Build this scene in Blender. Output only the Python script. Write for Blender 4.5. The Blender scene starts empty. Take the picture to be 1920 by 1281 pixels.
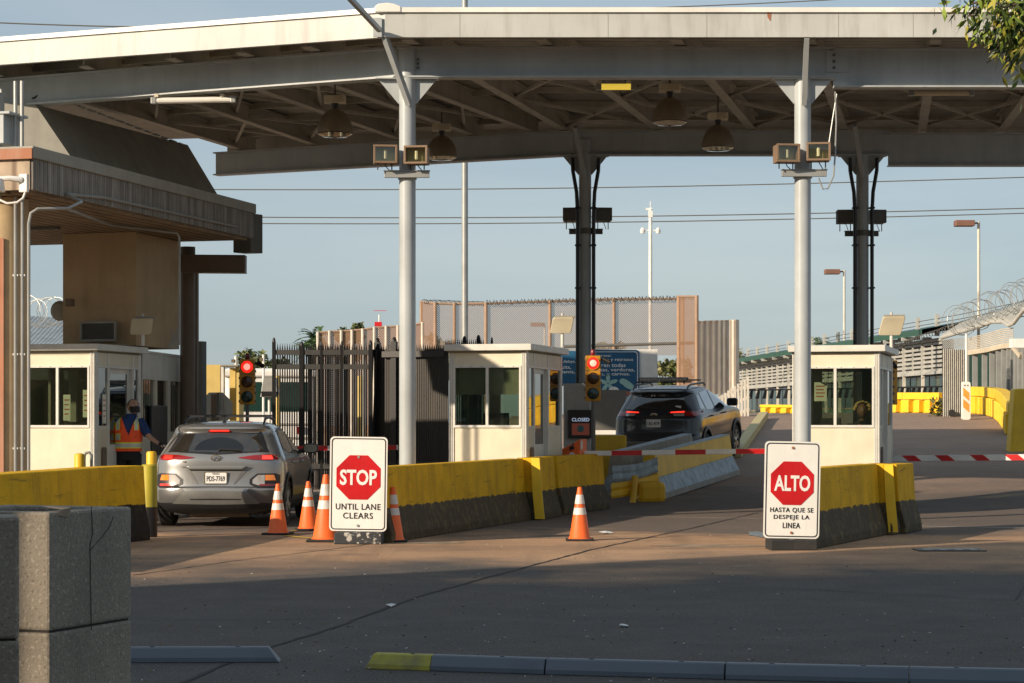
import bpy, bmesh, math, random
from mathutils import Vector, Matrix, noise
R = math.radians
random.seed(7)
S = bpy.context.scene
COL = S.collection
# ---------------------------------------------------------------- camera
FPX, HOR, EYE = 4000.0, 790.0, 1.46
cam_d = bpy.data.cameras.new('camera'); cam = bpy.data.objects.new('camera', cam_d); COL.objects.link(cam)
cam.location = (0, 0, EYE); cam.rotation_euler = (R(90), 0, 0)
cam_d.sensor_width = 36; cam_d.lens = FPX/1920*36; cam_d.shift_y = (HOR-640.5)/1920
cam_d.clip_start = .1; cam_d.clip_end = 5000
S.camera = cam
# ---------------------------------------------------------------- light
AL, EL = R(37), R(20)
wd = bpy.data.worlds.new('World'); S.world = wd; wd.use_nodes = True
nt = wd.node_tree; bg = nt.nodes['Background']
sk = nt.nodes.new('ShaderNodeTexSky'); sk.sky_type = 'NISHITA'; sk.sun_disc = False
sk.sun_elevation = EL; sk.sun_rotation = math.atan2(-math.cos(AL), -math.sin(AL))
sk.air_density = 1.0; sk.dust_density = .8; sk.ozone_density = 1.6
hz = nt.nodes.new('ShaderNodeMix'); hz.data_type = 'RGBA'; hz.inputs[0].default_value = .74; hz.inputs[7].default_value = (3.0, 4.15, 5.1, 1)
_tc = nt.nodes.new('ShaderNodeTexCoord'); _mp = nt.nodes.new('ShaderNodeMapping'); _mp.inputs['Scale'].default_value = (1.2, 1.2, 7); nt.links.new(_tc.outputs['Generated'], _mp.inputs[0])
_nz = nt.nodes.new('ShaderNodeTexNoise'); _nz.inputs['Scale'].default_value = 2.6; _nz.inputs['Detail'].default_value = 7; _nz.inputs['Distortion'].default_value = .4; nt.links.new(_mp.outputs[0], _nz.inputs[0])
_cr = nt.nodes.new('ShaderNodeMix'); _cr.data_type = 'RGBA'; _cr.inputs[6].default_value = (2.75, 3.4, 3.95, 1); _cr.inputs[7].default_value = (3.6, 4.1, 4.45, 1)
_mr = nt.nodes.new('ShaderNodeMapRange'); _mr.inputs[1].default_value = .38; _mr.inputs[2].default_value = .68; nt.links.new(_nz.outputs[0], _mr.inputs[0]); nt.links.new(_mr.outputs[0], _cr.inputs[0]); nt.links.new(_cr.outputs[2], hz.inputs[7])   # thin high haze
nt.links.new(sk.outputs[0], hz.inputs[6]); nt.links.new(hz.outputs[2], bg.inputs[0]); bg.inputs[1].default_value = 0.108
sd = bpy.data.lights.new('sun', 'SUN'); sun = bpy.data.objects.new('sun', sd); COL.objects.link(sun)
sd.energy = 5.0; sd.angle = R(.5); sd.color = (1, .83, .63)
dirv = Vector((math.cos(AL)*math.cos(EL), math.sin(AL)*math.cos(EL), -math.sin(EL)))
sun.rotation_euler = dirv.to_track_quat('-Z', 'Y').to_euler(); sun.location = (-20, -20, 30)
S.view_settings.view_transform = 'Standard'; S.view_settings.look = 'None'
S.view_settings.exposure = 0.32; S.view_settings.gamma = 1
BETA = R(15)

def Wp(px, py, D): return Vector(((px-960)/FPX*D, D, EYE+(HOR-py)/FPX*D))
def X(px, D): return (px-960)/FPX*D
def Z(py, D): return EYE+(HOR-py)/FPX*D
def sstep(a, b, x):
    t = max(0, min(1, (x-a)/(b-a))); return t*t*(3-2*t)
def ramp(s):
    if s < 34: return 0
    if s < 40: return .068*(s-34)**2/12
    z = .204+.068*(s-40)
    if s > 57: z = .204+.068*17+.068*(s-57)-.068*(s-57)**2/22 if s < 68 else .204+.068*17+.374
    return z
def gz(x, y):
    s = x*math.sin(BETA)+y*math.cos(BETA); t = x*math.cos(BETA)-y*math.sin(BETA)
    q = max(0, s-45)*.3; return ramp(s)*sstep(-12.0-q, -10.2-q, t)
def G(px, py):
    D = EYE*FPX/(py-HOR); return Vector((X(px, D), D, 0))
# ---------------------------------------------------------------- mesh building
class MB:
    def __init__(s): s.v = []; s.f = []; s.m = []
    def add(s, vs, fs, mi=0, M=None):
        o = len(s.v)
        s.v += [tuple(M @ Vector(p)) if M else tuple(p) for p in vs]
        s.f += [tuple(i+o for i in f) for f in fs]; s.m += [mi]*len(fs); return s
    def box(s, x0, x1, y0, y1, z0, z1, mi=0, M=None):
        v = [(x, y, z) for z in (z0, z1) for y in (y0, y1) for x in (x0, x1)]
        return s.add(v, [(0,2,3,1),(4,5,7,6),(0,1,5,4),(2,6,7,3),(0,4,6,2),(1,3,7,5)], mi, M)
    def cbox(s, c, sx, sy, sz, mi=0, rz=0, rx=0, ry=0):
        M = Matrix.Translation(c) @ Matrix.Rotation(rz, 4, 'Z') @ Matrix.Rotation(ry, 4, 'Y') @ Matrix.Rotation(rx, 4, 'X')
        return s.box(-sx/2, sx/2, -sy/2, sy/2, -sz/2, sz/2, mi, M)
    def bar(s, p, q, w, h, mi=0, up=(0,0,1)):
        p = Vector(p); q = Vector(q); d = (q-p); L = d.length; d.normalize()
        u = Vector(up)
        if abs(d.dot(u)) > .98: u = Vector((0,1,0))
        x = d.cross(u).normalized(); z = x.cross(d)
        M = Matrix((x, d, z)).transposed().to_4x4(); M.translation = p
        return s.box(-w/2, w/2, 0, L, -h/2, h/2, mi, M)
    def ibeam(s, p, q, w, h, t=.02, tf=.025, mi=0):
        p = Vector(p); q = Vector(q); u = Vector((0,0,1))
        s.bar(p, q, t, h-2*tf, mi); s.bar(p+u*(h/2-tf/2), q+u*(h/2-tf/2), w, tf, mi); s.bar(p-u*(h/2-tf/2), q-u*(h/2-tf/2), w, tf, mi); return s
    def tube(s, pts, r, n=8, mi=0, cap=True):
        pts = [Vector(p) for p in pts]; rs = r if isinstance(r, (list, tuple)) else [r]*len(pts)
        vs = []; fs = []; prev = None
        for i, p in enumerate(pts):
            d = (pts[min(i+1, len(pts)-1)]-pts[max(i-1, 0)]).normalized()
            if prev is None:
                a = d.cross(Vector((0,0,1)))
                if a.length < .1: a = d.cross(Vector((0,1,0)))
            else: a = prev - d*prev.dot(d)
            a.normalize(); prev = a; b = d.cross(a)
            for k in range(n):
                t = 2*math.pi*k/n; vs.append(p+(a*math.cos(t)+b*math.sin(t))*rs[i])
        for i in range(len(pts)-1):
            for k in range(n):
                k2 = (k+1) % n; fs.append((i*n+k, i*n+k2, (i+1)*n+k2, (i+1)*n+k))
        if cap: fs.append(tuple(range(n-1, -1, -1))); fs.append(tuple((len(pts)-1)*n+k for k in range(n)))
        return s.add(vs, fs, mi)
    def lathe(s, prof, n=24, c=(0,0,0), M=None, mi=0):
        vs = []; fs = []; c = Vector(c)
        for r, z in prof:
            for k in range(n):
                t = 2*math.pi*k/n; vs.append(c+Vector((r*math.cos(t), r*math.sin(t), z)))
        for i in range(len(prof)-1):
            for k in range(n):
                k2 = (k+1) % n; fs.append((i*n+k, i*n+k2, (i+1)*n+k2, (i+1)*n+k))
        fs.append(tuple(range(n-1, -1, -1))); fs.append(tuple((len(prof)-1)*n+k for k in range(n)))
        return s.add(vs, fs, mi, M)
    def prism(s, poly, y0, y1, mi=0, M=None):
        n = len(poly); vs = [(x, y0, z) for x, z in poly]+[(x, y1, z) for x, z in poly]
        fs = [tuple(range(n)), tuple(range(2*n-1, n-1, -1))]+[(i, n+i, n+(i+1) % n, (i+1) % n) for i in range(n)]
        return s.add(vs, fs, mi, M)
    def build(s, name, mats, parent=None, smooth=False, bevel=0, loc=None, rz=0):
        me = bpy.data.meshes.new(name); me.from_pydata(s.v, [], s.f); me.update()
        if not isinstance(mats, (list, tuple)): mats = [mats]
        for m in mats: me.materials.append(m)
        me.polygons.foreach_set('material_index', s.m)
        bm = bmesh.new(); bm.from_mesh(me); bmesh.ops.recalc_face_normals(bm, faces=bm.faces); bm.to_mesh(me); bm.free()
        if smooth:
            me.polygons.foreach_set('use_smooth', [True]*len(me.polygons)); me.set_sharp_from_angle(angle=R(35))
        o = bpy.data.objects.new(name, me); COL.objects.link(o)
        if parent: o.parent = parent
        if loc is not None: o.location = loc
        o.rotation_euler[2] = rz
        if bevel:
            b = o.modifiers.new('bevel', 'BEVEL'); b.width = bevel; b.segments = 2; b.limit_method = 'ANGLE'; b.angle_limit = R(40)
        return o
def rrect(w, h, r, cx=0, cz=0, n=5):
    out = []
    for sx, sz, a0 in ((1,1,0), (-1,1,90), (-1,-1,180), (1,-1,270)):
        for k in range(n+1):
            a = R(a0+90*k/n); out.append((cx+sx*(w/2-r)+r*math.cos(a), cz+sz*(h/2-r)+r*math.sin(a)))
    return out
def ngon(r, n=8, cx=0, cz=0, a0=22.5): return [(cx+r*math.cos(R(a0+360*k/n)), cz+r*math.sin(R(a0+360*k/n))) for k in range(n)]
def tag(o, label, cat, group=None):
    o['label'] = label; o['category'] = cat
    if group: o['group'] = group
    return o
def thing(name, label, cat, loc=(0,0,0), rz=0, group=None):
    o = bpy.data.objects.new(name, None); COL.objects.link(o); o.empty_display_size = .2
    o.location = loc; o.rotation_euler = (0,0,rz); return tag(o, label, cat, group)
def struct(o, kind='structure'): o['kind'] = kind; return o
def dup(root, loc=None, rz=None, label=None):
    r = root.copy(); COL.objects.link(r)
    if loc is not None: r.location = loc
    if rz is not None: r.rotation_euler[2] = rz
    if label: r['label'] = label
    for ch in list(root.children):
        c = ch.copy(); COL.objects.link(c); c.parent = r
        for g in list(ch.children):
            d = g.copy(); COL.objects.link(d); d.parent = c
    return r
def txt(s, cx, cz, y, w, h, mt, parent, name='lettering', bold=.0, ex=.002, M=None, sp=1.0):
    cu = bpy.data.curves.new(name, 'FONT'); cu.body = s; cu.size = 1; cu.offset = bold; cu.extrude = ex; cu.resolution_u = 3; cu.space_character = sp
    o = bpy.data.objects.new(name, cu); COL.objects.link(o)
    dg = bpy.context.evaluated_depsgraph_get(); me = bpy.data.meshes.new_from_object(o.evaluated_get(dg)); bpy.data.objects.remove(o)
    xs = [v.co.x for v in me.vertices]; ys = [v.co.y for v in me.vertices]
    x0, x1, y0, y1 = min(xs), max(xs), min(ys), max(ys)
    for v in me.vertices:
        x, yy, z = v.co
        v.co = (cx+((x-x0)/(x1-x0)-.5)*w, y-z, cz+((yy-y0)/(y1-y0)-.5)*h)
        if M: v.co = M @ v.co
    me.materials.clear(); me.materials.append(mt)
    me.name = name; ob = bpy.data.objects.new(name, me); COL.objects.link(ob); ob.parent = parent; return ob
# ---------------------------------------------------------------- materials
def new_mat(name):
    m = bpy.data.materials.new(name); m.use_nodes = True
    return m, m.node_tree, m.node_tree.nodes['Principled BSDF']
def nd(t, typ, **kw):
    n = t.nodes.new(typ)
    for k, v in kw.items(): setattr(n, k, v)
    return n
def noise_fac(t, scale, stretch=(1,1,1), detail=6, rough=.6, lo=0, hi=1, a=.3, b=.7, obj=True):
    tc = nd(t, 'ShaderNodeTexCoord'); mp = nd(t, 'ShaderNodeMapping'); mp.inputs['Scale'].default_value = stretch
    t.links.new(tc.outputs['Object'], mp.inputs[0])
    n = nd(t, 'ShaderNodeTexNoise'); n.inputs['Scale'].default_value = scale; n.inputs['Detail'].default_value = detail; n.inputs['Roughness'].default_value = rough
    t.links.new(mp.outputs[0], n.inputs[0])
    r = nd(t, 'ShaderNodeMapRange'); r.inputs[1].default_value = a; r.inputs[2].default_value = b; r.inputs[3].default_value = lo; r.inputs[4].default_value = hi
    t.links.new(n.outputs[0], r.inputs[0]); return r.outputs[0]
def mixc(t, fac, a, b, mode='MIX'):
    m = nd(t, 'ShaderNodeMix', data_type='RGBA', blend_type=mode)
    for i, v in ((0, fac), (6, a), (7, b)):
        if isinstance(v, (int, float)): m.inputs[i].default_value = v
        elif isinstance(v, (tuple, list)): m.inputs[i].default_value = (*v[:3], 1)
        else: t.links.new(v, m.inputs[i])
    return m.outputs[2]
def bump(t, p, fac, strength, dist=.01):
    b = nd(t, 'ShaderNodeBump'); b.inputs['Strength'].default_value = strength; b.inputs['Distance'].default_value = dist
    t.links.new(fac, b.inputs['Height']); t.links.new(b.outputs[0], p.inputs['Normal'])
def mat(name, c, rough=.6, metal=0, var=.08, vs=3, grime=.15, gc=(.12,.09,.06), streak=True, bp=.1, bs=40, coat=0, emit=None, es=1, spec=.5):
    m, t, p = new_mat(name)
    v = noise_fac(t, vs, lo=1-var*2, hi=1+var)
    col = mixc(t, 1, c, v, 'MULTIPLY')
    if grime:
        g = noise_fac(t, 5, (1,1,.12) if streak else (1,1,1), lo=0, hi=grime, a=.5, b=.8)
        col = mixc(t, g, col, gc)
    t.links.new(col, p.inputs['Base Color'])
    p.inputs['Roughness'].default_value = rough; p.inputs['Metallic'].default_value = metal; p.inputs['Specular IOR Level'].default_value = spec
    if coat: p.inputs['Coat Weight'].default_value = coat; p.inputs['Coat Roughness'].default_value = .05
    if bp: bump(t, p, noise_fac(t, bs, detail=4), bp, .004)
    if emit: p.inputs['Emission Color'].default_value = (*emit, 1); p.inputs['Emission Strength'].default_value = es
    return m
def glass(name, tint=(.5,.55,.5), refl=.12, transp=.6, base=(.01,.012,.012)):
    m, t, p = new_mat(name); p.inputs['Base Color'].default_value = (*base, 1); p.inputs['Roughness'].default_value = .03
    tr = nd(t, 'ShaderNodeBsdfTransparent'); tr.inputs[0].default_value = (*tint, 1)
    gl = nd(t, 'ShaderNodeBsdfGlossy'); gl.inputs['Roughness'].default_value = .02
    lw = nd(t, 'ShaderNodeLayerWeight'); fr = nd(t, 'ShaderNodeMath', operation='POWER'); t.links.new(lw.outputs['Facing'], fr.inputs[0]); fr.inputs[1].default_value = 5
    ad = nd(t, 'ShaderNodeMath', operation='MULTIPLY_ADD'); t.links.new(fr.outputs[0], ad.inputs[0]); ad.inputs[1].default_value = .9; ad.inputs[2].default_value = refl
    m1 = nd(t, 'ShaderNodeMixShader'); m1.inputs[0].default_value = transp; t.links.new(p.outputs[0], m1.inputs[1]); t.links.new(tr.outputs[0], m1.inputs[2])
    m2 = nd(t, 'ShaderNodeMixShader'); t.links.new(ad.outputs[0], m2.inputs[0]); t.links.new(m1.outputs[0], m2.inputs[1]); t.links.new(gl.outputs[0], m2.inputs[2])
    t.links.new(m2.outputs[0], t.nodes['Material Output'].inputs[0]); return m
def mesh_mat(name, c, alpha, scale=14):
    """woven wire: diagonal strands in the sheet's own coordinates"""
    m, t, p = new_mat(name); p.inputs['Base Color'].default_value = (*c, 1); p.inputs['Roughness'].default_value = .6; p.inputs['Metallic'].default_value = .0
    tc = nd(t, 'ShaderNodeTexCoord'); outs = []
    for sg in (1, -1):
        mp = nd(t, 'ShaderNodeMapping'); mp.inputs['Rotation'].default_value = (0, sg*R(45), 0); t.links.new(tc.outputs['Object'], mp.inputs[0])
        w = nd(t, 'ShaderNodeTexWave', bands_direction='X'); w.inputs['Scale'].default_value = scale; t.links.new(mp.outputs[0], w.inputs[0])
        g = nd(t, 'ShaderNodeMath', operation='GREATER_THAN'); t.links.new(w.outputs['Fac'], g.inputs[0]); g.inputs[1].default_value = 1-alpha/1.7
        outs.append(g.outputs[0])
    mx = nd(t, 'ShaderNodeMath', operation='MAXIMUM'); t.links.new(outs[0], mx.inputs[0]); t.links.new(outs[1], mx.inputs[1])
    t.links.new(mx.outputs[0], p.inputs['Alpha']); return m
def barrier_mat(name, split=.42, top=(.72,.405,.012), low=(.07,.054,.034), wear=.9):
    m, t, p = new_mat(name)
    tc = nd(t, 'ShaderNodeTexCoord'); sp = nd(t, 'ShaderNodeSeparateXYZ'); t.links.new(tc.outputs['Object'], sp.inputs[0])
    n = noise_fac(t, 7, detail=9, rough=.7, lo=-.022, hi=.022)
    a = nd(t, 'ShaderNodeMath', operation='ADD'); t.links.new(sp.outputs[2], a.inputs[0]); t.links.new(n, a.inputs[1])
    gt = nd(t, 'ShaderNodeMapRange'); gt.inputs[1].default_value = split-.006; gt.inputs[2].default_value = split+.006; t.links.new(a.outputs[0], gt.inputs[0])
    yel = mixc(t, 1, top, noise_fac(t, 2.5, lo=.78, hi=1.12), 'MULTIPLY')
    yel = mixc(t, noise_fac(t, 30, a=.62, b=.70, hi=.75), yel, (.10,.08,.05))
    yel = mixc(t, noise_fac(t, 6, (1,1,.1), a=.5, b=.75, hi=.45), yel, (.16,.11,.03))
    yel = mixc(t, noise_fac(t, 3, (.35,.35,3.5), detail=8, a=.60, b=.68, hi=.55), yel, (.09,.065,.03))
    yel = mixc(t, noise_fac(t, 5, detail=12, rough=.8, a=.64, b=.66, hi=.9), yel, (.30,.25,.18))
    lo = mixc(t, noise_fac(t, 7, detail=10, rough=.75, a=.5, b=.62, hi=wear), low, (.15,.11,.05))
    lo = mixc(t, noise_fac(t, 5, (1,1,.12), a=.6, b=.8, hi=.5), lo, (.32,.2,.01))
    t.links.new(mixc(t, gt.outputs[0], lo, yel), p.inputs['Base Color']); p.inputs['Specular IOR Level'].default_value = .2; p.inputs['Roughness'].default_value = .75
    bump(t, p, noise_fac(t, 35, detail=8), .35, .008); return m
def asphalt_mat():
    m, t, p = new_mat('asphalt')
    a = mixc(t, noise_fac(t, .35, detail=5, a=.38, b=.62), (.46,.275,.155), (.56,.345,.20))  # warm sunlit tone put into the colour, kept for the strip before the signs
    a = mixc(t, noise_fac(t, .5, (.12,1,1), detail=6, a=.48, b=.72, hi=.6), a, (.11,.08,.06))
    a = mixc(t, noise_fac(t, 3.5, (.25,1,1), detail=7, a=.55, b=.72, hi=.4), a, (.13,.10,.08))
    a = mixc(t, noise_fac(t, 1.3, detail=8, a=.55, b=.75, hi=.45), a, (.07,.058,.05))
    tcr = nd(t, 'ShaderNodeTexCoord'); mpr = nd(t, 'ShaderNodeMapping'); mpr.inputs['Rotation'].default_value = (0, 0, R(16)); mpr.inputs['Scale'].default_value = (1.6, .06, 1); t.links.new(tcr.outputs['Object'], mpr.inputs[0])
    nzr = nd(t, 'ShaderNodeTexNoise'); nzr.inputs['Scale'].default_value = 1.3; nzr.inputs['Detail'].default_value = 4; t.links.new(mpr.outputs[0], nzr.inputs[0])
    mrr = nd(t, 'ShaderNodeMapRange'); mrr.inputs[1].default_value = .52; mrr.inputs[2].default_value = .70; mrr.inputs[4].default_value = .42; t.links.new(nzr.outputs[0], mrr.inputs[0])
    a = mixc(t, mrr.outputs[0], a, (.12,.085,.06))      # tyre-darkened tracks along the lanes
    # greyer near asphalt, its tone darkened to carry the foreground shade
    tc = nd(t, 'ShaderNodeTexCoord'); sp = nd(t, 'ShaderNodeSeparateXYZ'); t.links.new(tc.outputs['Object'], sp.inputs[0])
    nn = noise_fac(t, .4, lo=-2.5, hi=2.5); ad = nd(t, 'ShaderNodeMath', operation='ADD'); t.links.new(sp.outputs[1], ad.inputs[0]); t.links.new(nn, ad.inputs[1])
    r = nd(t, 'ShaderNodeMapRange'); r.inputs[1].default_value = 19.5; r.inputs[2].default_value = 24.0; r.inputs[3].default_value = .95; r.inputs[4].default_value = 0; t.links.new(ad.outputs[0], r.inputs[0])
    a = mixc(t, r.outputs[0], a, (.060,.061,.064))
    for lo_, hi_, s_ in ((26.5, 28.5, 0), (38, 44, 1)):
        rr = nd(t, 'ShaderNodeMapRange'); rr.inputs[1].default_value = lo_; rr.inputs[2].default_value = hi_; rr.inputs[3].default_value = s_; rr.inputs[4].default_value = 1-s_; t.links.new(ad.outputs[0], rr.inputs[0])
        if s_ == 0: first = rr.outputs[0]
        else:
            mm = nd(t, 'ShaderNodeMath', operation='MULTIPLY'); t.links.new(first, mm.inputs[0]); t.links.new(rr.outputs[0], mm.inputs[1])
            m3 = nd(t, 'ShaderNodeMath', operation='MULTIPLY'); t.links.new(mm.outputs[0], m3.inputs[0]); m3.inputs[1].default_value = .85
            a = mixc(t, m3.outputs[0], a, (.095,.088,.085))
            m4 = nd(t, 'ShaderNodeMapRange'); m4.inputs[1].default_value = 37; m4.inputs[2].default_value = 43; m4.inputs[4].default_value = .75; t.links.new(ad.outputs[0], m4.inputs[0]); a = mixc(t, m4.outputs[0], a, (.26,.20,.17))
    a = mixc(t, noise_fac(t, 48, detail=3, a=.58, b=.66, hi=.5), a, (.26,.23,.20))
    a = mixc(t, noise_fac(t, 40, detail=3, a=.56, b=.66, hi=.6), a, (.025,.023,.022))
    a = mixc(t, noise_fac(t, 130, detail=2, a=.55, b=.68, hi=.75), a, (.33,.28,.23))
    a = mixc(t, noise_fac(t, 95, detail=2, a=.56, b=.7, hi=.7), a, (.02,.018,.016))
    t.links.new(a, p.inputs['Base Color']); p.inputs['Specular IOR Level'].default_value = .25
    t.links.new(noise_fac(t, 1.5, lo=.7, hi=.95), p.inputs['Roughness'])
    bump(t, p, noise_fac(t, 110, detail=3), .6, .006); return m
def concrete_mat(name, c=(.26,.235,.2), sp=.6):
    m, t, p = new_mat(name)
    a = mixc(t, 1, c, noise_fac(t, 2.5, detail=8, lo=.75, hi=1.15), 'MULTIPLY')
    a = mixc(t, noise_fac(t, 55, detail=3, a=.55, b=.66, hi=sp), a, tuple(x*1.7 for x in c))
    a = mixc(t, noise_fac(t, 70, detail=3, a=.56, b=.66, hi=sp), a, tuple(x*.35 for x in c))
    a = mixc(t, noise_fac(t, 4, (1,1,.2), a=.55, b=.8, hi=.5), a, tuple(x*.45 for x in c))
    t.links.new(a, p.inputs['Base Color']); p.inputs['Roughness'].default_value = .9
    bump(t, p, noise_fac(t, 90, detail=5), .5, .004); return m
def band_mat(name, c1, c2, scale, direction='X', rough=.6, bs=.4, streaks=None):
    m, t, p = new_mat(name); tc = nd(t, 'ShaderNodeTexCoord')
    w = nd(t, 'ShaderNodeTexWave', bands_direction=direction); w.inputs['Scale'].default_value = scale; t.links.new(tc.outputs['Object'], w.inputs[0])
    r = nd(t, 'ShaderNodeMapRange'); r.inputs[1].default_value = .0; r.inputs[2].default_value = .35; t.links.new(w.outputs['Fac'], r.inputs[0])
    a = mixc(t, r.outputs[0], c2, c1)
    a = mixc(t, 1, a, noise_fac(t, 3, lo=.7, hi=1.15), 'MULTIPLY')
    if streaks: a = mixc(t, noise_fac(t, 9, (1,1,.05), a=.45, b=.7, hi=.8), a, streaks)
    t.links.new(a, p.inputs['Base Color']); p.inputs['Roughness'].default_value = rough
    bump(t, p, w.outputs['Fac'], bs, .02); return m
M_ = {}
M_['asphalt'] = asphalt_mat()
M_['fascia'] = mat('fascia_paint', (.50,.51,.485), .5, grime=.45, vs=.8, bp=.05)
M_['coping'] = mat('coping_metal', (.80,.78,.72), .4, grime=.1, vs=.8, bp=0)
M_['steel'] = mat('grey_steel_paint', (.40,.43,.44), .5, grime=.3, vs=1.2, gc=(.16,.15,.13), bp=.15, bs=60)
M_['column'] = mat('column_paint', (.42,.455,.47), .32, grime=.2, vs=1.5, bp=.03)
M_['under'] = mat('bounce_tinted_paint', (.44,.42,.365), .7, grime=.4, gc=(.1,.07,.04), vs=1.5)  # grey steel paint with the warm bounced light put into its tone
M_['deck'] = band_mat('ribbed_deck', (.42,.41,.36), (.07,.06,.045), 2.1, 'Y', .7, .8)
M_['dark_steel'] = mat('dark_steel', (.12,.12,.11), .6, grime=.2)
M_['black'] = mat('black_paint', (.012,.012,.013), .4, grime=.1, gc=(.08,.07,.06))
M_['rubber'] = mat('black_rubber', (.02,.02,.02), .85, grime=.3, gc=(.09,.08,.07), streak=False)
M_['cream'] = mat('cream_panel', (.66,.60,.46), .55, grime=.1, vs=1.5, gc=(.3,.25,.17))
M_['alu'] = mat('white_aluminium', (.62,.61,.56), .4, grime=.12, bp=.02)
M_['tan'] = mat('tan_stucco', (.45,.335,.20), .9, grime=.25, vs=1.2, gc=(.16,.11,.07), bp=.4, bs=90)
M_['tan_light'] = mat('tan_column_paint', (.50,.37,.21), .7, grime=.2)
M_['brown'] = mat('brown_paint', (.16,.115,.08), .6, grime=.3)
M_['rust'] = mat('rust_red_paint', (.34,.13,.06), .7, grime=.35, gc=(.5,.4,.33))
M_['siding'] = band_mat('ribbed_siding', (.23,.215,.19), (.07,.055,.045), 5.5, 'Y', .7, .6, streaks=(.42,.40,.37))
M_['siding_tan'] = band_mat('tan_siding', (.40,.31,.22), (.18,.12,.08), 1.2, 'X', .7, .4)
M_['soffit'] = band_mat('soffit_boards', (.27,.19,.115), (.08,.055,.03), 1.6, 'X', .8, .5)
M_['cap'] = mat('grey_cap', (.30,.29,.25), .6, grime=.3)
M_['barrier'] = barrier_mat('yellow_black_barrier')
M_['yellow'] = mat('yellow_paint', (.78,.46,.018), .5, grime=.25, gc=(.25,.17,.03), bp=.15)
M_['yellow_bright'] = mat('sunny_yellow', (.88,.56,.03), .5, grime=.3, gc=(.5,.3,.05))
M_['yellow_wall'] = mat('pale_yellow_wall', (.62,.47,.16), .8, grime=.15)
M_['concrete'] = concrete_mat('aggregate_concrete', (.26,.225,.18), .6)
M_['conc_pale'] = concrete_mat('pale_concrete', (.33,.31,.27), .3)
M_['bluegrey'] = mat('blue_grey_paint', (.33,.40,.45), .6, grime=.5, gc=(.16,.15,.13), vs=6, var=.2, streak=False)
M_['bump'] = mat('grey_blue_rubber', (.11,.135,.17), .45, grime=.25, vs=5, gc=(.05,.05,.05), streak=False)
M_['white'] = mat('white_paint', (.78,.77,.73), .45, grime=.08)
M_['sign_white'] = mat('sign_white', (.80,.79,.75), .35, grime=.22, var=.04, bp=0, gc=(.45,.42,.36))
M_['sign_red'] = mat('sign_red', (.55,.012,.016), .35, grime=.12, gc=(.65,.2,.18), var=.12, bp=0)
M_['ink'] = mat('black_ink', (.01,.01,.01), .5, grime=0, bp=0)
M_['orange'] = mat('cone_orange', (.86,.14,.02), .5, grime=.3, gc=(.35,.1,.04), streak=False, bp=.05)
M_['reflect'] = mat('reflective_white', (.66,.64,.60), .35, grime=.6, vs=12, gc=(.3,.2,.14), streak=False)
M_['flood'] = mat('bronze_housing', (.22,.145,.09), .5, grime=.15)
M_['flood_glass'] = glass('flood_glass', (.95,.95,.85), .06, .95)
M_['refl_diff'] = mat('reflection_toned_plate', (.62,.58,.38), .4, .3, grime=.3)  # yellowish reflection in the lamp face put into this matt colour
M_['silver'] = mat('silver_reflector', (.6,.6,.55), .2, .9, grime=0)
M_['glass'] = glass('booth_glass', (.78,.83,.75), .07, .92)
M_['glass_refl'] = glass('side_glass', (.4,.44,.45), .22, .6)
M_['interior'] = mat('dark_interior', (.27,.26,.20), .8, grime=.1)
M_['galv'] = mat('galvanised', (.34,.35,.34), .45, .3, grime=.2)
M_['panel_tan'] = mat('reader_panel', (.56,.50,.36), .5, grime=.05, bp=0)
M_['ral'] = mat('signal_yellow', (.58,.27,.015), .5, grime=.2)
M_['lens_red'] = mat('lit_red_lens', (.8,.02,.01), .3, grime=0, bp=0, emit=(1,.012,.008), es=1.5)
M_['lens_hot'] = mat('lit_red_core', (.9,.4,.3), .3, grime=0, bp=0, emit=(1,.33,.25), es=1.0)
M_['lens_amber'] = mat('amber_lens', (.06,.022,.008), .15, grime=0, bp=0)
M_['lens_green'] = mat('green_lens', (.008,.035,.025), .15, grime=0, bp=0)
M_['beacon'] = mat('dark_red_beacon', (.20,.01,.015), .25, grime=0, bp=0)
M_['mesh_brown'] = mesh_mat('brown_mesh', (.25,.145,.085), .97, 6)
M_['mesh_grey'] = mesh_mat('chain_link', (.26,.22,.20), .50, 6)
M_['mesh_galv'] = mesh_mat('galvanised_mesh', (.34,.35,.34), .7, 8)
M_['post_rust'] = mat('rusty_post', (.36,.24,.16), .7, grime=.5, vs=8, gc=(.12,.08,.05))
M_['post_pale'] = mat('pale_post', (.62,.58,.5), .6, grime=.3)
M_['green_roof'] = mat('dark_green_roof', (.025,.085,.055), .5, grime=.1)
M_['green_glass'] = mat('green_window', (.012,.04,.032), .12, grime=.2, gc=(.05,.09,.07))
M_['green_panel'] = mat('green_panel', (.07,.17,.12), .5, grime=.2)
M_['louver'] = mat('pale_louver', (.43,.43,.40), .5, grime=.2)
M_['roof_grey'] = mat('grey_roof', (.34,.34,.31), .7, grime=.3, streak=False)
M_['blue_sign'] = mat('blue_sign', (.012,.10,.21), .5, grime=.1, bp=0)
M_['leaf'] = mat('leaf', (.10,.15,.025), .55, var=.45, vs=2, grime=0, bp=0)
M_['leaf2'] = mat('far_leaf', (.09,.115,.035), .7, var=.5, vs=1.2, grime=0, bp=0)
M_['palm'] = mat('palm_leaf', (.06,.12,.03), .6, var=.3, grime=0, bp=0)
M_['bark'] = mat('bark', (.12,.09,.06), .9, bp=.5)
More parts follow.
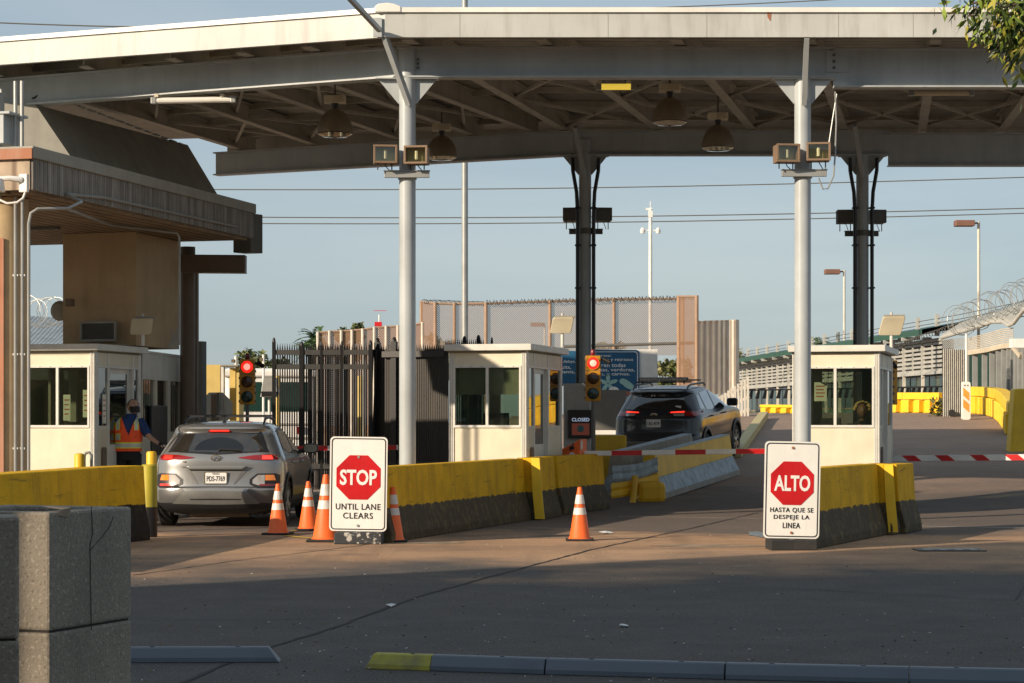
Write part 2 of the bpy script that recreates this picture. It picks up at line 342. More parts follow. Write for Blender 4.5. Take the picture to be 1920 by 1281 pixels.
# ================================================================ ground
def ground():
    xs = [-400,-200,-100,-60,-40]+[i for i in range(-30, 41, 2)]+[50,70,100,200,400]
    ys = [-80,-30]+[i*1.5 for i in range(-4, 62)]+[100,110,130,170,250,400,700]
    mb = MB(); vs = [(x, y, gz(x, y)) for y in ys for x in xs]; n = len(xs)
    mb.add(vs, [(j*n+i, j*n+i+1, (j+1)*n+i+1, (j+1)*n+i) for j in range(len(ys)-1) for i in range(n-1)])
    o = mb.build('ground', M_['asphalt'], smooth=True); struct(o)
ground()
def strip_on_ground(pts, w, name, m, z=.004, jag=0, label=None):
    mb = MB(); P = []
    for a, b in zip(pts, pts[1:]):
        a = Vector(a); b = Vector(b); k = max(2, int((b-a).length/.15))
        P += [a.lerp(b, i/k) for i in range(k)]
    P.append(Vector(pts[-1])); vs = []
    for i, p in enumerate(P):
        d = (P[min(i+1, len(P)-1)]-P[max(0, i-1)]).normalized(); q = Vector((-d.y, d.x, 0))
        off = random.uniform(-jag, jag); ww = w*random.uniform(.6, 1.3) if jag else w
        for s in (-1, 1):
            c = p+q*(off+s*ww/2); vs.append((c.x, c.y, gz(c.x, c.y)+z))
    mb.add(vs, [(2*i, 2*i+1, 2*i+3, 2*i+2) for i in range(len(P)-1)])
    o = mb.build(name, m); struct(o); return o
M_['crack'] = mat('joint_tar', (.018,.016,.015), .8, grime=0)
M_['line_white'] = mat('worn_white_line', (.5,.48,.44), .7, grime=.6, streak=False, vs=10)
M_['line_yellow'] = mat('worn_yellow_line', (.6,.4,.05), .7, grime=.7, streak=False, vs=10, gc=(.2,.13,.08))
strip_on_ground([G(250,1318), G(500,1216), G(620,1180), G(780,1120), G(1000,1060), G(1110,1031), G(1300,990), G(1420,962)], .035, 'road_seam', M_['crack'], jag=.012)
strip_on_ground([G(1340,1101), G(1500,1105), G(1903,1127), G(1935,1075)], .016, 'road_seam', M_['crack'], jag=.008)
strip_on_ground([G(250,1079), G(440,1052), G(600,1033), G(700,1020)], .02, 'road_seam', M_['crack'], jag=.012)
strip_on_ground([G(250,1162), G(430,1163), G(640,1160)], .012, 'road_seam', M_['crack'], jag=.01)
strip_on_ground([G(1715,987), G(1925,991)], .07, 'road_line', M_['line_white'], z=.006)
strip_on_ground([G(1160,969), G(1430,973)], .06, 'road_line', M_['line_white'], z=.006)
strip_on_ground([G(545,996), G(585,993), G(615,994)], .07, 'road_line', M_['line_yellow'], z=.006)
strip_on_ground([G(535,1005), G(575,1009), G(640,1014)], .10, 'road_line', M_['line_yellow'], z=.006)
# pale worn concrete aprons at the island noses, wet patch
M_['apron'] = mat('pale_worn_concrete', (.33,.25,.17), .8, var=.25, vs=4, grime=.4, streak=False, bp=.3)
M_['wet'] = mat('wet_asphalt', (.03,.028,.027), .12, grime=0, bp=.05, bs=8)
def blob(px, py, rx, ry, name, m, z=.003):
    c = G(px, py); n = 28; vs = [(c.x, c.y, z)]
    for k in range(n):
        a = 2*math.pi*k/n; r = random.uniform(.75, 1.1); vs.append((c.x+rx*r*math.cos(a), c.y+ry*r*math.sin(a), z))
    struct(MB().add(vs, [(0, 1+k, 1+(k+1) % n) for k in range(n)]).build(name, m))
blob(1340, 1024, .75, .28, 'road_patch', M_['apron']); blob(800, 1018, .45, .25, 'road_patch', M_['apron'])
blob(1425, 1003, .14, .8, 'puddle', M_['wet'], .006)
# raised islands under the booths
def lane(p, rz=-BETA):  # matrix
    return Matrix.Translation(p) @ Matrix.Rotation(rz, 4, 'Z')
for nm, px, D, x0, x1, y1 in (('kerb_island', 988, 32.5, -1.45, .12, 4.5), ('kerb_island', 1650, 33.0, -1.5, .12, 4.0), ('kerb_island', 178, 31.0, -5.0, .55, 9.0)):
    o = MB().box(x0, x1, -1.2, y1, -.1, .15).build(nm, M_['conc_pale'], loc=(X(px,D), D, 0), rz=-BETA, bevel=.02); struct(o)
# litter and leaves
M_['litter'] = mat('litter', (.7,.7,.68), .7, grime=.2); M_['dryleaf'] = mat('dry_leaf', (.35,.2,.07), .8, grime=0, var=.4)
M_['yleaf'] = mat('yellow_leaf', (.6,.45,.05), .7, grime=0)
for i, (px, py, s, lb) in enumerate(((1135,1001,.09,'crumpled white paper scrap behind the lone orange cone'), (733,1138,.05,'flat white scrap beside the long diagonal road joint'), (1169,1176,.04,'small pale scrap alone on the dark foreground asphalt'))):
    g = G(px, py); mb = MB(); vs = [(g.x+s*math.cos(a)*random.uniform(.6,1.2), g.y+s*1.3*math.sin(a), .006+random.random()*s*.35) for a in [k*.7 for k in range(9)]]
    mb.add([(g.x, g.y, .012+s*.3)]+vs, [(0, 1+k, 1+(k+1) % 9) for k in range(9)]); tag(mb.build('paper_scrap', M_['litter']), lb, 'litter')
mb = MB()
for i in range(800):
    px = random.uniform(230, 1930); py = 1000+280*random.random()**.8; g = G(px, py); s = random.uniform(.005, .018); a = random.random()*6
    mb.add([(g.x+s*math.cos(a), g.y+s*math.sin(a), .006), (g.x-.4*s*math.sin(a), g.y+.4*s*math.cos(a), .010), (g.x-s*math.cos(a), g.y-s*math.sin(a), .007), (g.x+.4*s*math.sin(a), g.y-.4*s*math.cos(a), .012)], [(0,1,2,3)], random.choice((0,0,1,2)))
o = mb.build('leaf_litter', [M_['dryleaf'], M_['crack'], M_['litter']]); struct(o, 'stuff'); o['label'] = 'scattered dry leaves and grit on the asphalt'; o['category'] = 'leaf litter'
for px, py, lb in ((670,1018,'yellow leaf at the foot of the english stop sign base'),(1490,1041,'yellow green leaf lying below the spanish sign base')):
    pass
# ================================================================ off-frame building that shades the forecourt
oc = Vector((2.9, 23.5, 0)) - Vector((math.cos(AL), math.sin(AL), 0))*27
SUN_SLOT = (Vector((-1.90, 8.5, 0))-oc).dot(Vector((-math.sin(AL), math.cos(AL), 0)))  # added gap through the block that lets sun onto one planter face
th = thing('office_building', 'tan office block behind the camera that shades the forecourt', 'building', oc, AL)
ow = MB(); ow.box(-8, 0, -60, 0, 0, 4.9).box(-8, 0, SUN_SLOT+.065, 0, 4.9, 10.9).box(-8, 0, -60, SUN_SLOT-.065, 4.9, 10.9); ow.box(-.3, -.001, SUN_SLOT-.064, SUN_SLOT+.064, 6.6, 10.9); ow.build('wall', M_['tan'], th)
MB().box(-8.2, .0, -60.2, .0, 10.91, 11.3).build('roof', M_['cap'], th)
wb = MB()
for k in range(12):
    for z in (1.2, 5.6): wb.box(.002, .03, -4.8*k-4, -4.8*k-1.4, z, z+2.2)
wb.build('window', M_['green_glass'], th)
wr_ = thing('sky_blocker_row', 'unseen long low tan row added far behind the camera to block the bright low sky', 'building', (-58, -25, 0), R(-45))  # unseen block, added to keep the bright low sky out of the glass
MB().box(-45,45,0,10,0,8.2).build('wall', M_['tan'], wr_); MB().box(-45.5,45.5,-.5,10.5,8.21,8.8).build('roof', M_['cap'], wr_)
wb = MB()
for k in range(14): wb.box(-43+k*6.2,-39+k*6.2,10.002,10.05,1,3).box(-43+k*6.2,-39+k*6.2,10.002,10.05,4.5,6.5)
wb.build('window', M_['green_glass'], wr_)
# ================================================================ canopy
FZ0, FZ1, BZ0, BZ1 = 6.79, 7.13, 6.36, 6.80
kf = Vector((X(722, 29.6), 29.6, 0)); kl = Vector((X(-160, 32.45), 32.45, 0)); kr = Vector((X(2150, 29.6), 29.6, 0))
canopy = thing('canopy', 'long pale grey steel toll canopy with kinked white fascia over the lanes', 'canopy', kf)
def LC(p): return Vector(p)-kf
def zz(p, z): return Vector((p.x, p.y, z))
fb = MB(); cb = MB()
def slab(mb, a, b, z0, z1, t, out=0):
    d = (b-a).normalized(); n = Vector((-d.y, d.x, 0))
    if n.y < 0: n = -n
    p = [a-n*out, b-n*out, b+n*t, a+n*t]
    mb.add([zz(LC(q), z0) for q in p]+[zz(LC(q), z1) for q in p], [(0,1,2,3),(7,6,5,4),(0,4,5,1),(1,5,6,2),(2,6,7,3),(3,7,4,0)])
slab(fb, kl, kf, FZ0, FZ1, .08); slab(fb, kf, kr, FZ0, FZ1, .08)
fb.build('fascia', M_['fascia'], canopy)
slab(cb, kl, kf, FZ1+.001, FZ1+.068, .14, .035); slab(cb, kf, kr, FZ1+.001, FZ1+.068, .14, .035)
cb.build('coping', M_['coping'], canopy)
MB().prism([(-.17,FZ1+.0),(.19,FZ1+.0),(.19,FZ1+.08),(.1,FZ1+.115),(.0,FZ1+.13),(-.12,FZ1+.115),(-.17,FZ1+.08)], -.05, .16, M=Matrix.Translation((.03,0,0))).build('coping_cap', M_['coping'], canopy, bevel=.01)
jb = MB()
for px in (300, 330, 862, 1140, 1325, 1572, 1712):   # fascia joints
    D = 29.6 if px > 722 else 29.6+(722-px)/882*2.85
    jb.box(X(px,D)-.0025-kf.x, X(px,D)+.0025-kf.x, D-.003-kf.y-.0, D+.0-kf.y, FZ0, FZ1)
jb.build('fascia_joint', M_['cap'], canopy)
# rust spot
MB().add([(X(1443,29.6)-kf.x+r*math.cos(a)*.035, -.004, 7.10+r*math.sin(a)*(.05 if math.sin(a)>0 else .12)) for a, r in [(k*.6, random.uniform(.5,1)) for k in range(10)]], [tuple(range(10))]).build('rust_spot', M_['rust'], canopy)
# beams
FD, RD = 30.5, 40.5
bk = Vector((X(745, FD), FD, 0)); bl = Vector((X(-150, 34.0), 34.0, 0)); br = Vector((X(1562, FD), FD, 0)); brr = Vector((X(2150, FD), FD, 0))
rk = Vector((X(1075, RD), RD, 0)); rl = Vector((X(405, 43.8), 43.8, 0)); rr = Vector((X(1665, RD), RD, 0)); rrr = Vector((X(2150, RD), RD, 0))
def beam(a, b, z0, z1, name='front_beam', w=.24):
    mb = MB(); mb.ibeam(LC(zz(a,(z0+z1)/2)), LC(zz(b,(z0+z1)/2)), w, z1-z0); return mb.build(name, M_['steel'], canopy)
beam(bl, bk, BZ0, BZ1); beam(bk, br, BZ0, BZ1); beam(br, brr, BZ0-.14, BZ1-.02)
RZ0, RZ1 = 6.50, 6.97
beam(rl, rk, RZ0, RZ1, 'rear_beam'); beam(rk, rr, RZ0, RZ1, 'rear_beam'); beam(rr, rrr, RZ0-.2, RZ1-.05, 'rear_beam')
# splice plate and bolts
sp = MB(); x0 = X(1549,FD)-kf.x; x1 = X(1592,FD)-kf.x; y = FD-kf.y-.03
sp.box(x0, x1, y, y+.015, Z(136,FD), Z(95,FD))
sp.build('splice_plate', M_['steel'], canopy, bevel=.004)
sb = MB()
for py in (104, 116, 128): sb.lathe([(.022,0),(.022,.018),(.012,.026)], 8, M=Matrix.Translation((X(1563,FD)-kf.x, y, Z(py,FD))) @ Matrix.Rotation(R(90),4,'X'))
for py in (112, 120, 128): sb.lathe([(.02,0),(.02,.018)], 8, M=Matrix.Translation((X(784,FD)-kf.x, y+.01, Z(py,FD))) @ Matrix.Rotation(R(90),4,'X'))
sb.build('bolt', M_['dark_steel'], canopy)
# deck
dk = MB()
def deckpoly(front, rear, z0f, z0r):
    (a, b), (c, d) = front, rear
    vs = [zz(LC(p), z) for p, z in ((a,z0f),(b,z0f),(d,z0r),(c,z0r))]
    vs += [v+Vector((0,0,.06)) for v in vs]
    dk.add(vs, [(0,1,2,3),(7,6,5,4),(0,4,5,1),(1,5,6,2),(2,6,7,3),(3,7,4,0)])
rdk = Vector((rk.x+.45, 43.4, 0)); rdl = Vector((X(-100, 46.0), 46.0, 0)); rdr = Vector((X(2300, 43.4), 43.4, 0))
deckpoly((kl+Vector((0,.08,0)), kf+Vector((0,.08,0))), (rdl, rdk), 7.16, 7.42)
deckpoly((kf+Vector((.0,.08,0)), kr+Vector((0,.08,0))), (rdk, rdr), 7.16, 7.42)
dk.build('roof_deck', M_['deck'], canopy)
rfb = MB(); slab(rfb, rdk, rdr, 6.96, 7.479, .05, .02); slab(rfb, rdl.lerp(rdk,.45), rdk, 6.96, 7.479, .05, .02); rfb.build('rear_fascia', M_['under'], canopy)
# joists
jf = []
fx = [X(p, FD) for p in (765, 1012, 1260, 1507, 1740, 1990)]; rx = [X(p, RD) for p in (1090, 1265, 1442, 1612, 1755, 1900)]
for a, b in zip(fx, rx): jf.append((Vector((a, FD-.55, 0)), Vector((b, RD+1.5, 0))))
lf = [(640,31.1,1010,RD),(520,31.6,905,41.2),(390,32.1,770,42.0),(230,32.8,610,42.9),(60,33.5,470,43.6)]
for a, D1, b, D2 in lf: jf.append((Vector((X(a-60,D1), D1-.55, 0)), Vector((X(b,D2), D2+.8, 0))))
for a, b in jf:
    MB().ibeam(LC(zz(a, 6.985)), LC(zz(b, 7.185)), .16, .34, .02, .022).build('joist', M_['under'], canopy)
# cross bracing under the deck
cr = MB()
for i in range(len(jf)-1):
    if i == 5: continue
    a, b = jf[i] if i < 5 else jf[i]; c, d = jf[i+1]
    if i >= 6 or i < 5:
        for t0, t1 in ((.25,.55),(.55,.25),(.6,.9),(.9,.6)):
            cr.bar(LC(zz(a.lerp(b,t0), 6.93+.2*t0)), LC(zz(c.lerp(d,t1), 6.93+.2*t1)), .05, .05)
cr.build('cross_brace', M_['under'], canopy)
pl = MB()
for k in range(6):  # purlins across
    t = .12+.16*k
    for (a, b), (c, d) in ((jf[0], jf[5]), (jf[10], jf[0])):
        pl.bar(LC(zz(a.lerp(b,t), 7.10+.22*t)), LC(zz(c.lerp(d,t), 7.10+.22*t)), .06, .10)
pl.build('purlin', M_['under'], canopy)
# box girder and its lit end
def Lp(px, py, D): return LC(Wp(px, py, D))
gb = MB(); a0 = Lp(-40,190,33.0); a1 = Lp(66,196,33.0); a2 = Lp(134,296,33.0); a3 = Lp(134,340,33.0); a4 = Lp(-40,340,33.0)
b1 = Lp(352,272,38.0); b2 = Lp(424,392,40.6); b3 = Lp(424,430,40.6)
_n = (a2-a1).cross(b1-a1); _o = Vector((0,0,EYE))-kf; _r = b2-_o; b2 = _o+_r*((a1-_o).dot(_n)/_r.dot(_n)); b3 = Vector((b2.x,b2.y,b3.z))
b0 = b1+Vector((-2.6,0,0)); b4 = b3+Vector((-3.2,0,0))
gb.add([a0,a1,a2,a3,a4,b0,b1,b2,b3,b4], [(0,1,2,3,4),(9,8,7,6,5),(0,5,6,1),(1,6,7,2),(2,7,8,3),(3,8,9,4),(4,9,5,0)])
gb.build('box_girder', mat('girder_paint', (.30,.29,.25), .6, grime=.35, gc=(.12,.10,.08)), canopy)
gd = MB()
for i in range(13):
    t = i/13; p = Lp(128,191,33.6).lerp(Lp(350,274,37.9), t); q = Lp(128,191,33.6).lerp(Lp(350,274,37.9), t+.05); gd.bar(p, q, .05, .02)
gd.build('flange', M_['fascia'], canopy)
# columns with gussets, brackets
def column(px, D, z1, br, zb, nm='column', m='column', gus=.32, ground_z=0):
    base = LC(Vector((X(px,D), D, 0)))
    cm = MB(); cm.lathe([(.118, ground_z), (.118, z1)], 28, base)
    c = cm.build(nm, M_[m], canopy, smooth=True)
    g = MB()
    for s in (-1, 1): g.prism([(s*.11, zb), (s*(.11+gus), zb), (s*.13, zb-.36), (s*.11, zb-.36)], -.012, .012, M=Matrix.Translation(base))
    g.box(-.45, .45, -.1, .1, zb-.016, zb-.001, M=Matrix.Translation(base))
    g.build('gusset', M_[m], c)
    b = MB(); b.bar(base+Vector((br[0], br[1], br[2])), base+Vector((br[3], br[4], br[5])), .07, .10)
    b.build('bracket', M_[m], c); return c
column(764, FD, BZ0+.42, (-.27,-.85,6.80, .03,-.14,5.98), BZ0)
column(1505, FD, BZ0-.0, (-.06,-.85,6.80, .0,-.14,5.98), BZ0)
column(1097, RD, RZ0+.3, (-.2,-.7,6.95, -.02,-.14,6.1), RZ0, m='steel')
column(1617, RD, RZ0, (-.3,-1.0,6.95, -.02,-.14,6.1), RZ0, m='steel')
# hanger rod with shadow on the fascia
hr = MB(); hr.bar(Lp(712,57,29.52), Lp(638,-22,28.4), .06, .06); hr.box(X(700,29.6)-kf.x, X(716,29.6)-kf.x, -.03, .0, Z(70,29.6), Z(34,29.6)); hr.build('hanger_rod', M_['steel'], canopy)
# ---------------------------------------------------------------- things hung from the canopy
def high_bay(px, py0, D, lab, grp='high bay lamps under the canopy'):
    t = thing('high_bay_lamp', lab, 'lamp', (X(px,D), D, 0), 0, grp); z = Z(py0, D); zt = 7.2
    MB().tube([(0,0,z-.02),(0,0,zt)], .015).build('stem', M_['dark_steel'], t)
    bx = MB(); bx.box(-.17,.17,-.1,.1,z-.12,z-.0)
    for k in range(6): bx.box(-.02+k*.03, -.008+k*.03, -.115, .115, z-.115, z-.01)
    bx.build('ballast', M_['cream'], t, bevel=.008)
    MB().lathe([(.04,z-.22),(.06,z-.12)], 12).build('neck', M_['black'], t, smooth=True)
    MB().lathe([(.285,z-.60),(.28,z-.52),(.255,z-.42),(.20,z-.31),(.12,z-.24),(.06,z-.21),(.05,z-.22),(.11,z-.26),(.19,z-.33),(.24,z-.43),(.27,z-.55),(.275,z-.60)], 28).build('lamp_shade', mat('aged_reflector', (.33,.27,.20), .35, .5, grime=.3, gc=(.12,.07,.04)), t, smooth=True)
    MB().lathe([(.27,z-.61),(.20,z-.65),(.0,z-.67)], 28).build('lens', M_['flood_glass'], t, smooth=True)
high_bay(628, 180, 34.0, 'high bay lamp nearest the box girder at the left of the canopy')
high_bay(828, 233, 39.0, 'faint high bay lamp behind the floodlights of the left column')
high_bay(1256, 158, 34.0, 'high bay lamp hanging beside the yellow tube light')
high_bay(1346, 212, 37.0, 'high bay lamp between the rear columns, left of the right front column')
def tube_light(px0, px1, py, D, lab, m, tilt=0):
    t = thing('tube_light', lab, 'lamp', (X((px0+px1)/2,D), D, Z(py,D)), 0, 'tube lights on the canopy beam'); L = X(px1,D)-X(px0,D)
    MB().tube([(-L/2,0,-tilt),(L/2,0,tilt)], .045, 10).build('tube', m, t, smooth=True)
    b = MB()
    for x in (-L*.45, L*.35): b.box(x-.03, x+.03, -.05, .25, .04, .09); b.tube([(x,0,0),(x,0,.07)], .02)
    b.build('clamp', M_['cream'], t)
    MB().box(-L/2-.02,-L/2+.06,-.05,.05,-.05-tilt,.05-tilt).box(L/2-.06,L/2+.02,-.05,.05,-.05+tilt,.05+tilt).build('end_cap', M_['galv'], t, bevel=.01)
tube_light(286, 440, 188, 31.8, 'white tube light clamped under the left beam of the canopy', M_['coping'], .01)
tube_light(1120, 1190, 163, 31.5, 'glowing yellow tube light under the middle beam', mat('yellow_tube', (.8,.6,.1), .4, grime=0, emit=(1,.7,.08), es=.5))
tube_light(1706, 1824, 174, 31.5, 'unlit tube light under the deeper right hand beam', M_['panel_tan'])
def flood_pair(px, D, py_arm, dx, rear, lab, zoff=0):
    z = Z(py_arm, D); t = thing('floodlight_bracket', lab[0], 'bracket', (X(px,D), D, z), 0, 'floodlight crossarms on the columns')
    s = -1 if not rear else 1
    b = MB(); b.box(-.32,.32, s*.15-.03, s*.15+.03, -.05,.04); b.box(-.33,.33, s*.15-.05, s*.15+.05, .041,.052)
    b.lathe([(.135,-.06),(.135,.05)], 20, (0,0,0)); b.build('crossarm', M_['galv'] if not rear else M_['dark_steel'], t, bevel=.004)
    for i, (ox, oz) in enumerate(dx):
        f = thing('floodlight', lab[1+i], 'lamp', (X(px,D)+ox, D+s*.24, z+oz), (0.12 if i == 0 else -.12)*(1 if not rear else -1), 'floodlights on the canopy columns')
        yy = s
        h = MB(); P = [(-.155,-.125),(.155,-.125),(.155,.125),(-.155,.125)]
        h.box(-.155,-.14,-.14,.14,-.125,.125).box(.14,.155,-.14,.14,-.125,.125).box(-.14,.14,-.14,.14,.11,.125).box(-.14,.14,-.14,.14,-.125,-.11).box(-.14,.14,-.0+yy*-.13,.0+yy*-.12,-.11,.11)
        h.box(-.17,.17,yy*.14,yy*.155,.10,.13).box(-.17,.17,yy*.14,yy*.155,-.13,-.10).box(-.17,-.14,yy*.14,yy*.155,-.10,.10).box(.14,.17,yy*.14,yy*.155,-.10,.10)
        h.build('housing', M_['flood'] if not rear else M_['dark_steel'], f, bevel=.004)
        MB().add([(-.14,0,-.11),(.14,0,-.11),(.14,0,.11),(-.14,0,.11)], [(0,1,2,3)]).build('reflector', M_['refl_diff'], f).location.y = -yy*.04
        MB().box(-.14,.14,yy*.135,yy*.139,-.1,.1).build('glass', M_['flood_glass'], f)
        MB().tube([(0,yy*.06,-.06),(0,yy*.06,.06)], .025, 8).build('lamp_bulb', M_['coping'], f)
        y = MB(); y.tube([(-.1,0,-.125),(-.1,0,-oz+.05)], .009).tube([(.1,0,-.125),(.1,0,-oz+.05)], .009).tube([(.0,0,-.125),(.03,.05,-.17),(.06,0,-oz+.05)], .007)
        y.build('yoke', M_['black'], f)
flood_pair(764, FD, 329, [(-.31,.26),(.15,.25)], False, ['crossarm around the left front column carrying two bronze floodlights','left hand bronze floodlight on the left front column','right hand bronze floodlight on the left front column'])
flood_pair(1505, FD, 327, [(-.27,.26),(.19,.28)], False, ['crossarm around the right front column carrying two bronze floodlights','left hand bronze floodlight on the right front column','right hand bronze floodlight on the right front column'])
flood_pair(1099, RD, 433, [(-.27,.33),(.33,.33)], True, ['dark crossarm on the rear column above the middle booth','dark floodlight seen from behind, left of the middle rear column','dark floodlight seen from behind, right of the middle rear column'])
flood_pair(1618, RD, 437, [(-.30,.33),(.30,.33)], True, ['dark crossarm on the rear column above the right booth','dark floodlight seen from behind, left of the right rear column','dark floodlight seen from behind, right of the right rear column'])
for px, top, lb in ((1083, 330, 'left conduit strapped to the middle rear column'), (1113, 320, 'right conduit strapped to the middle rear column'), (1603, 320, 'left conduit strapped to the right rear column'), (1635, 330, 'right conduit strapped to the right rear column')):
    D = RD-.1; x = X(px, D); s = 1 if 'right conduit' in lb else -1
    mb = MB(); mb.tube([(x, D, .3),(x, D, Z(400,D)),(x+s*.02, D, Z(360,D)),(x+s*.09, D, Z(320,D)),(x+s*.10, D, Z(296,D))], .036, 8)
    for py in (390, 460, 540): mb.box(x-.05, x+.05, D-.05, D+.08, Z(py,D)-.015, Z(py,D)+.015)
    tag(mb.build('conduit', M_['black'], smooth=True), lb, 'conduit', 'conduits on the rear columns')
cz = MB(); D = 30.2
cz.tube([Wp(1566,172,D), Wp(1568,230,D), Wp(1566,290,D), Wp(1563,330,D), Wp(1552,354,D), Wp(1543,355,D), Wp(1535,334,D)], .012, 6)
cz.tube([Wp(1569,176,D), Wp(1561,225,D), Wp(1554,272,D)], .010, 6)
tag(cz.build('hanging_cable', M_['galv'], smooth=True), 'thin pale cable looping down beside the right front column', 'cable')
# pigeon on the beam
pg = thing('pigeon', 'dark pigeon standing on the left beam flange', 'bird', Wp(82,189,33.1), R(10))
def blobs(segs, n=10): 
    mb = MB(); mb.tube([s[0] for s in segs], [s[1] for s in segs], n); return mb
bd = blobs([((.13,0,.12),.01),((.09,0,.13),.045),((.02,0,.12),.06),((-.05,0,.09),.05),((-.12,0,.05),.022),((-.18,0,.03),.012)])
bd.tube([(.10,0,.14),(.13,0,.19),(.14,0,.22)], [.035,.026,.028], 10); bd.lathe([(.001,-.032),(.024,-.02),(.03,0),(.024,.02),(.001,.03)], 10, (.145,0,.235)); bd.tube([(.165,0,.235),(.2,0,.228)], [.01,.003], 6)
bd.build('body', mat('pigeon_grey', (.045,.045,.05), .6), pg, smooth=True)
MB().tube([(.0,.02,.07),(.0,.02,.0)], .006).tube([(.03,-.02,.07),(.03,-.02,.0)], .006).build('leg', M_['rust'], pg)
# ================================================================ toll building at the left
tb = thing('toll_building', 'tan toll building with ribbed brown roof band at the left of the lanes', 'building', (X(62,28), 28, 0), -BETA)
ZS0, ZS1 = 4.50, 5.03
MB().box(-8, -.001, 0, 7.7, ZS0, ZS1-.12).build('roof_band', M_['siding'], tb)
MB().box(-8, -.04, -.015, .0-.002, ZS0, ZS1-.12).build('front_siding', M_['siding_tan'], tb)
rf = MB().box(-8.0, .03, -.05, 7.75, ZS1-.119, ZS1+.04).build('roof_cap', M_['cap'], tb, bevel=.01)
MB().box(-8, .02, -.075, -.051, ZS1-.13, ZS1+.01).build('brick_edge', M_['rust'], rf)
MB().box(-7.9, -.08, .08, 7.6, ZS0-.04, ZS0-.001).build('soffit', M_['soffit'], tb)
cb_ = MB()
for k in range(4): cb_.box(-2.8+k*.1, -1.5-.2*k, 1.2+k*1.6, 1.32+k*1.6, ZS0-.09, ZS0-.041)
cb_.build('soffit_beam', M_['dark_steel'], tb)
# round front column
inv = (Matrix.Translation(tb.location) @ Matrix.Rotation(-BETA, 4, 'Z')).inverted()
def TL(px, D, z=0): return inv @ Vector((X(px,D), D, z))
p = TL(10, 28.75); 
MB().lathe([(.305,0),(.305,ZS0-.05)], 40, (p.x,p.y,0)).build('column', M_['tan_light'], tb, smooth=True)
p = TL(7, 28.425); MB().box(p.x-.4, p.x, p.y-.004, p.y+.004, 0, Z(446,28.4)).build('rust_panel', M_['rust'], tb)
def conduit(mb, pts, r=.03): mb.tube(pts, r, 8)
cd = MB(); 
for px in (29, 42):
    q = TL(px, 28.35); conduit(cd, [(q.x,q.y,0.1),(q.x,q.y,ZS0-.06)], .022)
    for z in (1.1, 2.35, 3.4): cd.box(q.x-.04,q.x+.04,q.y-.005,q.y+.06,z-.012,z+.012)
q = TL(54, 28.3); q2 = TL(56, 28.3); conduit(cd, [(q.x,q.y,.1),(q.x,q.y,Z(420,28.3)),(q.x+.03,q.y-.0,Z(400,28.3)),(q.x+.12,q.y+.02,Z(392,28.3)),(q.x+.42,q.y+.3,Z(390,28.4)),(q.x+.52,q.y+.5,Z(378,28.6)),(.03,.9,Z(365,28.9)),(.03,2.0,4.60),(.03,6.9,4.62)], .022)
conduit(cd, [(q.x+.42,q.y+.3,Z(392,28.4)),(-.9,4.2,ZS0-.07),(-.45,5.62,ZS0-.08),(-.43,5.66,4.35),(-.43,5.66,2.66)], .02)
cd.build('conduit', M_['galv'], tb, smooth=True)
# upper wall
uw = MB(); A = TL(118, 34.15); B = TL(255, 33.75); C = TL(336, 35.6); Dk = A+(C-B)
def ply(mb, pts, z0, z1, mi=0):
    n = len(pts); vs = [(p.x,p.y,z0) for p in pts]+[(p.x,p.y,z1) for p in pts]
    mb.add(vs, [tuple(range(n)), tuple(range(2*n-1,n-1,-1))]+[(i,n+i,n+(i+1)%n,(i+1)%n) for i in range(n)], mi)
ply(uw, [A,B,C,Dk], 2.66, ZS0-.045); uw.build('wall', M_['tan'], tb)
# render damage patch at right bottom
d = (C-B); n_ = Vector((d.y,-d.x,0)).normalized()
def onR(t, z, o=.004): p = B+d*t+n_*o; return (p.x,p.y,z)
MB().add([onR(t,z) for t,z in ((.72,2.67),(.80,2.80),(.84,3.02),(.88,2.86),(.95,3.05),(.985,2.95),(.985,2.67))], [(0,1,2,3,4,5,6)]).build('bare_render', mat('bare_render', (.38,.34,.28), .9, grime=.3, bp=.5), tb)
g = TL(187, 33.85); vt = MB(); a = math.atan2((B-A).y, (B-A).x)
Mv = Matrix.Translation((g.x,g.y,Z(622,33.9))) @ Matrix.Rotation(a,4,'Z')
vt.box(-.32,.32,-.07,-.03,.125,.16,M=Mv).box(-.32,.32,-.07,-.03,-.16,-.125,M=Mv).box(-.32,-.285,-.07,-.03,-.125,.125,M=Mv).box(.285,.32,-.07,-.03,-.125,.125,M=Mv)
vt.build('vent_frame', M_['cap'], tb)
vs_ = MB()
for k in range(14): vs_.box(-.285,.285,-.05,-.02,-.125+k*.018,-.117+k*.018,M=Mv)
vs_.box(-.285,.285,-.02,-.012,-.125,.125,M=Mv); vs_.build('vent_slats', M_['dark_steel'], tb)
g = TL(135,33.9); MB().box(-.06,.06,-.12,-.01,-.06,.06,M=Matrix.Translation((g.x,g.y,Z(568,33.9)))@Matrix.Rotation(a,4,'Z')).build('wall_lamp', M_['brown'], tb, bevel=.015)
g = TL(112,34.6); MB().lathe([(.16,-.02),(.165,0),(.12,.03),(0,.05)], 24, M=Matrix.Translation((g.x,g.y,Z(583,34.6))) @ Matrix.Rotation(R(90),4,'X')).build('round_disc', M_['cap'], tb)
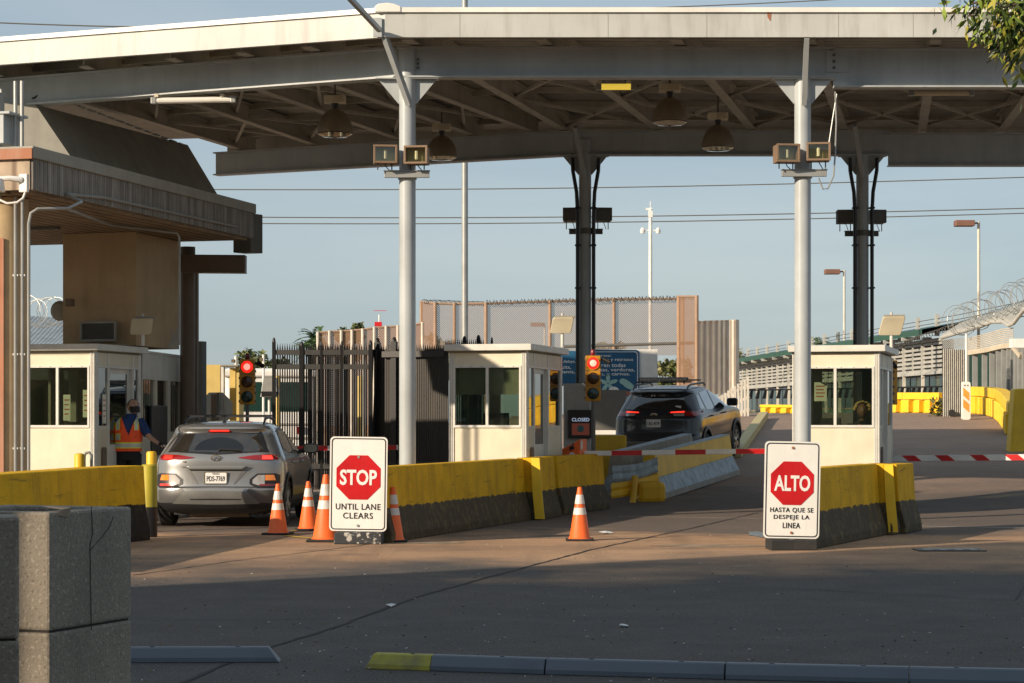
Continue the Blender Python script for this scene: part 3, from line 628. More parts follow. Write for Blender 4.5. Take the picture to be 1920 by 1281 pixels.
# brown round column, bracket beam and dark cabinet
g = TL(352,36.6); MB().lathe([(.13,0),(.13,ZS0-.05)], 24, (g.x,g.y,0)).build('column', M_['brown'], tb, smooth=True)
g = TL(366,36.9); MB().box(g.x-.04,g.x+.05,g.y-.05,g.y+.05,0,Z(512,36.9)).build('downpipe', M_['brown'], tb, bevel=.01)
g = TL(376,38.5); MB().box(g.x-.1,g.x+.03,g.y,g.y+.2,0,Z(640,38.5)).build('side_post', M_['dark_steel'], tb)
bb = MB(); p0 = TL(334,36.2,Z(495,36.2)); p1 = TL(461,36.2,Z(496,36.2)); bb.ibeam((p0.x,p0.y,Z(495,36.2)), (p1.x,p1.y,Z(496,36.2)), .3, .30, .25, .02)
bb.build('bracket_beam', M_['brown'], tb)
p0 = TL(437,36.2); p1 = TL(470,36.1); kb = MB(); ply(kb, [p0,p1,p1+Vector((.10,.30,0)),p0+Vector((.10,.30,0))], Z(474,36.2), Z(401,36.2)); kb.build('sign_cabinet', M_['dark_steel'], tb, bevel=.01)
# annex with windows behind the booth
def wall_local(parent, a, b, z0, z1, name, m, t=.05, holes=()):
    pass
ax = thing('side_office', 'low cream office with three tall side windows behind the left booth', 'office', (X(266,34.3), 34.3, 0), math.atan2(-(X(338,36.9)-X(266,34.3)), 2.6))
LA = 2.68
am = MB(); am.box(-2.2,-.0,0,LA,.15,1.28).build('lower_wall', M_['cream'], ax)
MB().box(-2.2,.01,-.0,LA+.01,2.14,2.56).build('header', M_['alu'], ax)
MB().box(-2.1,.03,-.02,LA+.03,2.561,2.60).build('roof', M_['alu'], ax)
for y0, y1 in ((-.0,.06),(.85,1.0),(1.72,1.90),(2.58,2.68)): MB().box(-.08,.002,y0,y1,1.28,2.14).build('mullion', M_['cream'], ax)
for y0, y1 in ((.06,.85),(1.0,1.72),(1.90,2.58)): MB().box(-.045,-.035,y0,y1,1.28,2.14).build('window', M_['glass_refl'], ax)
MB().box(-2.2,-2.1,0,LA,1.28,2.14).box(-2.1,-.1,LA-.05,LA,1.28,2.14).build('inner_wall', M_['cream'], ax)  # cream puts the lit look of the windows into the wall colour
MB().box(-.02,.025,.55,1.6,.9,1.72).box(-.02,.03,.9,1.3,1.1,1.5).build('notice_board', M_['black'], ax, bevel=.01)
# security camera on the roof band
cm = thing('security_camera', 'white dome camera on a wall arm at the corner of the toll building roof', 'camera', (X(40,27.9), 27.85, Z(345,27.9)), -BETA)
MB().box(-.0,.12,-.05,.02,-.12,.12).build('wall_box', M_['white'], cm, bevel=.012)
MB().tube([(.04,-.04,.04),(-.08,-.14,.055),(-.24,-.16,.05)], [.045,.035,.03], 10).build('arm', M_['white'], cm, smooth=True)
MB().lathe([(.03,.08),(.075,.07),(.085,.0),(.095,-.09),(.09,-.10)], 20, (-.24,-.16,-.02)).build('housing', M_['white'], cm, smooth=True)
MB().lathe([(.065,-.10),(.06,-.14),(.035,-.175),(0,-.185)], 20, (-.24,-.16,-.02)).build('dome', M_['glass'], cm, smooth=True)
MB().tube([(.08,-.02,-.12),(.07,-.06,-.2),(.0,-.1,-.26),(-.12,-.14,-.27),(-.22,-.16,-.22),(-.26,-.16,-.12)], .016, 8).build('cable', M_['coping'], cm, smooth=True)
c2 = thing('dome_camera', 'small dome camera at the far end of the ribbed roof band', 'camera', (X(437,35.5)+.05, 35.35, Z(438,35.4)), -BETA)
MB().tube([(-.2,0,.02),(.0,0,.0)], .035, 12).build('housing', M_['galv'], c2, smooth=True)
MB().lathe([(.055,-.02),(.055,.03),(.03,.06),(0,.07)], 16, M=Matrix.Rotation(R(90),4,'Y')).build('dome', M_['glass'], c2, smooth=True)
rc = thing('roof_cabinet', 'grey steel cabinet and pipes on the toll building roof at the left edge', 'cabinet', (X(8,29.6), 29.6, ZS1+.04), -BETA)
MB().box(-.4,.10,-.2,.3,.22,.62).box(-.45,.2,-.22,.32,.62,.66).build('body', M_['steel'], rc, bevel=.01)
MB().tube([(.17,0,0),(.17,0,1.1)], .028,10).tube([(.27,0,0),(.27,0,1.1)], .028,10).build('pipe', M_['galv'], rc, smooth=True)
MB().box(-.35,-.05,-.1,.1,.66,.95).bar((-.3,0,0),(-.05,0,.2),.03,.03).bar((.0,0,0),(-.2,0,.2),.03,.03).build('frame', M_['galv'], rc)
# ================================================================ booths
def booth(px, D, w, L, label, mull, blind=False):
    t = thing('toll_booth', label, 'booth', (X(px,D), D, .15), -BETA, 'cream toll booths on the islands')
    zb, zs, zh, zt = 0, 1.24, 2.13, 2.39   # heights above the island
    ra = MB().box(-w-.05,.09,-.10,L+.08,zt,zt+.10).build('roof', M_['alu'], t, bevel=.008)
    MB().box(-w,-.03,-.02,L,zt-.03,zt-.001).build('ceiling', M_['interior'], t)
    MB().box(-w+.07,-.09,.012,.05,zb,zs-.03).build('lower_panel', M_['cream'], t)
    MB().box(-w+.07,-.09,.012,.05,zh+.03,zt-.03).build('header_panel', M_['cream'], t)
    for xx in (-.09, -w): 
        p = MB(); p.box(xx+.002,xx+.088,.004,.09,zb,zt-.002)
        for k in range(3): p.box(xx+.008+k*.028,xx+.024+k*.028,-.006,.003,zb,zt-.002)
        p.build('corner_post', M_['alu'], t)
    wf = MB(); x0, x1 = -w+.09, -.11
    wf.box(x0-.02,x1+.02,-.012,.04,zs-.03,zs+.01).box(x0-.02,x1+.02,-.012,.04,zh,zh+.03).box(x0-.02,x0+.012,-.012,.04,zs+.01,zh).box(x1-.012,x1+.02,-.012,.04,zs+.01,zh)
    xm = x0+(x1-x0)*mull; wf.box(xm-.022,xm+.022,-.01,.04,zs+.01,zh)
    f = wf.build('window_frame', M_['alu'], t, bevel=.003)
    MB().box(x0+.012,xm-.022,.012,.018,zs+.01,zh).build('pane', M_['glass'], f); MB().box(xm+.022,x1-.012,.012,.018,zs+.01,zh).build('pane', M_['glass'], f)
    ri = MB()
    for k in range(6): ri.box(x0+.1+k*(x1-x0-.2)/5-.006,x0+.1+k*(x1-x0-.2)/5+.006,-.016,-.0121,zh+.01,zh+.022)
    ri.build('rivet', M_['dark_steel'], f)
    # right side: fixed pane, sliding door, rear pane
    MB().box(-.05,-.012,.09,.50,zb,zs-.03).build('side_panel', M_['cream'], t); MB().box(-.05,-.012,.50+.86,L-.02,zb,zs-.03).build('side_panel', M_['cream'], t)
    MB().box(-.05,-.012,.09,L-.02,zh+.03,zt-.03).build('side_header', M_['cream'], t)
    sf = MB()
    for y0, y1 in ((.09,.14),(.46,.52),(1.34,1.40),(L-.10,L-.0)): sf.box(-.06,-.004,y0,y1,zb if y0 > .3 else zs,zt-.03)
    sf.box(-.055,-.006,.09,L,zh,zh+.03).box(-.055,-.006,.09,.5,zs-.03,zs).box(-.055,-.006,1.36,L,zs-.03,zs)
    sf.build('side_frame', M_['alu'], t)
    MB().box(-.035,-.028,.14,.46,zs,zh).build('side_pane', M_['glass_refl'], t); MB().box(-.035,-.028,1.4,L-.1,zs,zh).build('side_pane', M_['glass_refl'], t)
    dr = MB().box(-.075,-.061,.52,1.34,zb+.02,.95).box(-.075,-.061,.52,.60,.95,zh).box(-.075,-.061,1.26,1.34,.95,zh).box(-.075,-.061,.6,1.26,2.05,zh)
    dd = dr.build('door', M_['alu'], t)
    MB().box(-.07,-.066,.60,1.26,.95,2.05).build('door_pane', M_['glass_refl'], dd)
    MB().box(-.06,-.02,.54,.58,1.0,1.12).build('handle', M_['black'], dd)
    MB().prism(rrect(.14,.40,.05,0,.83), -.02, .0, M=Matrix.Translation((0,.30,-.12)) @ Matrix.Rotation(R(90),4,'Z')).build('vent_slot', M_['brown'], t)
    # back and left walls with windows
    MB().box(-w+.02,-.02,L-.05,L-.01,zb,zs).box(-w+.02,-.02,L-.05,L-.01,zh,zt-.03).box(-w+.02,-w+.2,L-.05,L-.01,zs,zh).box(-.5,-.02,L-.05,L-.01,zs,zh).build('back_wall', M_['interior'], t)
    MB().box(-w+.2,-.5,L-.035,L-.03,zs,zh).build('back_pane', M_['glass'], t)
    MB().box(-w+.01,-w+.05,.09,L-.05,zb,zs-.02).box(-w+.01,-w+.05,.09,L-.05,zh,zt-.03).box(-w+.01,-w+.05,.95,1.4,zs-.02,zh).build('left_wall', M_['interior'], t)
    MB().box(-w+.025,-w+.03,.09,.95,zs-.02,zh).box(-w+.025,-w+.03,1.4,L-.05,zs-.02,zh).build('left_pane', M_['glass'], t)
    MB().box(-w+.05,-.08,.1,.75,.86,.90).build('desk', M_['brown'], t)
    if blind: MB().box(-w+.1,-.1,.06,.07,1.72,zh).build('blind', M_['interior'], t)
    nb = MB(); nb.box(-w+.06,-w+.064,.5,.8,1.3,1.75)
    return t
b1 = booth(178, 32.5, 1.28, 1.65, 'cream booth beside the guard, left of the silver car', .52)
b2 = booth(988, 32.5, 1.24, 2.3, 'cream booth in the middle, behind the column and yellow barrier', .50, True)
b3 = booth(1650, 33.0, 1.36, 2.3, 'cream booth at the right with a seated clerk behind its glass', .50)
pp = M_['paper'] = mat('printed_notice', (.72,.70,.60), .7, grime=.3, bp=0); M_['redtxt'] = mat('notice_print', (.5,.12,.08), .7, bp=0)
def notice(b, x, y, z, w, h, lab, rot=0):
    o = MB().box(-w/2,w/2,-.002,.002,-h/2,h/2).build('notice', [M_['paper']], loc=b.matrix_basis @ Vector((x,y,z)), rz=-BETA+rot)
    for k in range(4): MB().box(-w*.35,w*(.35-.1*(k%2)),-.005,-.003,h*(.3-.18*k)-.012,h*(.3-.18*k)+.008).build('print_line', M_['redtxt'], o); tag(o, lab, 'notice')
notice(b1, -.16, .06, 1.58, .14, .42, 'tall pale notice taped inside the right pane of the left booth')
notice(b1, -.62, .3, 1.52, .12, .40, 'narrow notice hanging behind the middle of the left booth glass')
notice(b1, -.02, .36, 1.50, .12, .45, 'narrow red printed notice on the side pane of the left booth', R(90))
notice(b3, -1.0, .7, 1.78, .2, .3, 'notice sheet hanging inside the right booth above the desk')
def monitor(b, x, y, lab, rz=.3, w=.45, h=.28):
    m_ = thing('monitor', lab, 'monitor', b.matrix_basis @ Vector((x,y,.90)), -BETA+rz)
    MB().box(-w/2,w/2,-.02,.02,.12,.12+h).build('screen_back', M_['rubber'], m_, bevel=.01); MB().box(-.02,.02,-.015,.015,.0,.12).box(-.1,.1,-.06,.06,0,.012).build('stand', M_['galv'], m_)
monitor(b1, -.45, .45, 'dark monitor on the desk of the left booth'); monitor(b2, -.62, .5, 'dark monitor on the desk of the middle booth', -.3, .45, .42); monitor(b3, -.80, .4, 'dark monitor beside the clerk in the right booth', .1, .32, .34)
bt = MB().lathe([(.03,0),(.032,.12),(.015,.15),(.015,.18)], 12).build('spray_bottle', M_['white'], loc=b1.matrix_basis @ Vector((-.52,.2,.9)), smooth=True); tag(bt, 'small white bottle on the desk of the left booth', 'bottle')
for i, (x, m, lb) in enumerate(((-.52, M_['blue_sign'], 'small blue cup on the middle booth desk'), (-.40, M_['white'], 'small white cup on the middle booth desk'))):
    tag(MB().lathe([(.03,.0),(.036,.09)], 12).build('cup', m, loc=b2.matrix_basis @ Vector((x,.17,1.20-.3)), smooth=True), lb, 'cup')
# flat reader panels on the booths
def reader(px, py, D, lab, w=.34, h=.27, sx=.03):
    t = thing('reader_panel', lab, 'antenna', (X(px,D), D, 2.64), -BETA*.4, 'tilted reader panels above the booths'); z = Z(py, D)-2.64
    MB().tube([(0.0,.06,0),(0,.06,z-.1)], .028, 10).tube([(0,.06,z-.1),(0,.06,z+h/2+.05)], .02, 10).build('mast', M_['alu'], t, smooth=True)
    sh = Matrix(((1,0,.22,0),(0,1,0,0),(0,0,1,0),(0,0,0,1)))
    MB().prism(rrect(w,h,.035), -.045, .0, M=Matrix.Translation((.0,0,z)) @ Matrix.Rotation(R(24),4,'X') @ sh).build('panel', M_['panel_tan'], t, bevel=.01)
    MB().box(-w/2+.06,w/2+.03,.0,.09,z+h/2-.02,z+h/2+.01).build('hood', M_['cap'], t)
reader(266, 611, 33.3, 'cream tilted reader panel above the left booth'); reader(1054, 609, 34.0, 'cream tilted reader panel above the middle booth'); reader(1672, 610, 34.4, 'tan tilted reader panel above the right booth', .36, .32)
# ================================================================ barriers
def jersey(pts, h, name, lab, cat='barrier', group=None, mt=None, wb=.48, wt=.24, prof=None, zfun=gz, capm=None, ends=(True,True)):
    o0 = Vector((pts[0][0], pts[0][1], zfun(pts[0][0], pts[0][1]))); mb = MB()
    pr = prof or [(-wb/2,0),(-wb/2,.10),(-wt/2-.03,.42),(-wt/2,h),(wt/2,h),(wt/2+.03,.42),(wb/2,.10),(wb/2,0)]
    P = [Vector((p[0],p[1],zfun(p[0],p[1])))-o0 for p in pts]; n = len(pr); vs = []
    hh = [p[2] if len(p) > 2 else 1 for p in pts]
    for i, p in enumerate(P):
        d = (P[min(i+1,len(P)-1)]-P[max(0,i-1)]); d.z = 0; d.normalize(); q = Vector((d.y,-d.x,0))
        vs += [p+q*x+Vector((0,0,z*hh[i])) for x, z in pr]
    fs = [(i*n+k, i*n+(k+1)%n, (i+1)*n+(k+1)%n, (i+1)*n+k) for i in range(len(P)-1) for k in range(n)]
    fs += [tuple(range(n-1,-1,-1)), tuple((len(P)-1)*n+k for k in range(n))]
    mb.add(vs, fs); o = mb.build(name, mt or M_['barrier'], loc=o0, bevel=.015); return tag(o, lab, cat, group)
def P2(px, D, dx=0): return (X(px,D)+dx, D)
off = -.26
def line(pxa, Da, pxb, Db, t0, t1, sh=0):
    a = Vector((X(pxa,Da), Da)); b = Vector((X(pxb,Db), Db)); d = (b-a); q = Vector((d.y,-d.x)).normalized()*(sh-.26)
    return [tuple(a+d*t+q) for t in [t0+(t1-t0)*k/4 for k in range(5)]]
jersey(line(738,25.6,1018,32.0,0,.915), .91, 'concrete_barrier', 'long yellow and black concrete barrier right behind the stop sign')
jersey(line(738,25.6,1018,32.0,.92,1.10,.13), .92, 'concrete_barrier', 'short barrier block after the bright yellow end, in front of the middle booth door')
jersey([tuple(Vector(p)) for p in [(X(1058,33.2)-.22,33.3),(X(1150,35.4)-.28,35.5)]], .92, 'concrete_barrier', 'last worn barrier block of the middle island, left of the bent guard rail')
jersey(line(1532,24.3,1684,27.8,-.03,.86), .915, 'concrete_barrier', 'yellow and black concrete barrier behind the spanish stop sign')
jersey(line(1532,24.3,1684,27.8,.865,.97,.08), .915, 'concrete_barrier', 'narrow barrier block with bright edge in front of the right booth')
jersey(line(1532,24.3,1684,27.8,.98,1.22,.14), .90, 'concrete_barrier', 'short worn barrier block at the right end of the right island')
# sunlit end faces of the blocks, put in as brighter yellow strips
def end_stripe(pt, rz, h, lab, w=.13):
    o = MB(); o.prism([(.0,.0),(w,.0),(w*.7,.42),(w*.45,h),(-.06,h),(-.04,.42)], -.02, .02); o = o.build('sunlit_end_face', M_['yellow_bright'], loc=pt, rz=rz); return tag(o, lab, 'sunlit end', 'sunlit barrier ends painted bright yellow')
lp = line(738,25.6,1018,32.0,.917,.93,.13)[0]; end_stripe((lp[0]+.16, lp[1]-.08, .02), -BETA*.7, .90, 'sunlit end face put in as a bright yellow stripe between the first two barrier blocks', .14)
lp = line(1532,24.3,1684,27.8,.865,1,.08)[0]; end_stripe((lp[0]+.17, lp[1]-.06, .04), -BETA*.7, .87, 'sunlit end face put in as a bright yellow stripe on the barrier by the right booth', .12)
# left barrier, low, running to the silver car
jersey([(X(-120,20.0)-.35,19.2),(X(0,21.6)-.30,21.6),(X(140,23.8)-.29,23.8),(X(225,25.6)-.28,25.4),(X(292,26.4)-.29,26.3)], .915, 'concrete_barrier', 'low yellow barrier with rounded end left of the silver car', mt=barrier_mat('left_barrier', .45, low=(.02,.018,.016), wear=.2), wb=.54, wt=.36)
# mid-lane pair of sloped barriers
jb1 = barrier_mat('pale_barrier', .40, top=(.66,.46,.05), low=(.30,.36,.42), wear=.8)
prof = [(-.30,0),(-.30,.09),(-.16,.40),(-.10,.90),(.10,.90),(.16,.40),(.30,.09),(.30,0)]
def jer2(a, b, lab, m1, m2, m3):
    a = Vector((a[0],a[1],gz(*a))); b = Vector((b[0],b[1],gz(*b))); d = (b-a).to_2d().normalized(); q = Vector((d.y,-d.x,0)); t = thing('jersey_barrier', lab, 'barrier', a, 0, 'jersey barriers in the middle lane')
    def seg(z0, z1, x0, x1, nm, m):
        mb = MB(); L = b-a; e0 = Vector((0,0,0))
        vs = [e+q*s*x+Vector((0,0,z)) for e in (e0, L) for s, x, z in ((-1,x0,z0),(-1,x1,z1),(1,x1,z1),(1,x0,z0))]
        mb.add(vs, [(0,1,2,3),(7,6,5,4),(0,4,5,1),(1,5,6,2),(2,6,7,3),(3,7,4,0)]).build(nm, m, t, bevel=.006)
    seg(0,.10,.31,.30,'foot',m3); seg(.101,.38,.30,.16,'toe',m2); seg(.381,.80,.16,.10,'stem',m1); seg(.801,.815,.105,.10,'top',m2)
jer2((X(1240,38.2)-.22,38.2), (X(1378,43.0)-.2,43.0), 'yellow sloped barrier with peeling blue grey toe below the dark car', M_['yellow'], M_['bluegrey'], M_['conc_pale'])
jer2((X(1165,39.0)-.1,39.0), (X(1288,43.4)+.0,43.4), 'dirty grey sloped barrier left of the yellow one below the dark car', M_['conc_pale'], M_['bluegrey'], M_['conc_pale'])
# bent guard rail
gr = thing('guard_rail', 'bent yellow and grey guard rail at the foot of the yellow sloped barrier', 'guard rail', (X(1150,37.0), 37.0, 0), 0)
wv = [(0,.0),(.05,.05),(0,.10),(.05,.17),(0,.22)]
def wrail(p0, p1, z0, z1, sag, nm):
    mb = MB(); N = 8; vs = []
    for i in range(N+1):
        t = i/N; p = Vector(p0).lerp(Vector(p1), t); s = -sag*math.sin(math.pi*t)
        for o, h in [(0,0),(-.06,.04),(-.06,.09),(0,.13),(-.06,.18),(-.06,.23),(0,.27)]: vs.append((p.x+o*.3, p.y+o, p.z+s+h))
    mb.add(vs, [(i*7+k, i*7+k+1, (i+1)*7+k+1, (i+1)*7+k) for i in range(N) for k in range(6)]); o = mb.build(nm, M_['bluegrey'] if nm == 'rail' else M_['yellow'], gr, smooth=False)
    so = o.modifiers.new('thick', 'SOLIDIFY'); so.thickness = .012
wrail((0,0,.42),(.85,1.0,.56), 0, 0, .05, 'rail'); wrail((-.02,.05,.12),(.88,1.1,.26), 0, 0, .02, 'lower_rail')
MB().tube([(.35,.3,-.02),(.4,.4,.5)], .06).build('post', M_['yellow'], gr); MB().box(.45,.95,.5,1.1,0,.40).build('yellow_block', M_['yellow'], gr, bevel=.10)
# ================================================================ bollards
def bollard(px, D, top, r, lab, z0=.35, ring=True):
    t = thing('bollard', lab, 'bollard', (X(px,D), D, 0), 0, 'yellow bollards'); h = Z(top, D)
    MB().lathe([(r,z0),(r,h-.03),(r*.85,h-.008),(r*.4,h)], 24).build('pipe', M_['yellow'], t, smooth=True)
    MB().lathe([(r*1.01,0),(r*1.01,z0-.001)], 24).build('foot', M_['black'], t, smooth=True)
bollard(284, 28.2, 846, .068, 'slim yellow bollard between the guard and the silver car')
o = MB().lathe([(.10,.38),(.10,.9),(.085,.915)], 28).lathe([(.101,0),(.101,.379)], 28, mi=1).build('bollard_sleeve', [mat('shaded_yellow', (.42,.36,.03), .5, grime=.2), M_['black']], loc=(X(280,26.9), 26.9, 0), smooth=True); tag(o, 'thick bollard sleeve in shaded yellow at the end of the left barrier', 'bollard')  # yellow sleeve with its shade mixed into the darker olive colour
bollard(149, 30.6, 850, .075, 'yellow bollard in front of the left booth panel')
pv = MB().tube([(0,0,.2),(0,0,.95),(.02,0,1.0),(.07,0,1.01),(.10,0,.97),(.10,0,.75)], .022, 10); tag(pv.build('standpipe', M_['galv'], loc=(X(158,30.8), 30.8, 0), smooth=True), 'grey hooked standpipe beside the bollard at the left booth', 'pipe')
# ================================================================ planters in the foreground
def planter(cx, cy, L, Wd, h, rz, lab, gz_):
    t = thing('concrete_planter', lab, 'planter', (cx, cy, 0), rz, 'concrete planter blocks in the foreground')
    w = .09; mb = MB()
    def ring(z0, z1, i=0):
        r1 = [(-Wd,0),(0,0),(0,L),(-Wd,L)]; r2 = [(-Wd+w,w),(-w,w),(-w,L-w),(-Wd+w,L-w)]
        mb.add([(*p,z) for z in (z0,z1) for p in r1+r2], [f for k in range(4) for f in ((k,(k+1)%4,8+(k+1)%4,8+k),(4+k,12+k,12+(k+1)%4,4+(k+1)%4),(8+k,8+(k+1)%4,12+(k+1)%4,12+k),(k,4+k,4+(k+1)%4,(k+1)%4))])
    ring(gz_+.004, h); ring(0, gz_-.004); mb.build('block_wall', M_['concrete'], t, bevel=.012)
    m2 = MB(); i = .012; m2.box(-Wd+i,-i,i,w-.01,gz_-.004,gz_+.004).box(-w+.01,-i,w-.01,L-i,gz_-.004,gz_+.004); m2.build('mortar_joint', M_['crack'], t)
    MB().box(-Wd+w,-w,w,L-w,.3,h-.25).build('soil', M_['rubber'], t)
    return t
PL = planter(X(93,8.5), 8.5, .62, .62, Z(961,8.5), -math.atan2(X(248,9.08)-X(93,8.5), .58), 'speckled concrete planter with a crack down its side at the left', Z(1186,8.5))
MB().tube([(.003,.30,1.11),(.003,.31,1.0),(.003,.29,.95),(.003,.30,.6)], .0016, 5).tube([(.003,.29,.93),(.003,.38,.98),(.003,.44,1.02),(.003,.47,1.06)], .0013, 5).build('crack', M_['crack'], PL)
MB().add([(.004,.08,1.105),(.004,.04,1.085),(.004,.13,1.07),(.004,.15,1.11),(-.06,.10,1.118),(-.08,.05,1.118)], [(0,1,2,3),(0,3,4,5)]).build('chip', M_['apron'], PL)
planter(X(36,7.9), 7.9, .25, .5, Z(969,7.9), R(14.5), 'nearer concrete planter cut by the left edge of the view', Z(1200,7.9))
# ================================================================ rubber kerb stops
def stop_bar(p0, p1, lab, yel=None):
    a = Vector(p0); b = Vector(p1); L = (b-a).length; t = thing('wheel_stop', lab, 'wheel stop', a, math.atan2((b-a).y, (b-a).x), 'grey blue rubber wheel stops in the foreground')
    pr = [(-.075,0),(-.07,.03),(-.04,.083),(-.03,.09),(.03,.09),(.04,.083),(.07,.03),(.075,0)]
    def seg(x0, x1, m, nm, taper0=0, taper1=0):
        n = len(pr); vs = [(x0+(taper0*z/.09), y, z) for y, z in pr]+[(x1-(taper1*z/.09), y, z) for y, z in pr]
        MB().add(vs, [tuple(range(n)), tuple(range(2*n-1,n-1,-1))]+[(i,n+i,n+(i+1)%n,(i+1)%n) for i in range(n)]).build(nm, m, t, bevel=.006)
    if yel == 0: seg(0, .40, M_['bump_y'], 'yellow_end', .04); seg(.402, L-.006, M_['bump'], 'bar')
    elif yel == 1: seg(0, L-.3, M_['bump'], 'bar'); seg(L-.298, L, M_['bump_y'], 'yellow_end')
    elif yel == 2: seg(0, L, M_['bump'], 'bar', 0, .07)
    else: seg(0, L-.006, M_['bump'], 'bar')
    for x in (L*.25, L*.75): MB().lathe([(.016,.088),(.014,.094)], 10, (x,0,0)).build('bolt', M_['black'], t)
M_['bump_y'] = mat('worn_olive_yellow', (.40,.36,.05), .6, grime=.7, vs=12, gc=(.09,.10,.11), streak=False)
def GS(px, py): g = G(px, py); return (g.x, g.y, 0)
stop_bar(GS(205,1241), GS(526,1240), 'wheel stop with tapered broken end beside the concrete planter', 2)
pts = [(692,1252),(1027,1263),(1362,1272),(1706,1280),(2060,1288)]
labs = ['wheel stop with a worn yellow left end','second wheel stop from the yellow end, in the bottom middle','third wheel stop from the yellow end, with a dry leaf beside it','wheel stop at the bottom right corner']
for i in range(4): stop_bar(GS(*pts[i]), GS(*pts[i+1]), labs[i], 0 if i == 0 else None)
# ================================================================ cones
def cone(px, D, h, lab, tilt=0):
    t = thing('traffic_cone', lab, 'cone', (X(px,D), D, 0), random.uniform(-.3,.3), 'orange traffic cones'); k = h/.7; r0, r1 = .135*k, .028*k
    def rr(z): return r0+(r1-r0)*((z-.03*k)/(h-.03*k))
    MB().box(-.185*k,.185*k,-.185*k,.185*k,0,.028*k).build('base', M_['rubber'], t, bevel=.012)
    z = [.03*k, .34*k, .43*k, .48*k, .60*k, h]
    MB().lathe([(rr(z[0])+.02*k,.028*k),(rr(z[0]),.05*k),(rr(h),h-.005),(rr(h)*.7,h),(rr(h)*.6,h-.03),(.0,h-.03)], 32).build('cone_body', M_['orange'], t, smooth=True)
    for a, b in ((z[1], z[2]), (z[3], z[4])):
        MB().lathe([(rr(a)+.001,a),(rr(a)+.003,a+.002),(rr(b)+.003,b-.002),(rr(b)+.001,b)], 32).build('reflective_band', M_['reflect'], t, smooth=True)
cone(521, 27.5, .655, 'leftmost orange cone, nearest the silver car bumper'); cone(578, 28.6, .655, 'orange cone behind the yellow marks, second from the left')
cone(611, 25.9, .815, 'tall orange cone partly hidden by the left edge of the stop sign'); cone(737, 25.85, .665, 'orange cone at the right edge of the stop sign, against the barrier')
cone(1087, 26.1, .655, 'lone orange cone on the right, in the open middle lane')
# ================================================================ stop signs
def sign(px, D, w, h, zb, roll, kind, lab):
    t = thing('stop_sign', lab, 'sign', (X(px,D), D, 0), -R(2) if kind == 'STOP' else R(3))
    MR = Matrix.Translation((0,0,zb+h/2)) @ Matrix.Rotation(R(roll),4,'Y')
    MB().prism(rrect(w,h,.05), -.003, .003, M=MR).build('panel', M_['sign_white'], t)
    bd = MB(); o = rrect(w-.035,h-.035,.045); i = rrect(w-.06,h-.06,.035); n = len(o)
    bd.add([(x,-.0055,z) for x,z in o]+[(x,-.0055,z) for x,z in i], [(k,(k+1)%n,n+(k+1)%n,n+k) for k in range(n)], M=MR); bd.build('border', M_['ink'], t)
    rO = w*.385/math.cos(R(22.5)); MB().prism(ngon(rO,8,0,h*.07), -.007, -.0035, M=MR).build('octagon', M_['sign_red'], t)
    txt(kind, 0, h*.07, -.0085, w*.645, h*.165, M_['sign_white'], t, 'word', .028, M=MR)
    rows = ['UNTIL LANE','CLEARS'] if kind == 'STOP' else ['HASTA QUE SE','DESPEJE LA','LINEA']
    hs = .058 if kind == 'STOP' else .05
    zs = [-h*.24,-h*.335] if kind == 'STOP' else [-h*.21,-h*.285,-h*.365]
    ws = [w*.78,w*.52] if kind == 'STOP' else [w*.77,w*.64,w*.31]
    for s, z, ww in zip(rows, zs, ws): txt(s, 0, z, -.006, ww, hs*1.25, M_['ink'], t, 'line_of_text', .010, M=MR, sp=1.12)
    for z in (h*.435 if kind != 'STOP' else h*.285, -h*.44): MB().lathe([(.016,.0),(.014,.006)], 12, M=MR @ Matrix.Translation((0,-.009,z)) @ Matrix.Rotation(R(90),4,'X')).build('bolt', M_['galv'] if kind == 'STOP' else M_['rust'], t)
    MB().box(-.03,.03,.006,.06,.05,zb+h*.95).build('post', M_['galv'], t)
    bw = w*.84
    MB().box(-bw/2+.01,bw/2-.0,-.12,.28,0,zb-.01).build('base', M_['sign_base'], t, bevel=.012)
m_, t_, p_ = new_mat('chipped_black_block'); M_['sign_base'] = m_
t_.links.new(mixc(t_, noise_fac(t_, 14, detail=5, a=.56, b=.6), (.03,.032,.036), (.42,.40,.36)), p_.inputs['Base Color']); p_.inputs['Roughness'].default_value = .7
sign(672, 25.4, .685, 1.125, .15, .8, 'STOP', 'white stop sign panel reading STOP until lane clears on a black block')
M_['sign_base'] = M_['rubber']
sign(1485, 24.2, .64, 1.10, .13, 1.2, 'ALTO', 'white stop sign panel reading ALTO on a black rubber block')
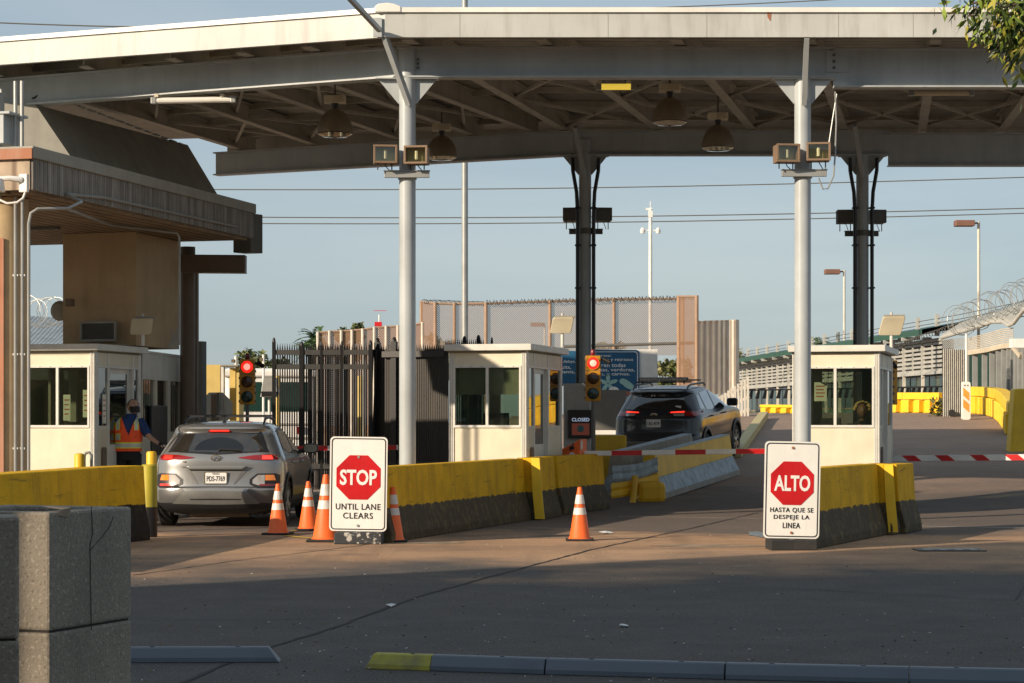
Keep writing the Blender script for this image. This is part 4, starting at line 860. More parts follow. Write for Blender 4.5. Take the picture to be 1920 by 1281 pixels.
# ================================================================ traffic signals
def signal(px, D, ytop, lab, rz=0, lit=True, ped=True):
    t = thing('traffic_signal', lab, 'traffic light', (X(px,D), D, gz(X(px,D),D)), rz, 'three lens lane signals'); zt = Z(ytop, D)-t.location.z
    MB().tube([(0,.02,0),(0,.02,zt-.68)], .03, 10).build('pole', M_['dark_steel'], t, smooth=True)
    MB().box(-.125,.125,-.02,.13,zt-.76,zt).build('housing', M_['ral'], t, bevel=.012)
    j = MB()
    for k in (1,2): j.box(-.126,.126,-.022,-.015,zt-.253*k-.004,zt-.253*k+.004)
    for k in range(3):
        for s in (-1,1): j.box(s*.135-.012,s*.135+.012,.02,.05,zt-.06-.253*k-.02,zt-.06-.253*k+.02).box(s*.135-.012,s*.135+.012,.02,.05,zt-.2-.253*k-.02,zt-.2-.253*k+.02)
    j.build('hinge', M_['brown'], t)
    for k, m in enumerate(('lens_red','lens_amber','lens_green')):
        z = zt-.127-.253*k; Mx = Matrix.Translation((0,-.021,z)) @ Matrix.Rotation(R(90),4,'X')
        l = MB().lathe([(.098,0),(.096,.012),(.06,.026),(0,.032)], 28, M=Mx).build('lens', M_[m], t, smooth=True)
        if k == 0 and lit: MB().lathe([(.056,.029),(.04,.036),(0,.040)], 24, M=Mx).build('lit_core', M_['lens_hot'], l, smooth=True)
        rg = MB(); rg.lathe([(.108,0),(.108,.02),(.100,.02),(.100,.0)], 28, M=Mx); rg.build('bezel', M_['ral'], t)
    MB().lathe([(.05,0),(.05,.02),(.042,.03),(.036,.09),(.036,.105)], 16, (0,.05,zt)).build('beacon', M_['beacon'], t, smooth=True)
    MB().tube([(.12,.05,zt-.06),(.19,.02,zt-.08)], .022).tube([(.17,.0,zt-.06),(.28,-.05,zt-.12)], .038).build('sensor', M_['black'], t, smooth=True)
signal(463.5, 36.0, 674, 'lane signal showing red left of the black fence')
signal(1112, 35.6, 667, 'lane signal showing red right of the middle booth')
signal(1663, 36.6, 676, 'lane signal seen edge on at the right side of the right booth', rz=R(-60))
# grey post cabinet with CLOSED display
cs = thing('lane_status_sign', 'grey cabinet with a black screen reading CLOSED beside the middle booth', 'sign', (X(1085,36.6), 36.6, 0), 0)
MB().box(X(1057,36.6)-X(1085,36.6), X(1107,36.6)-X(1085,36.6), 0, .3, .1, Z(719,36.6)).build('cabinet', M_['galv'], cs, bevel=.01)
MB().box(-.19,.27,-.10,-.005,Z(822,36.5),Z(769,36.5)).build('screen_housing', M_['black'], cs, bevel=.008)
scr = MB().box(-.14,.20,-.104,-.1005,Z(816,36.5),Z(777,36.5)).build('screen', mat('screen_black', (.015,.012,.012), .3, bp=0, grime=0), cs)
txt('CLOSED', .03, Z(787,36.5), -.106, .30, .06, mat('lit_letters', (.3,.35,.45), .4, bp=0, grime=0, emit=(.5,.6,.8), es=.5), scr, 'word', .01)
MB().prism([(-.12,Z(816,36.5)),(.18,Z(816,36.5)),(.18,Z(794,36.5)),(-.12,Z(794,36.5))], -.1065, -.1045).build('image_field', mat('screen_rust', (.14,.035,.02), .4, bp=0, grime=0, emit=(.4,.1,.06), es=.12), scr)
MB().lathe([(.06,0),(.055,.002)], 20, M=Matrix.Translation((.03,-.107,Z(804,36.5))) @ Matrix.Rotation(R(90),4,'X')).build('emblem', mat('screen_teal', (.05,.16,.17), .4, bp=0, grime=0), scr)
# gate arms and machines
def gate_arm(p0, p1, r, lab, bands, rnd=False, slant=.05):
    t = thing('barrier_arm', lab, 'gate arm', p0, math.atan2(p1[1]-p0[1], p1[0]-p0[0]), 'striped lane barrier arms'); L = (Vector(p1)-Vector(p0)).length; dz = p1[2]-p0[2]
    Mx = Matrix.Rotation(-math.atan2(dz, L),4,'Y')
    MB().box(0,L,-.02,.02,-r,r,M=Mx).build('bar', M_['white'], t, bevel=.01)
    for a, b in bands:
        MB().add([(a,-.0225,r*.97),(b,-.0225,r*.97),(b+slant,-.0225,-r*.97),(a+slant,-.0225,-r*.97)], [(0,1,2,3)], M=Mx).build('red_stripe', M_['sign_red'], t)
gate_arm(Wp(540,841,35), Wp(747,839,35), .040, 'striped barrier arm between the silver car and the left column', [(.15,.65),(.95,1.45),(1.5,1.78)], slant=0)
gate_arm(Wp(1050,851,35.2), Wp(1438,846,35.2), .042, 'striped barrier arm across the lane of the dark car', [(.85,1.35),(1.9,2.4),(2.9,3.40)], slant=0)
gate_arm(Wp(1668,860,35.5), Wp(1985,857,34.5), .050, 'striped barrier arm across the lane right of the right booth', [(.2,.42),(.75,.97),(1.32,1.54),(1.88,2.1),(2.45,2.67)], slant=.12)
gm = thing('gate_machine', 'orange barrier gate machine right of the middle booth', 'gate machine', (X(1070,35.0), 35.0, 0), -BETA)
MB().prism([(-.16,.1),(.17,.1),(.17,1.17),(-.10,1.02),(-.16,1.0)], -.05, .45).build('cabinet', M_['orange'], gm, bevel=.012)
MB().lathe([(.05,0),(.05,.03),(.02,.035)], 20, M=Matrix.Translation((.04,-.055,.90))@Matrix.Rotation(R(90),4,'X')).build('hub', M_['white'], gm, smooth=True)
MB().tube([(.0,-.06,.98),(.04,-.08,1.04),(.06,-.06,1.1)], .012).box(.0,.07,-.08,-.05,1.0,1.05).build('linkage', M_['black'], gm)
MB().prism([(.172,1.0),(.18,1.0),(.18,1.14),(.172,1.14)], -.04, .1).build('reflector', M_['reflect'], gm)
# ================================================================ black picket fence and gates
def fence_panel(a, b, z0, z1, step, w, name, lab, rails=(), posts=(), pm='black', tops=None, px_posts=None):
    a = Vector((a[0],a[1],0)); b = Vector((b[0],b[1],0)); d = b-a; L = d.length; rz = math.atan2(d.y, d.x)
    t = thing(name, lab, 'fence', a, rz); mb = MB(); k = 0; x = step/2
    while x < L:
        mb.box(x-w/2,x+w/2,-w/2,w/2,z0,z1-.06); mb.add([(x-w/2,-w/2,z1-.06),(x+w/2,-w/2,z1-.06),(x+w/2,w/2,z1-.06),(x-w/2,w/2,z1-.06),(x,0,z1+.06)], [(0,1,4),(1,2,4),(2,3,4),(3,0,4)]); x += step
    mb.build('pickets', M_[pm], t)
    for z in rails: MB().box(0,L,-.05,-.02,z-.05,z+.05).build('rail', M_['rail_grey'], t)
    for x, zt, ww in posts:
        p = MB(); p.box(x-ww/2,x+ww/2,-ww/2-.03,ww/2-.03,0,zt-.05); p.lathe([(ww/2,zt-.05),(ww/2.4,zt),(ww/5,zt+.04)], 12, (x,-.03,0)); p.build('post', M_['black'], t)
    return t
M_['rail_grey'] = mat('rail_paint', (.06,.06,.06), .45)
D = 43.0; s = D/FPX
f1 = fence_panel((X(514,D),D), (X(695,D),D), .08, Z(648,D), 4.5*s, .026, 'picket_fence', 'tall black picket fence panels behind the silver car', rails=(Z(661,D), Z(688,D), .55), posts=((0,Z(637,D),.07),(52*s,Z(644,D),.08),(89*s,Z(643,D),.05),(127*s,Z(643,D),.05),(181*s,Z(642,D),.08)))
fence_panel((X(568,D),D+.5), (X(650,D),D+.6), .08, Z(650,D), 3.6*s, .024, 'picket_gate', 'second dense black picket gate leaf folded behind the fence panels', rails=(Z(663,D),))
fence_panel((X(700,D),D+.2), (X(842,D),D-.3), .08, Z(652,D+.2), 4.2*s, .030, 'picket_gate', 'black picket gate leaf with deep top rail behind the left column', rails=(.6,), posts=((8*s,Z(637,D),.11),(42*s,Z(636,D),.11)), pm='gatedark') if False else None
M_['gatedark'] = mat('dusty_black', (.035,.03,.025), .6, grime=.3)
t = fence_panel((X(700,D),D+.2), (X(842,D),D-.3), .08, Z(652,D+.2), 4.4*s, .036, 'picket_gate', 'black picket gate leaf with deep top rail behind the left column', rails=(.6,), posts=((8*s,Z(637,D),.11),(42*s,Z(636,D),.11)), pm='gatedark')
MB().box(20*s,142*s,-.12,-.06,Z(670,D),Z(659,D)).build('top_beam', M_['rail_grey'], t)
MB().bar((-8*s,-.1,.2),(2*s,-.1,Z(655,D)),.03,.03).bar((-2*s,-.1,.2),(9*s,-.1,Z(655,D)),.03,.03).build('brace', M_['rail_grey'], t)
t = fence_panel((X(830,D),D+1.5), (X(905,D),D+1.5), .08, Z(640,D+1.5), 3.8*s, .03, 'picket_fence', 'black picket fence tops showing above the middle booth roof', posts=((38*s,Z(634,D+1.5),.09),(65*s,Z(632,D+1.5),.09),(91*s,Z(636,D+1.5),.05)))
mb = MB().box(-.05,.05,-.05,.05,0,Z(672,44.2)); tag(mb.build('yellow_post', M_['yellow'], loc=(X(748,44.2),44.2,0)), 'tall yellow post seen through the gate just left of the left column', 'post')
for px, lb in ((521,'yellow pole seen through the first fence bay'),(675,'short yellow pole seen through the third fence bay')):
    tag(MB().tube([(0,0,0),(0,0,Z(705,49))], .06, 12).build('yellow_pole', M_['yellow_wall'], loc=(X(px,49),49,0), smooth=True), lb, 'post')
# low white and yellow kerb behind the left column
tag(MB().box(0,2.2,-.1,.1,0,.30).build('low_kerb_wall', M_['yellow'], loc=(X(690,36.5),36.5,0), bevel=.02), 'low yellow kerb block behind the base of the left column', 'kerb')
# ================================================================ yellow partition, octagon back, bus, white items at the left
yw = thing('yellow_partition', 'tall pale yellow partition with an open side, left of the lane signal', 'partition', (X(413,46),46,0), 0)
MB().box(-1.2,.0,0,.2,0,Z(684,46)).build('front_wall', M_['yellow_wall'], yw)
MB().box(.001,.07,.01,.25,0,Z(687,46)).build('white_edge', M_['white'], yw)
MB().box(.07,.36,1.0,1.1,0,Z(688,46)).box(.30,.38,.2,1.0,0,Z(688,46)).build('side_wall', M_['yellow_wall'], yw)
MB().box(0,.38,-.02,1.1,Z(687,46),Z(684,46)).build('cap', M_['cap'], yw)
os_ = thing('octagon_sign', 'back of an unpainted octagonal sign on a post beyond the silver car roof', 'sign', (X(405,40),40,0), R(4)); zc = Z(767,40)
MB().prism(ngon(.335,8,0,zc), -.002, .002).build('plate', mat('bare_aluminium', (.45,.45,.42), .45, .2, grime=.4, streak=False), os_)
MB().box(-.09,.02,-.03,-.003,zc-.3,zc+.27).build('bracket', M_['brown'], os_); MB().box(.015,.055,-.05,-.01,0,zc+.31).build('post', M_['dark_steel'], os_)
bus = thing('white_bus', 'white bus parked far behind the lane signal and fence', 'bus', (X(505,62),62,0), R(8))
MB().box(-1.3,1.3,0,8,.35,3.0).build('body', M_['white'], bus, bevel=.12)
MB().box(-1.35,1.35,-.1,8.1,2.75,2.95).build('roof_trim', M_['coping'], bus, bevel=.05)
wm = MB().box(-1.1,1.1,-.03,.0,1.75,2.6); wm.build('rear_window', M_['green_glass'], bus)
MB().box(-1.2,1.2,-.04,.0,.95,1.0).box(-1.2,1.2,-.04,.0,1.35,1.4).build('trim_strip', M_['cap'], bus)
for x in (-.9,.9):
    MB().lathe([(.42,-.12),(.42,.12)],20,M=Matrix.Translation((x,1.5,.42))@Matrix.Rotation(R(90),4,'Y')).build('wheel', M_['rubber'], bus, smooth=True)
    MB().box(x-.12,x+.12,-.05,0,1.1,1.3).build('tail_light', M_['beacon'], bus)
cb2 = thing('camera_box', 'grey hooded camera box on a white pole left of the black fence', 'camera', (X(505,46),46,0), 0)
MB().tube([(0,0,0),(0,0,1.95)],.03,10).build('pole', M_['white'], cb2, smooth=True)
MB().prism([(-.17,1.98),(.17,1.98),(.2,2.1),(.15,2.4),(-.11,2.4)], -.2,.2).build('hood', M_['galv'], cb2, bevel=.01); MB().box(-.15,.17,-.22,-.201,2.0,2.1).build('lens_panel', M_['black'], cb2)
for px, D, a, b, lb in ((442.5,48,668,790,'white pole with small dark box left of the lane signal'),(494,58,665,700,'thin white pole standing above the white bus')):
    t = thing('white_pole', lb, 'pole', (X(px,D),D,0), 0); MB().tube([(0,0,0),(0,0,Z(a,D))], .035, 10).build('shaft', M_['white'], t, smooth=True); MB().box(-.1,-.03,-.05,.05,Z(a+12,D),Z(a+6,D)).build('box', M_['brown'], t)
bc = thing('blue_glass_wall', 'pale blue panel with a yellow pole beside the dark round column', 'panel', (X(374,44),44,0), 0)
MB().box(-.12,.12,0,.05,1.0,Z(738,44)).build('pane', mat('pale_blue', (.22,.33,.42), .3, grime=.1, bp=0), bc); MB().box(-.1,.08,-.12,-.02,0,Z(776,44)).build('yellow_base', M_['yellow'], bc, bevel=.03)
# far building at the very left
fb_ = thing('far_warehouse', 'blue grey metal roofed shed seen between the tan column and wall', 'shed', (X(20,70),70,0), -.1)
MB().add([(-3,0,3.4),(3,0,3.4),(3,5,4.9),(-3,5,5.3)], [(0,1,2,3)]).build('roof', band_mat('blue_ribbed_roof', (.22,.27,.31), (.1,.12,.14), 2.2, 'X'), fb_); MB().box(-3,3,.3,4,0,3.35).build('wall', M_['cap'], fb_)
def coil(p0, p1, r, n, wr, lab, name='razor_wire', m='galv', wob=.1):
    mb = MB(); p0 = Vector(p0); p1 = Vector(p1); N = n*14; pts = []
    d = (p1-p0).normalized(); a = Vector((0,0,1)); b = d.cross(a).normalized()
    for i in range(N+1):
        t = i/N; an = 2*math.pi*i/14; rr = r*(1+wob*math.sin(i*.37)+wob*.6*math.sin(i*.13+1)); pts.append(p0.lerp(p1,t)+(a*math.sin(an)+b*math.cos(an))*rr+d*(.25*r*math.sin(an*.5)))
    mb.tube(pts, wr, 4, cap=False); return tag(mb.build(name, M_[m]), lab, 'razor wire')
coil(Wp(48,585,66), Wp(112,585,69), .45, 7, .012, 'razor wire coil above the blue grey roof at the left')
# ================================================================ brown mesh enclosure of the far ramp
def mesh_fence(pts, zt, zb, mm, postm, lab, pw=.07, rail=True, steps=None, name='mesh_fence'):
    t = thing(name, lab, 'fence', (pts[0][0], pts[0][1], 0), 0); o = Vector((pts[0][0],pts[0][1],0)); mb = MB(); rl = MB()
    for i, (p, q) in enumerate(zip(pts, pts[1:])):
        a = Vector((*p,0))-o; b = Vector((*q,0))-o; za, zb_ = zt[i], zt[i+1]
        d = (b-a).normalized(); nrm = Vector((d.y,-d.x,0)); L = (b-a).length
        me = MB(); Mx = Matrix.Translation(a) @ Matrix.Rotation(math.atan2(d.y,d.x),4,'Z')
        me.add([(0,0,zb),(L,0,zb),(L,0,zb_),(0,0,za)], [(0,1,2,3)]); ob = me.build('mesh_sheet', M_[mm[i] if isinstance(mm, list) else mm], t); ob.location = a; ob.rotation_euler[2] = math.atan2(d.y,d.x)
        if rail: rl.tube([a+Vector((0,0,za)), b+Vector((0,0,zb_))], .04, 6)
    if rail: rl.build('top_rail', M_['post_rust'], t)
    for i, p in enumerate(pts): MB().tube([Vector((p[0],p[1],0))-o-Vector((0,.05,0)), Vector((p[0],p[1],zt[i]+.03))-o-Vector((0,.05,0))], pw/2, 8).build('post', M_[postm], t, smooth=True)
    return t
D = 74
pxs = [596,618,640,660,680,702,724,746,770,792]; tops = [624,622,621,620,618,615,613,612,610,606]
mesh_fence([(X(p,D),D) for p in pxs], [Z(y,D) for y in tops], .5, 'mesh_brown', 'post_pale', 'low brown mesh fence with white posts above the black fence', .10)
D = 70
pxs = [790,816,852,911,1031,1151,1280]; tops = [566,569,570,569,565,561,560]
mesh_fence([(X(p,D if i else D+5),D if i else D+5) for i, p in enumerate(pxs)], [Z(y,D if i else D+5) for i, y in enumerate(tops)], Z(655,D)-.2, ['mesh_brown']+['mesh_grey']*5, 'post_rust', 'tall see-through chain link enclosure across the far ramp', .11)
coil((X(794,72),72,Z(566,72)), (X(910,70),70,Z(570,70)), .07, 26, .012, 'spiky wire along the left top of the tall mesh enclosure', m='dark_steel')
coil((X(911,70),69.9,Z(568,70)), (X(1300,70),69.9,Z(558,70)), .07, 60, .012, 'spiky wire along the right top of the tall mesh enclosure', m='dark_steel')
tag(MB().tube([Wp(1058,650,69), Wp(1305,643,69)], .05, 8).build('lower_rail', M_['dark_steel'], smooth=True), 'dark horizontal rail below the mesh above the blue signs', 'rail')
mesh_fence([(X(1272,69),69),(X(1306,66),66)], [Z(556,69),Z(556,66)], Z(735,66), 'mesh_brown', 'post_rust', 'brown mesh end panel at the right of the tall enclosure', .12)
pxs = [1305,1317,1328,1339,1350,1359,1368,1375,1382]
mesh_fence([(X(p,68-.2*i),68-.2*i) for i, p in enumerate(pxs)], [Z(604-.3*i,68-.2*i) for i in range(9)], Z(738,66), 'mesh_brown', 'post_pale', 'brown mesh screen with close pale posts right of the dark car roof', .12)
t = thing('white_railing', 'pale stepped railing running down behind the dark car bonnet', 'railing', (X(1345,62),62,0), 0)
rb = MB()
for i in range(10):
    x = X(1348+i*6,62)-X(1345,62); rb.box(x-.03,x+.03,-.05,.05,.8,Z(745-i*4.2,62)); 
rb.build('baluster', M_['post_pale'], t)
for k in (0,.35,.7): MB().bar((0,0,Z(749,62)-k),(X(1405,62)-X(1345,62),0,Z(705,62)-k-.25),.08,.08).build('handrail', M_['post_pale'], t)
# ================================================================ blue signs
M_['sign_text'] = mat('sign_text_white', (.72,.75,.76), .5, grime=0, bp=0)
bs = thing('blue_sign', 'blue Spanish customs notice on a white board with a green bird, behind the lane signal', 'sign', (X(1140,52),52,0), 0); sD = 52
def sx(px): return X(px,sD)-X(1140,sD)
def sz(py): return Z(py,sD)
MB().box(sx(1080),sx(1233),.03,.12,sz(750),sz(655)).build('white_board', M_['white'], bs)
MB().prism(rrect(sx(1199)-sx(1085),sz(656)-sz(747),.1,(sx(1085)+sx(1199))/2,(sz(656)+sz(747))/2), 0,.029).build('blue_panel', M_['blue_sign'], bs)
o = rrect(sx(1196.5)-sx(1085),sz(659)-sz(745),.08,(sx(1085)+sx(1196))/2,(sz(657.5)+sz(747))/2); i = rrect(sx(1195)-sx(1087),sz(660)-sz(743.5),.07,(sx(1085)+sx(1196))/2,(sz(657.5)+sz(747))/2); n = len(o)
MB().add([(x,-.003,z) for x,z in o]+[(x,-.003,z) for x,z in i], [(k,(k+1)%n,n+(k+1)%n,n+k) for k in range(n)]).build('border', M_['sign_text'], bs)
for s_, x0, x1, y0, y1 in (('Viajeros:',1099,1146,664,671),('multas y retrasos',1115,1187,671,679),('Declaren todas',1100,1173,681,688.5),('las frutas, verduras,',1096,1190,690,697.5),('plantas, y carnes.',1097,1181,698,706)):
    txt(s_, (sx(x0)+sx(x1))/2, (sz(y0)+sz(y1))/2, -.006, sx(x1)-sx(x0), (sz(y0)-sz(y1))*1.0, M_['sign_text'], bs, 'line_of_text', .012)
M_['aqua'] = mat('pale_aqua', (.33,.55,.50), .5, bp=0, grime=0); 
lf_ = MB()
for k in range(5):
    a = R(90+72*k); c = (sx(1140)+.13*math.cos(a), sz(719)+.13*math.sin(a)); u = (math.cos(a), math.sin(a))
    lf_.prism([(c[0]+.12*math.cos(th_)*u[0]-.05*math.sin(th_)*u[1], c[1]+.12*math.cos(th_)*u[1]+.05*math.sin(th_)*u[0]) for th_ in [q*.6 for q in range(10)]], -.008,-.003)
lf_.build('leaf_motif', M_['aqua'], bs)
br_ = [(1161,715),(1163,711),(1168,709.5),(1175,712),(1182,717),(1189,724),(1193,733),(1188,732),(1180,730),(1172,726),(1167,721),(1163,719)]
MB().prism([(sx(x),sz(y)) for x,y in br_], -.012,-.006).build('bird_motif', M_['aqua'], bs)
MB().prism([(sx(1151)+.14*math.cos(k*.5), sz(735)+.13*math.sin(k*.5)) for k in range(13)], -.012,-.006).build('fruit_motif', M_['sign_white'], bs)
MB().prism([(sx(1131)+.15*math.cos(k*.5), sz(741)+.06*math.sin(k*.5)) for k in range(13)], -.014,-.0125).build('fruit_motif', mat('melon', (.35,.42,.14), .6, bp=0), bs)
MB().prism([(sx(1170),sz(733)),(sx(1160),sz(738)),(sx(1185),sz(745)),(sx(1192),sz(734))], -.011,-.005).build('branch_motif', mat('branch_motif', (.3,.12,.08), .6, bp=0), bs)
for px in (1097,1222): MB().box(sx(px)-.06,sx(px)+.06,.13,.2,-.1,sz(700)).build('post', M_['post_rust'], bs)
b2_ = thing('blue_sign', 'blue English customs notice partly hidden by the middle booth', 'sign', (X(1040,52.6),52.6,0), 0); sD = 52.6
def sx2(px): return X(px,sD)-X(1040,sD)
MB().prism(rrect(1.25,sz(658)-sz(724),.1,sx2(1084)-.625,(sz(658)+sz(724))/2), 0,.03).build('blue_panel', M_['blue_sign'], b2_)
for s_, x1, y0, y1, w in (('delays.',1079,675,682,.30),('fruits,',1071,685,693,.34),('plants,',1078,694,702,.40)):
    txt(s_, sx2(x1)-w/2, (sz(y0)+sz(y1))/2, -.004, w, sz(y0)-sz(y1), M_['sign_text'], b2_, 'line_of_text', .012)
MB().box(sx2(1060),sx2(1064),.04,.1,-.1,sz(690)).build('post', M_['post_rust'], b2_)
# yellow blocks and white rail behind the signal
tag(MB().prism([(-.38,0),(.42,0),(.40,.95),(-.38,.95)], -.2,.3).build('yellow_block', M_['yellow'], loc=(X(1135,41.5),41.5,gz(X(1135,41.5),41.5)), bevel=.03), 'yellow concrete block between the lane signal and the dark car bumper', 'barrier')
t = thing('white_rail', 'low white rail with yellow panels behind the lane signal', 'railing', (X(1135,50),50,.3), 0)
MB().box(-.9,.5,0,.06,.85,.95).box(-.9,.5,0,.06,.55,.63).build('rail', M_['white'], t); MB().box(-.9,.5,-.03,.03,0,.5).build('panel', M_['yellow'], t)
MB().box(-.9,.5,.3,.4,.3,1.9).build('dark_mesh', M_['dark_steel'], t)
# ================================================================ poles
def pole(px, D, ptop, r, lab, name='steel_pole', m='galv', cat='pole', n=12):
    t = thing(name, lab, cat, (X(px,D),D,0), 0); MB().tube([(0,0,-1),(0,0,Z(ptop,D))], [r,r*.9], n).build('shaft', M_[m], t, smooth=True); return t
t = pole(871.5, 60, -30, .095, 'tall pale grey pole rising behind the canopy left of the middle booth')
t = pole(1219.5, 82, 392, .075, 'thin white mast with cameras and antennas above the blue sign', 'camera_mast', 'white')
h = Z(432,82); MB().bar((-.35,0,h),(.35,0,h),.04,.04).lathe([(.08,-.12),(.1,0),(.05,.1)],10,(-.3,0,h)).lathe([(.08,-.12),(.1,0),(.05,.1)],10,(.3,0,h)).box(-.08,.08,-.08,.08,h+.5,h+.75).tube([(0,0,Z(395,82)),(.0,0,Z(378,82))],.015).box(-.18,.06,-.03,.03,Z(394,82),Z(390,82)).build('camera_arm', M_['white'], t)
def lamp(px, D, ptop, lpx, lab, hw=28):
    t = pole(px, D, ptop-2, .055, lab, 'street_lamp', 'post_pale', 'street lamp'); z = Z(ptop,D); x1 = X(lpx+hw,D)-X(px,D)
    MB().bar((0,0,z),(x1,0,z-.02),.06,.06).build('arm', M_['brown'], t)
    MB().box(X(lpx,D)-X(px,D), x1, -.2,.2, z-.12, z+.08).build('lamp_head', mat('red_brown_housing', (.20,.10,.07), .6), t, bevel=.02)
lamp(1583, 88, 509, 1546, 'street lamp with red brown head just left of the right rear column')
lamp(1835, 72, 418, 1790, 'tall street lamp with red brown head above the razor wire', 36)
lamp(1021, 110, 608, 995, 'small distant street lamp seen through the chain link', 24)
t = pole(711, 120, 590, .05, 'tiny distant mast with a red base above the brown mesh fence', 'mast', 'white'); MB().box(-.25,.15,-.2,.2,Z(612,120),Z(604,120)).box(-.3,.4,0,.03,Z(583,120),Z(582,120)).build('red_base', M_['sign_red'], t)
# ================================================================ overhead wires
def wire(p, q, lab, r=.022, sag=.3):
    a = Vector(p); b = Vector(q); mb = MB(); mb.tube([a.lerp(b,i/24)-Vector((0,0,sag*math.sin(math.pi*i/24))) for i in range(25)], r, 5); tag(mb.build('overhead_wire', M_['dark_steel']), lab, 'wire', 'overhead wires')
wire(Wp(-100,352,85), Wp(2100,327,85), 'highest of the three overhead wires crossing below the canopy')
wire(Wp(-100,401,85), Wp(2100,386,85), 'middle one of the three overhead wires crossing below the canopy'); wire(Wp(-100,414,86), Wp(2100,395,86), 'lowest of the three overhead wires crossing below the canopy')
wire(Wp(-120,38,60), Wp(1000,24,60), 'overhead wire above the left part of the fascia', .02); wire(Wp(600,28,60), Wp(2100,-35,60), 'overhead wire above the right part of the fascia', .016, .2)
# ================================================================ right-hand walkway building
wk = thing('walkway_building', 'long pale louvered border walkway with green roof along the right', 'building', (14.0, 70, 0), 0)
pA = Vector((X(1384,108),108,0)); pB = Vector((X(1768,71),71,0)); pC = Vector((X(1990,60),60,0)); O = Vector((14.0,70,0)); dz0 = 1.66
def wkseg(a, b, t0, t1): return (a.lerp(b,t0)-O, a.lerp(b,t1)-O)
zE = 4.35
nb_ = 15
def zt_(p): return 0
for i in range(nb_):
    a, b = wkseg(pA, pB, i/nb_, (i+1)/nb_); d = (b-a).normalized(); nrm = Vector((d.y,-d.x,0))
    if nrm.x > 0: nrm = -nrm
    g = b-d*.12
    lv = MB()
    for k in range(7): lv.bar(a+Vector((0,0,3.18+k*.15)), g+Vector((0,0,3.18+k*.15)), .02, .085)
    lv.bar(a+Vector((0,0,3.1)), g+Vector((0,0,3.1)), .12, .1).bar(a+Vector((0,0,4.2)), g+Vector((0,0,4.2)), .12, .1).bar(a+Vector((0,0,3.05)), a+Vector((0,0,4.25)), .12, .12)
    m_ = a.lerp(g,.5); lv.bar(m_+Vector((0,0,3.05)), m_+Vector((0,0,4.25)), .06, .06)
    lv.build('louver_panel', M_['louver'], wk)
    MB().bar(a+Vector((0,0,1.4)), a+Vector((0,0,3.05)), .10, .10).build('post', M_['post_pale'], wk)
    MB().bar(a+Vector((0,0,4.32))+nrm*.1, a+Vector((0,0,4.28))+nrm*.75, .1, .12).bar(a+Vector((0,0,4.30))-nrm*.3, a+Vector((0,0,4.30)), .1,.1).build('roof_bracket', M_['louver'], wk)
    MB().bar(a+Vector((0,0,4.4))-nrm*.5, a+Vector((0,0,5.15))-nrm*.5, .14, .14).build('roof_post', M_['louver'], wk)
    q = -nrm*.25
    MB().add([a+q+Vector((0,0,2.0)), g+q+Vector((0,0,2.0)), g+q+Vector((0,0,3.0)), a+q+Vector((0,0,3.0))], [(0,1,2,3)]).build('window', M_['green_glass'], wk)
    MB().bar(a+q*.9+Vector((0,0,1.97)), g+q*.9+Vector((0,0,1.97)), .06, .05).build('sill', M_['post_rust'], wk)
def wquad(pts, nm, m): MB().add(pts, [(0,1,2,3)]).build(nm, m, wk)
a = pA-O; b = pB-O; d = (b-a).normalized(); nrm = Vector((-abs(d.y),-d.x*(-1 if d.y > 0 else 1),0)).normalized()
q = Vector((.24,0,0))
wquad([a+q+Vector((0,0,1.2)), b+q+Vector((0,0,1.2)), b+q+Vector((0,0,1.95)), a+q+Vector((0,0,1.95))], 'green_lower_wall', M_['green_panel'])
wquad([a+q*1.5+Vector((0,0,.5)), b+q*1.5+Vector((0,0,.5)), b+q*1.5+Vector((0,0,4.2)), a+q*1.5+Vector((0,0,4.2))], 'inner_wall', M_['dark_steel'])
MB().add([a+Vector((-.7,0,4.33)), b+Vector((-.7,0,4.33)), b+Vector((1.6,0,4.75)), a+Vector((1.6,0,4.75)), a+Vector((-.7,0,4.52)), b+Vector((-.7,0,4.52)), b+Vector((1.6,0,4.94)), a+Vector((1.6,0,4.94))], [(0,1,2,3),(7,6,5,4),(0,4,5,1),(3,2,6,7)]).build('roof', M_['green_roof'], wk)
wr = MB()
for k in range(4): wr.tube([a+Vector((.5,0,4.55+k*.15)), b+Vector((.5,0,4.55+k*.15)), pC-O+Vector((.5,0,4.7+k*.15))], .014, 4)
wr.build('barbed_wire', M_['dark_steel'], wk)
# green roof seen between mesh posts
# curved shelter
sh = thing('curved_shelter', 'grey curved roof shelter with close steel posts at the right edge', 'shelter', (X(1840,62),62,0), 0); O2 = Vector((X(1840,62),62,0))
def S2(px, D, z): return Vector((X(px,D),D,z))-O2
edge = [(1766,66,4.1),(1800,64.5,4.2),(1835,63,4.3),(1860,62,4.4),(1880,61.5,4.38),(1892,61,4.25),(1900,60.8,4.3),(1920,60,4.65),(1980,58,4.9)]
rfm = MB(); vs = []
for px, D, z in edge: 
    for k, (dx, dz) in enumerate(((0,0),(.03,.08),(.6,.42),(1.5,.68),(3,.8))): vs.append(S2(px,D,z)+Vector((dx,0,dz)))
rfm.add(vs, [(i*5+k, i*5+k+1, (i+1)*5+k+1, (i+1)*5+k) for i in range(len(edge)-1) for k in range(4)]); rfm.build('roof', M_['roof_grey'], sh, smooth=True)
MB().tube([S2(px,D,z-.05) for px,D,z in edge], .06, 8).build('eave', M_['louver'], sh, smooth=True)
wl = MB()
cur = [(1812,64,3.57,3.95),(1850,62.6,3.62,4.05),(1880,61.7,3.70,4.15),(1900,61,3.70,4.15)]
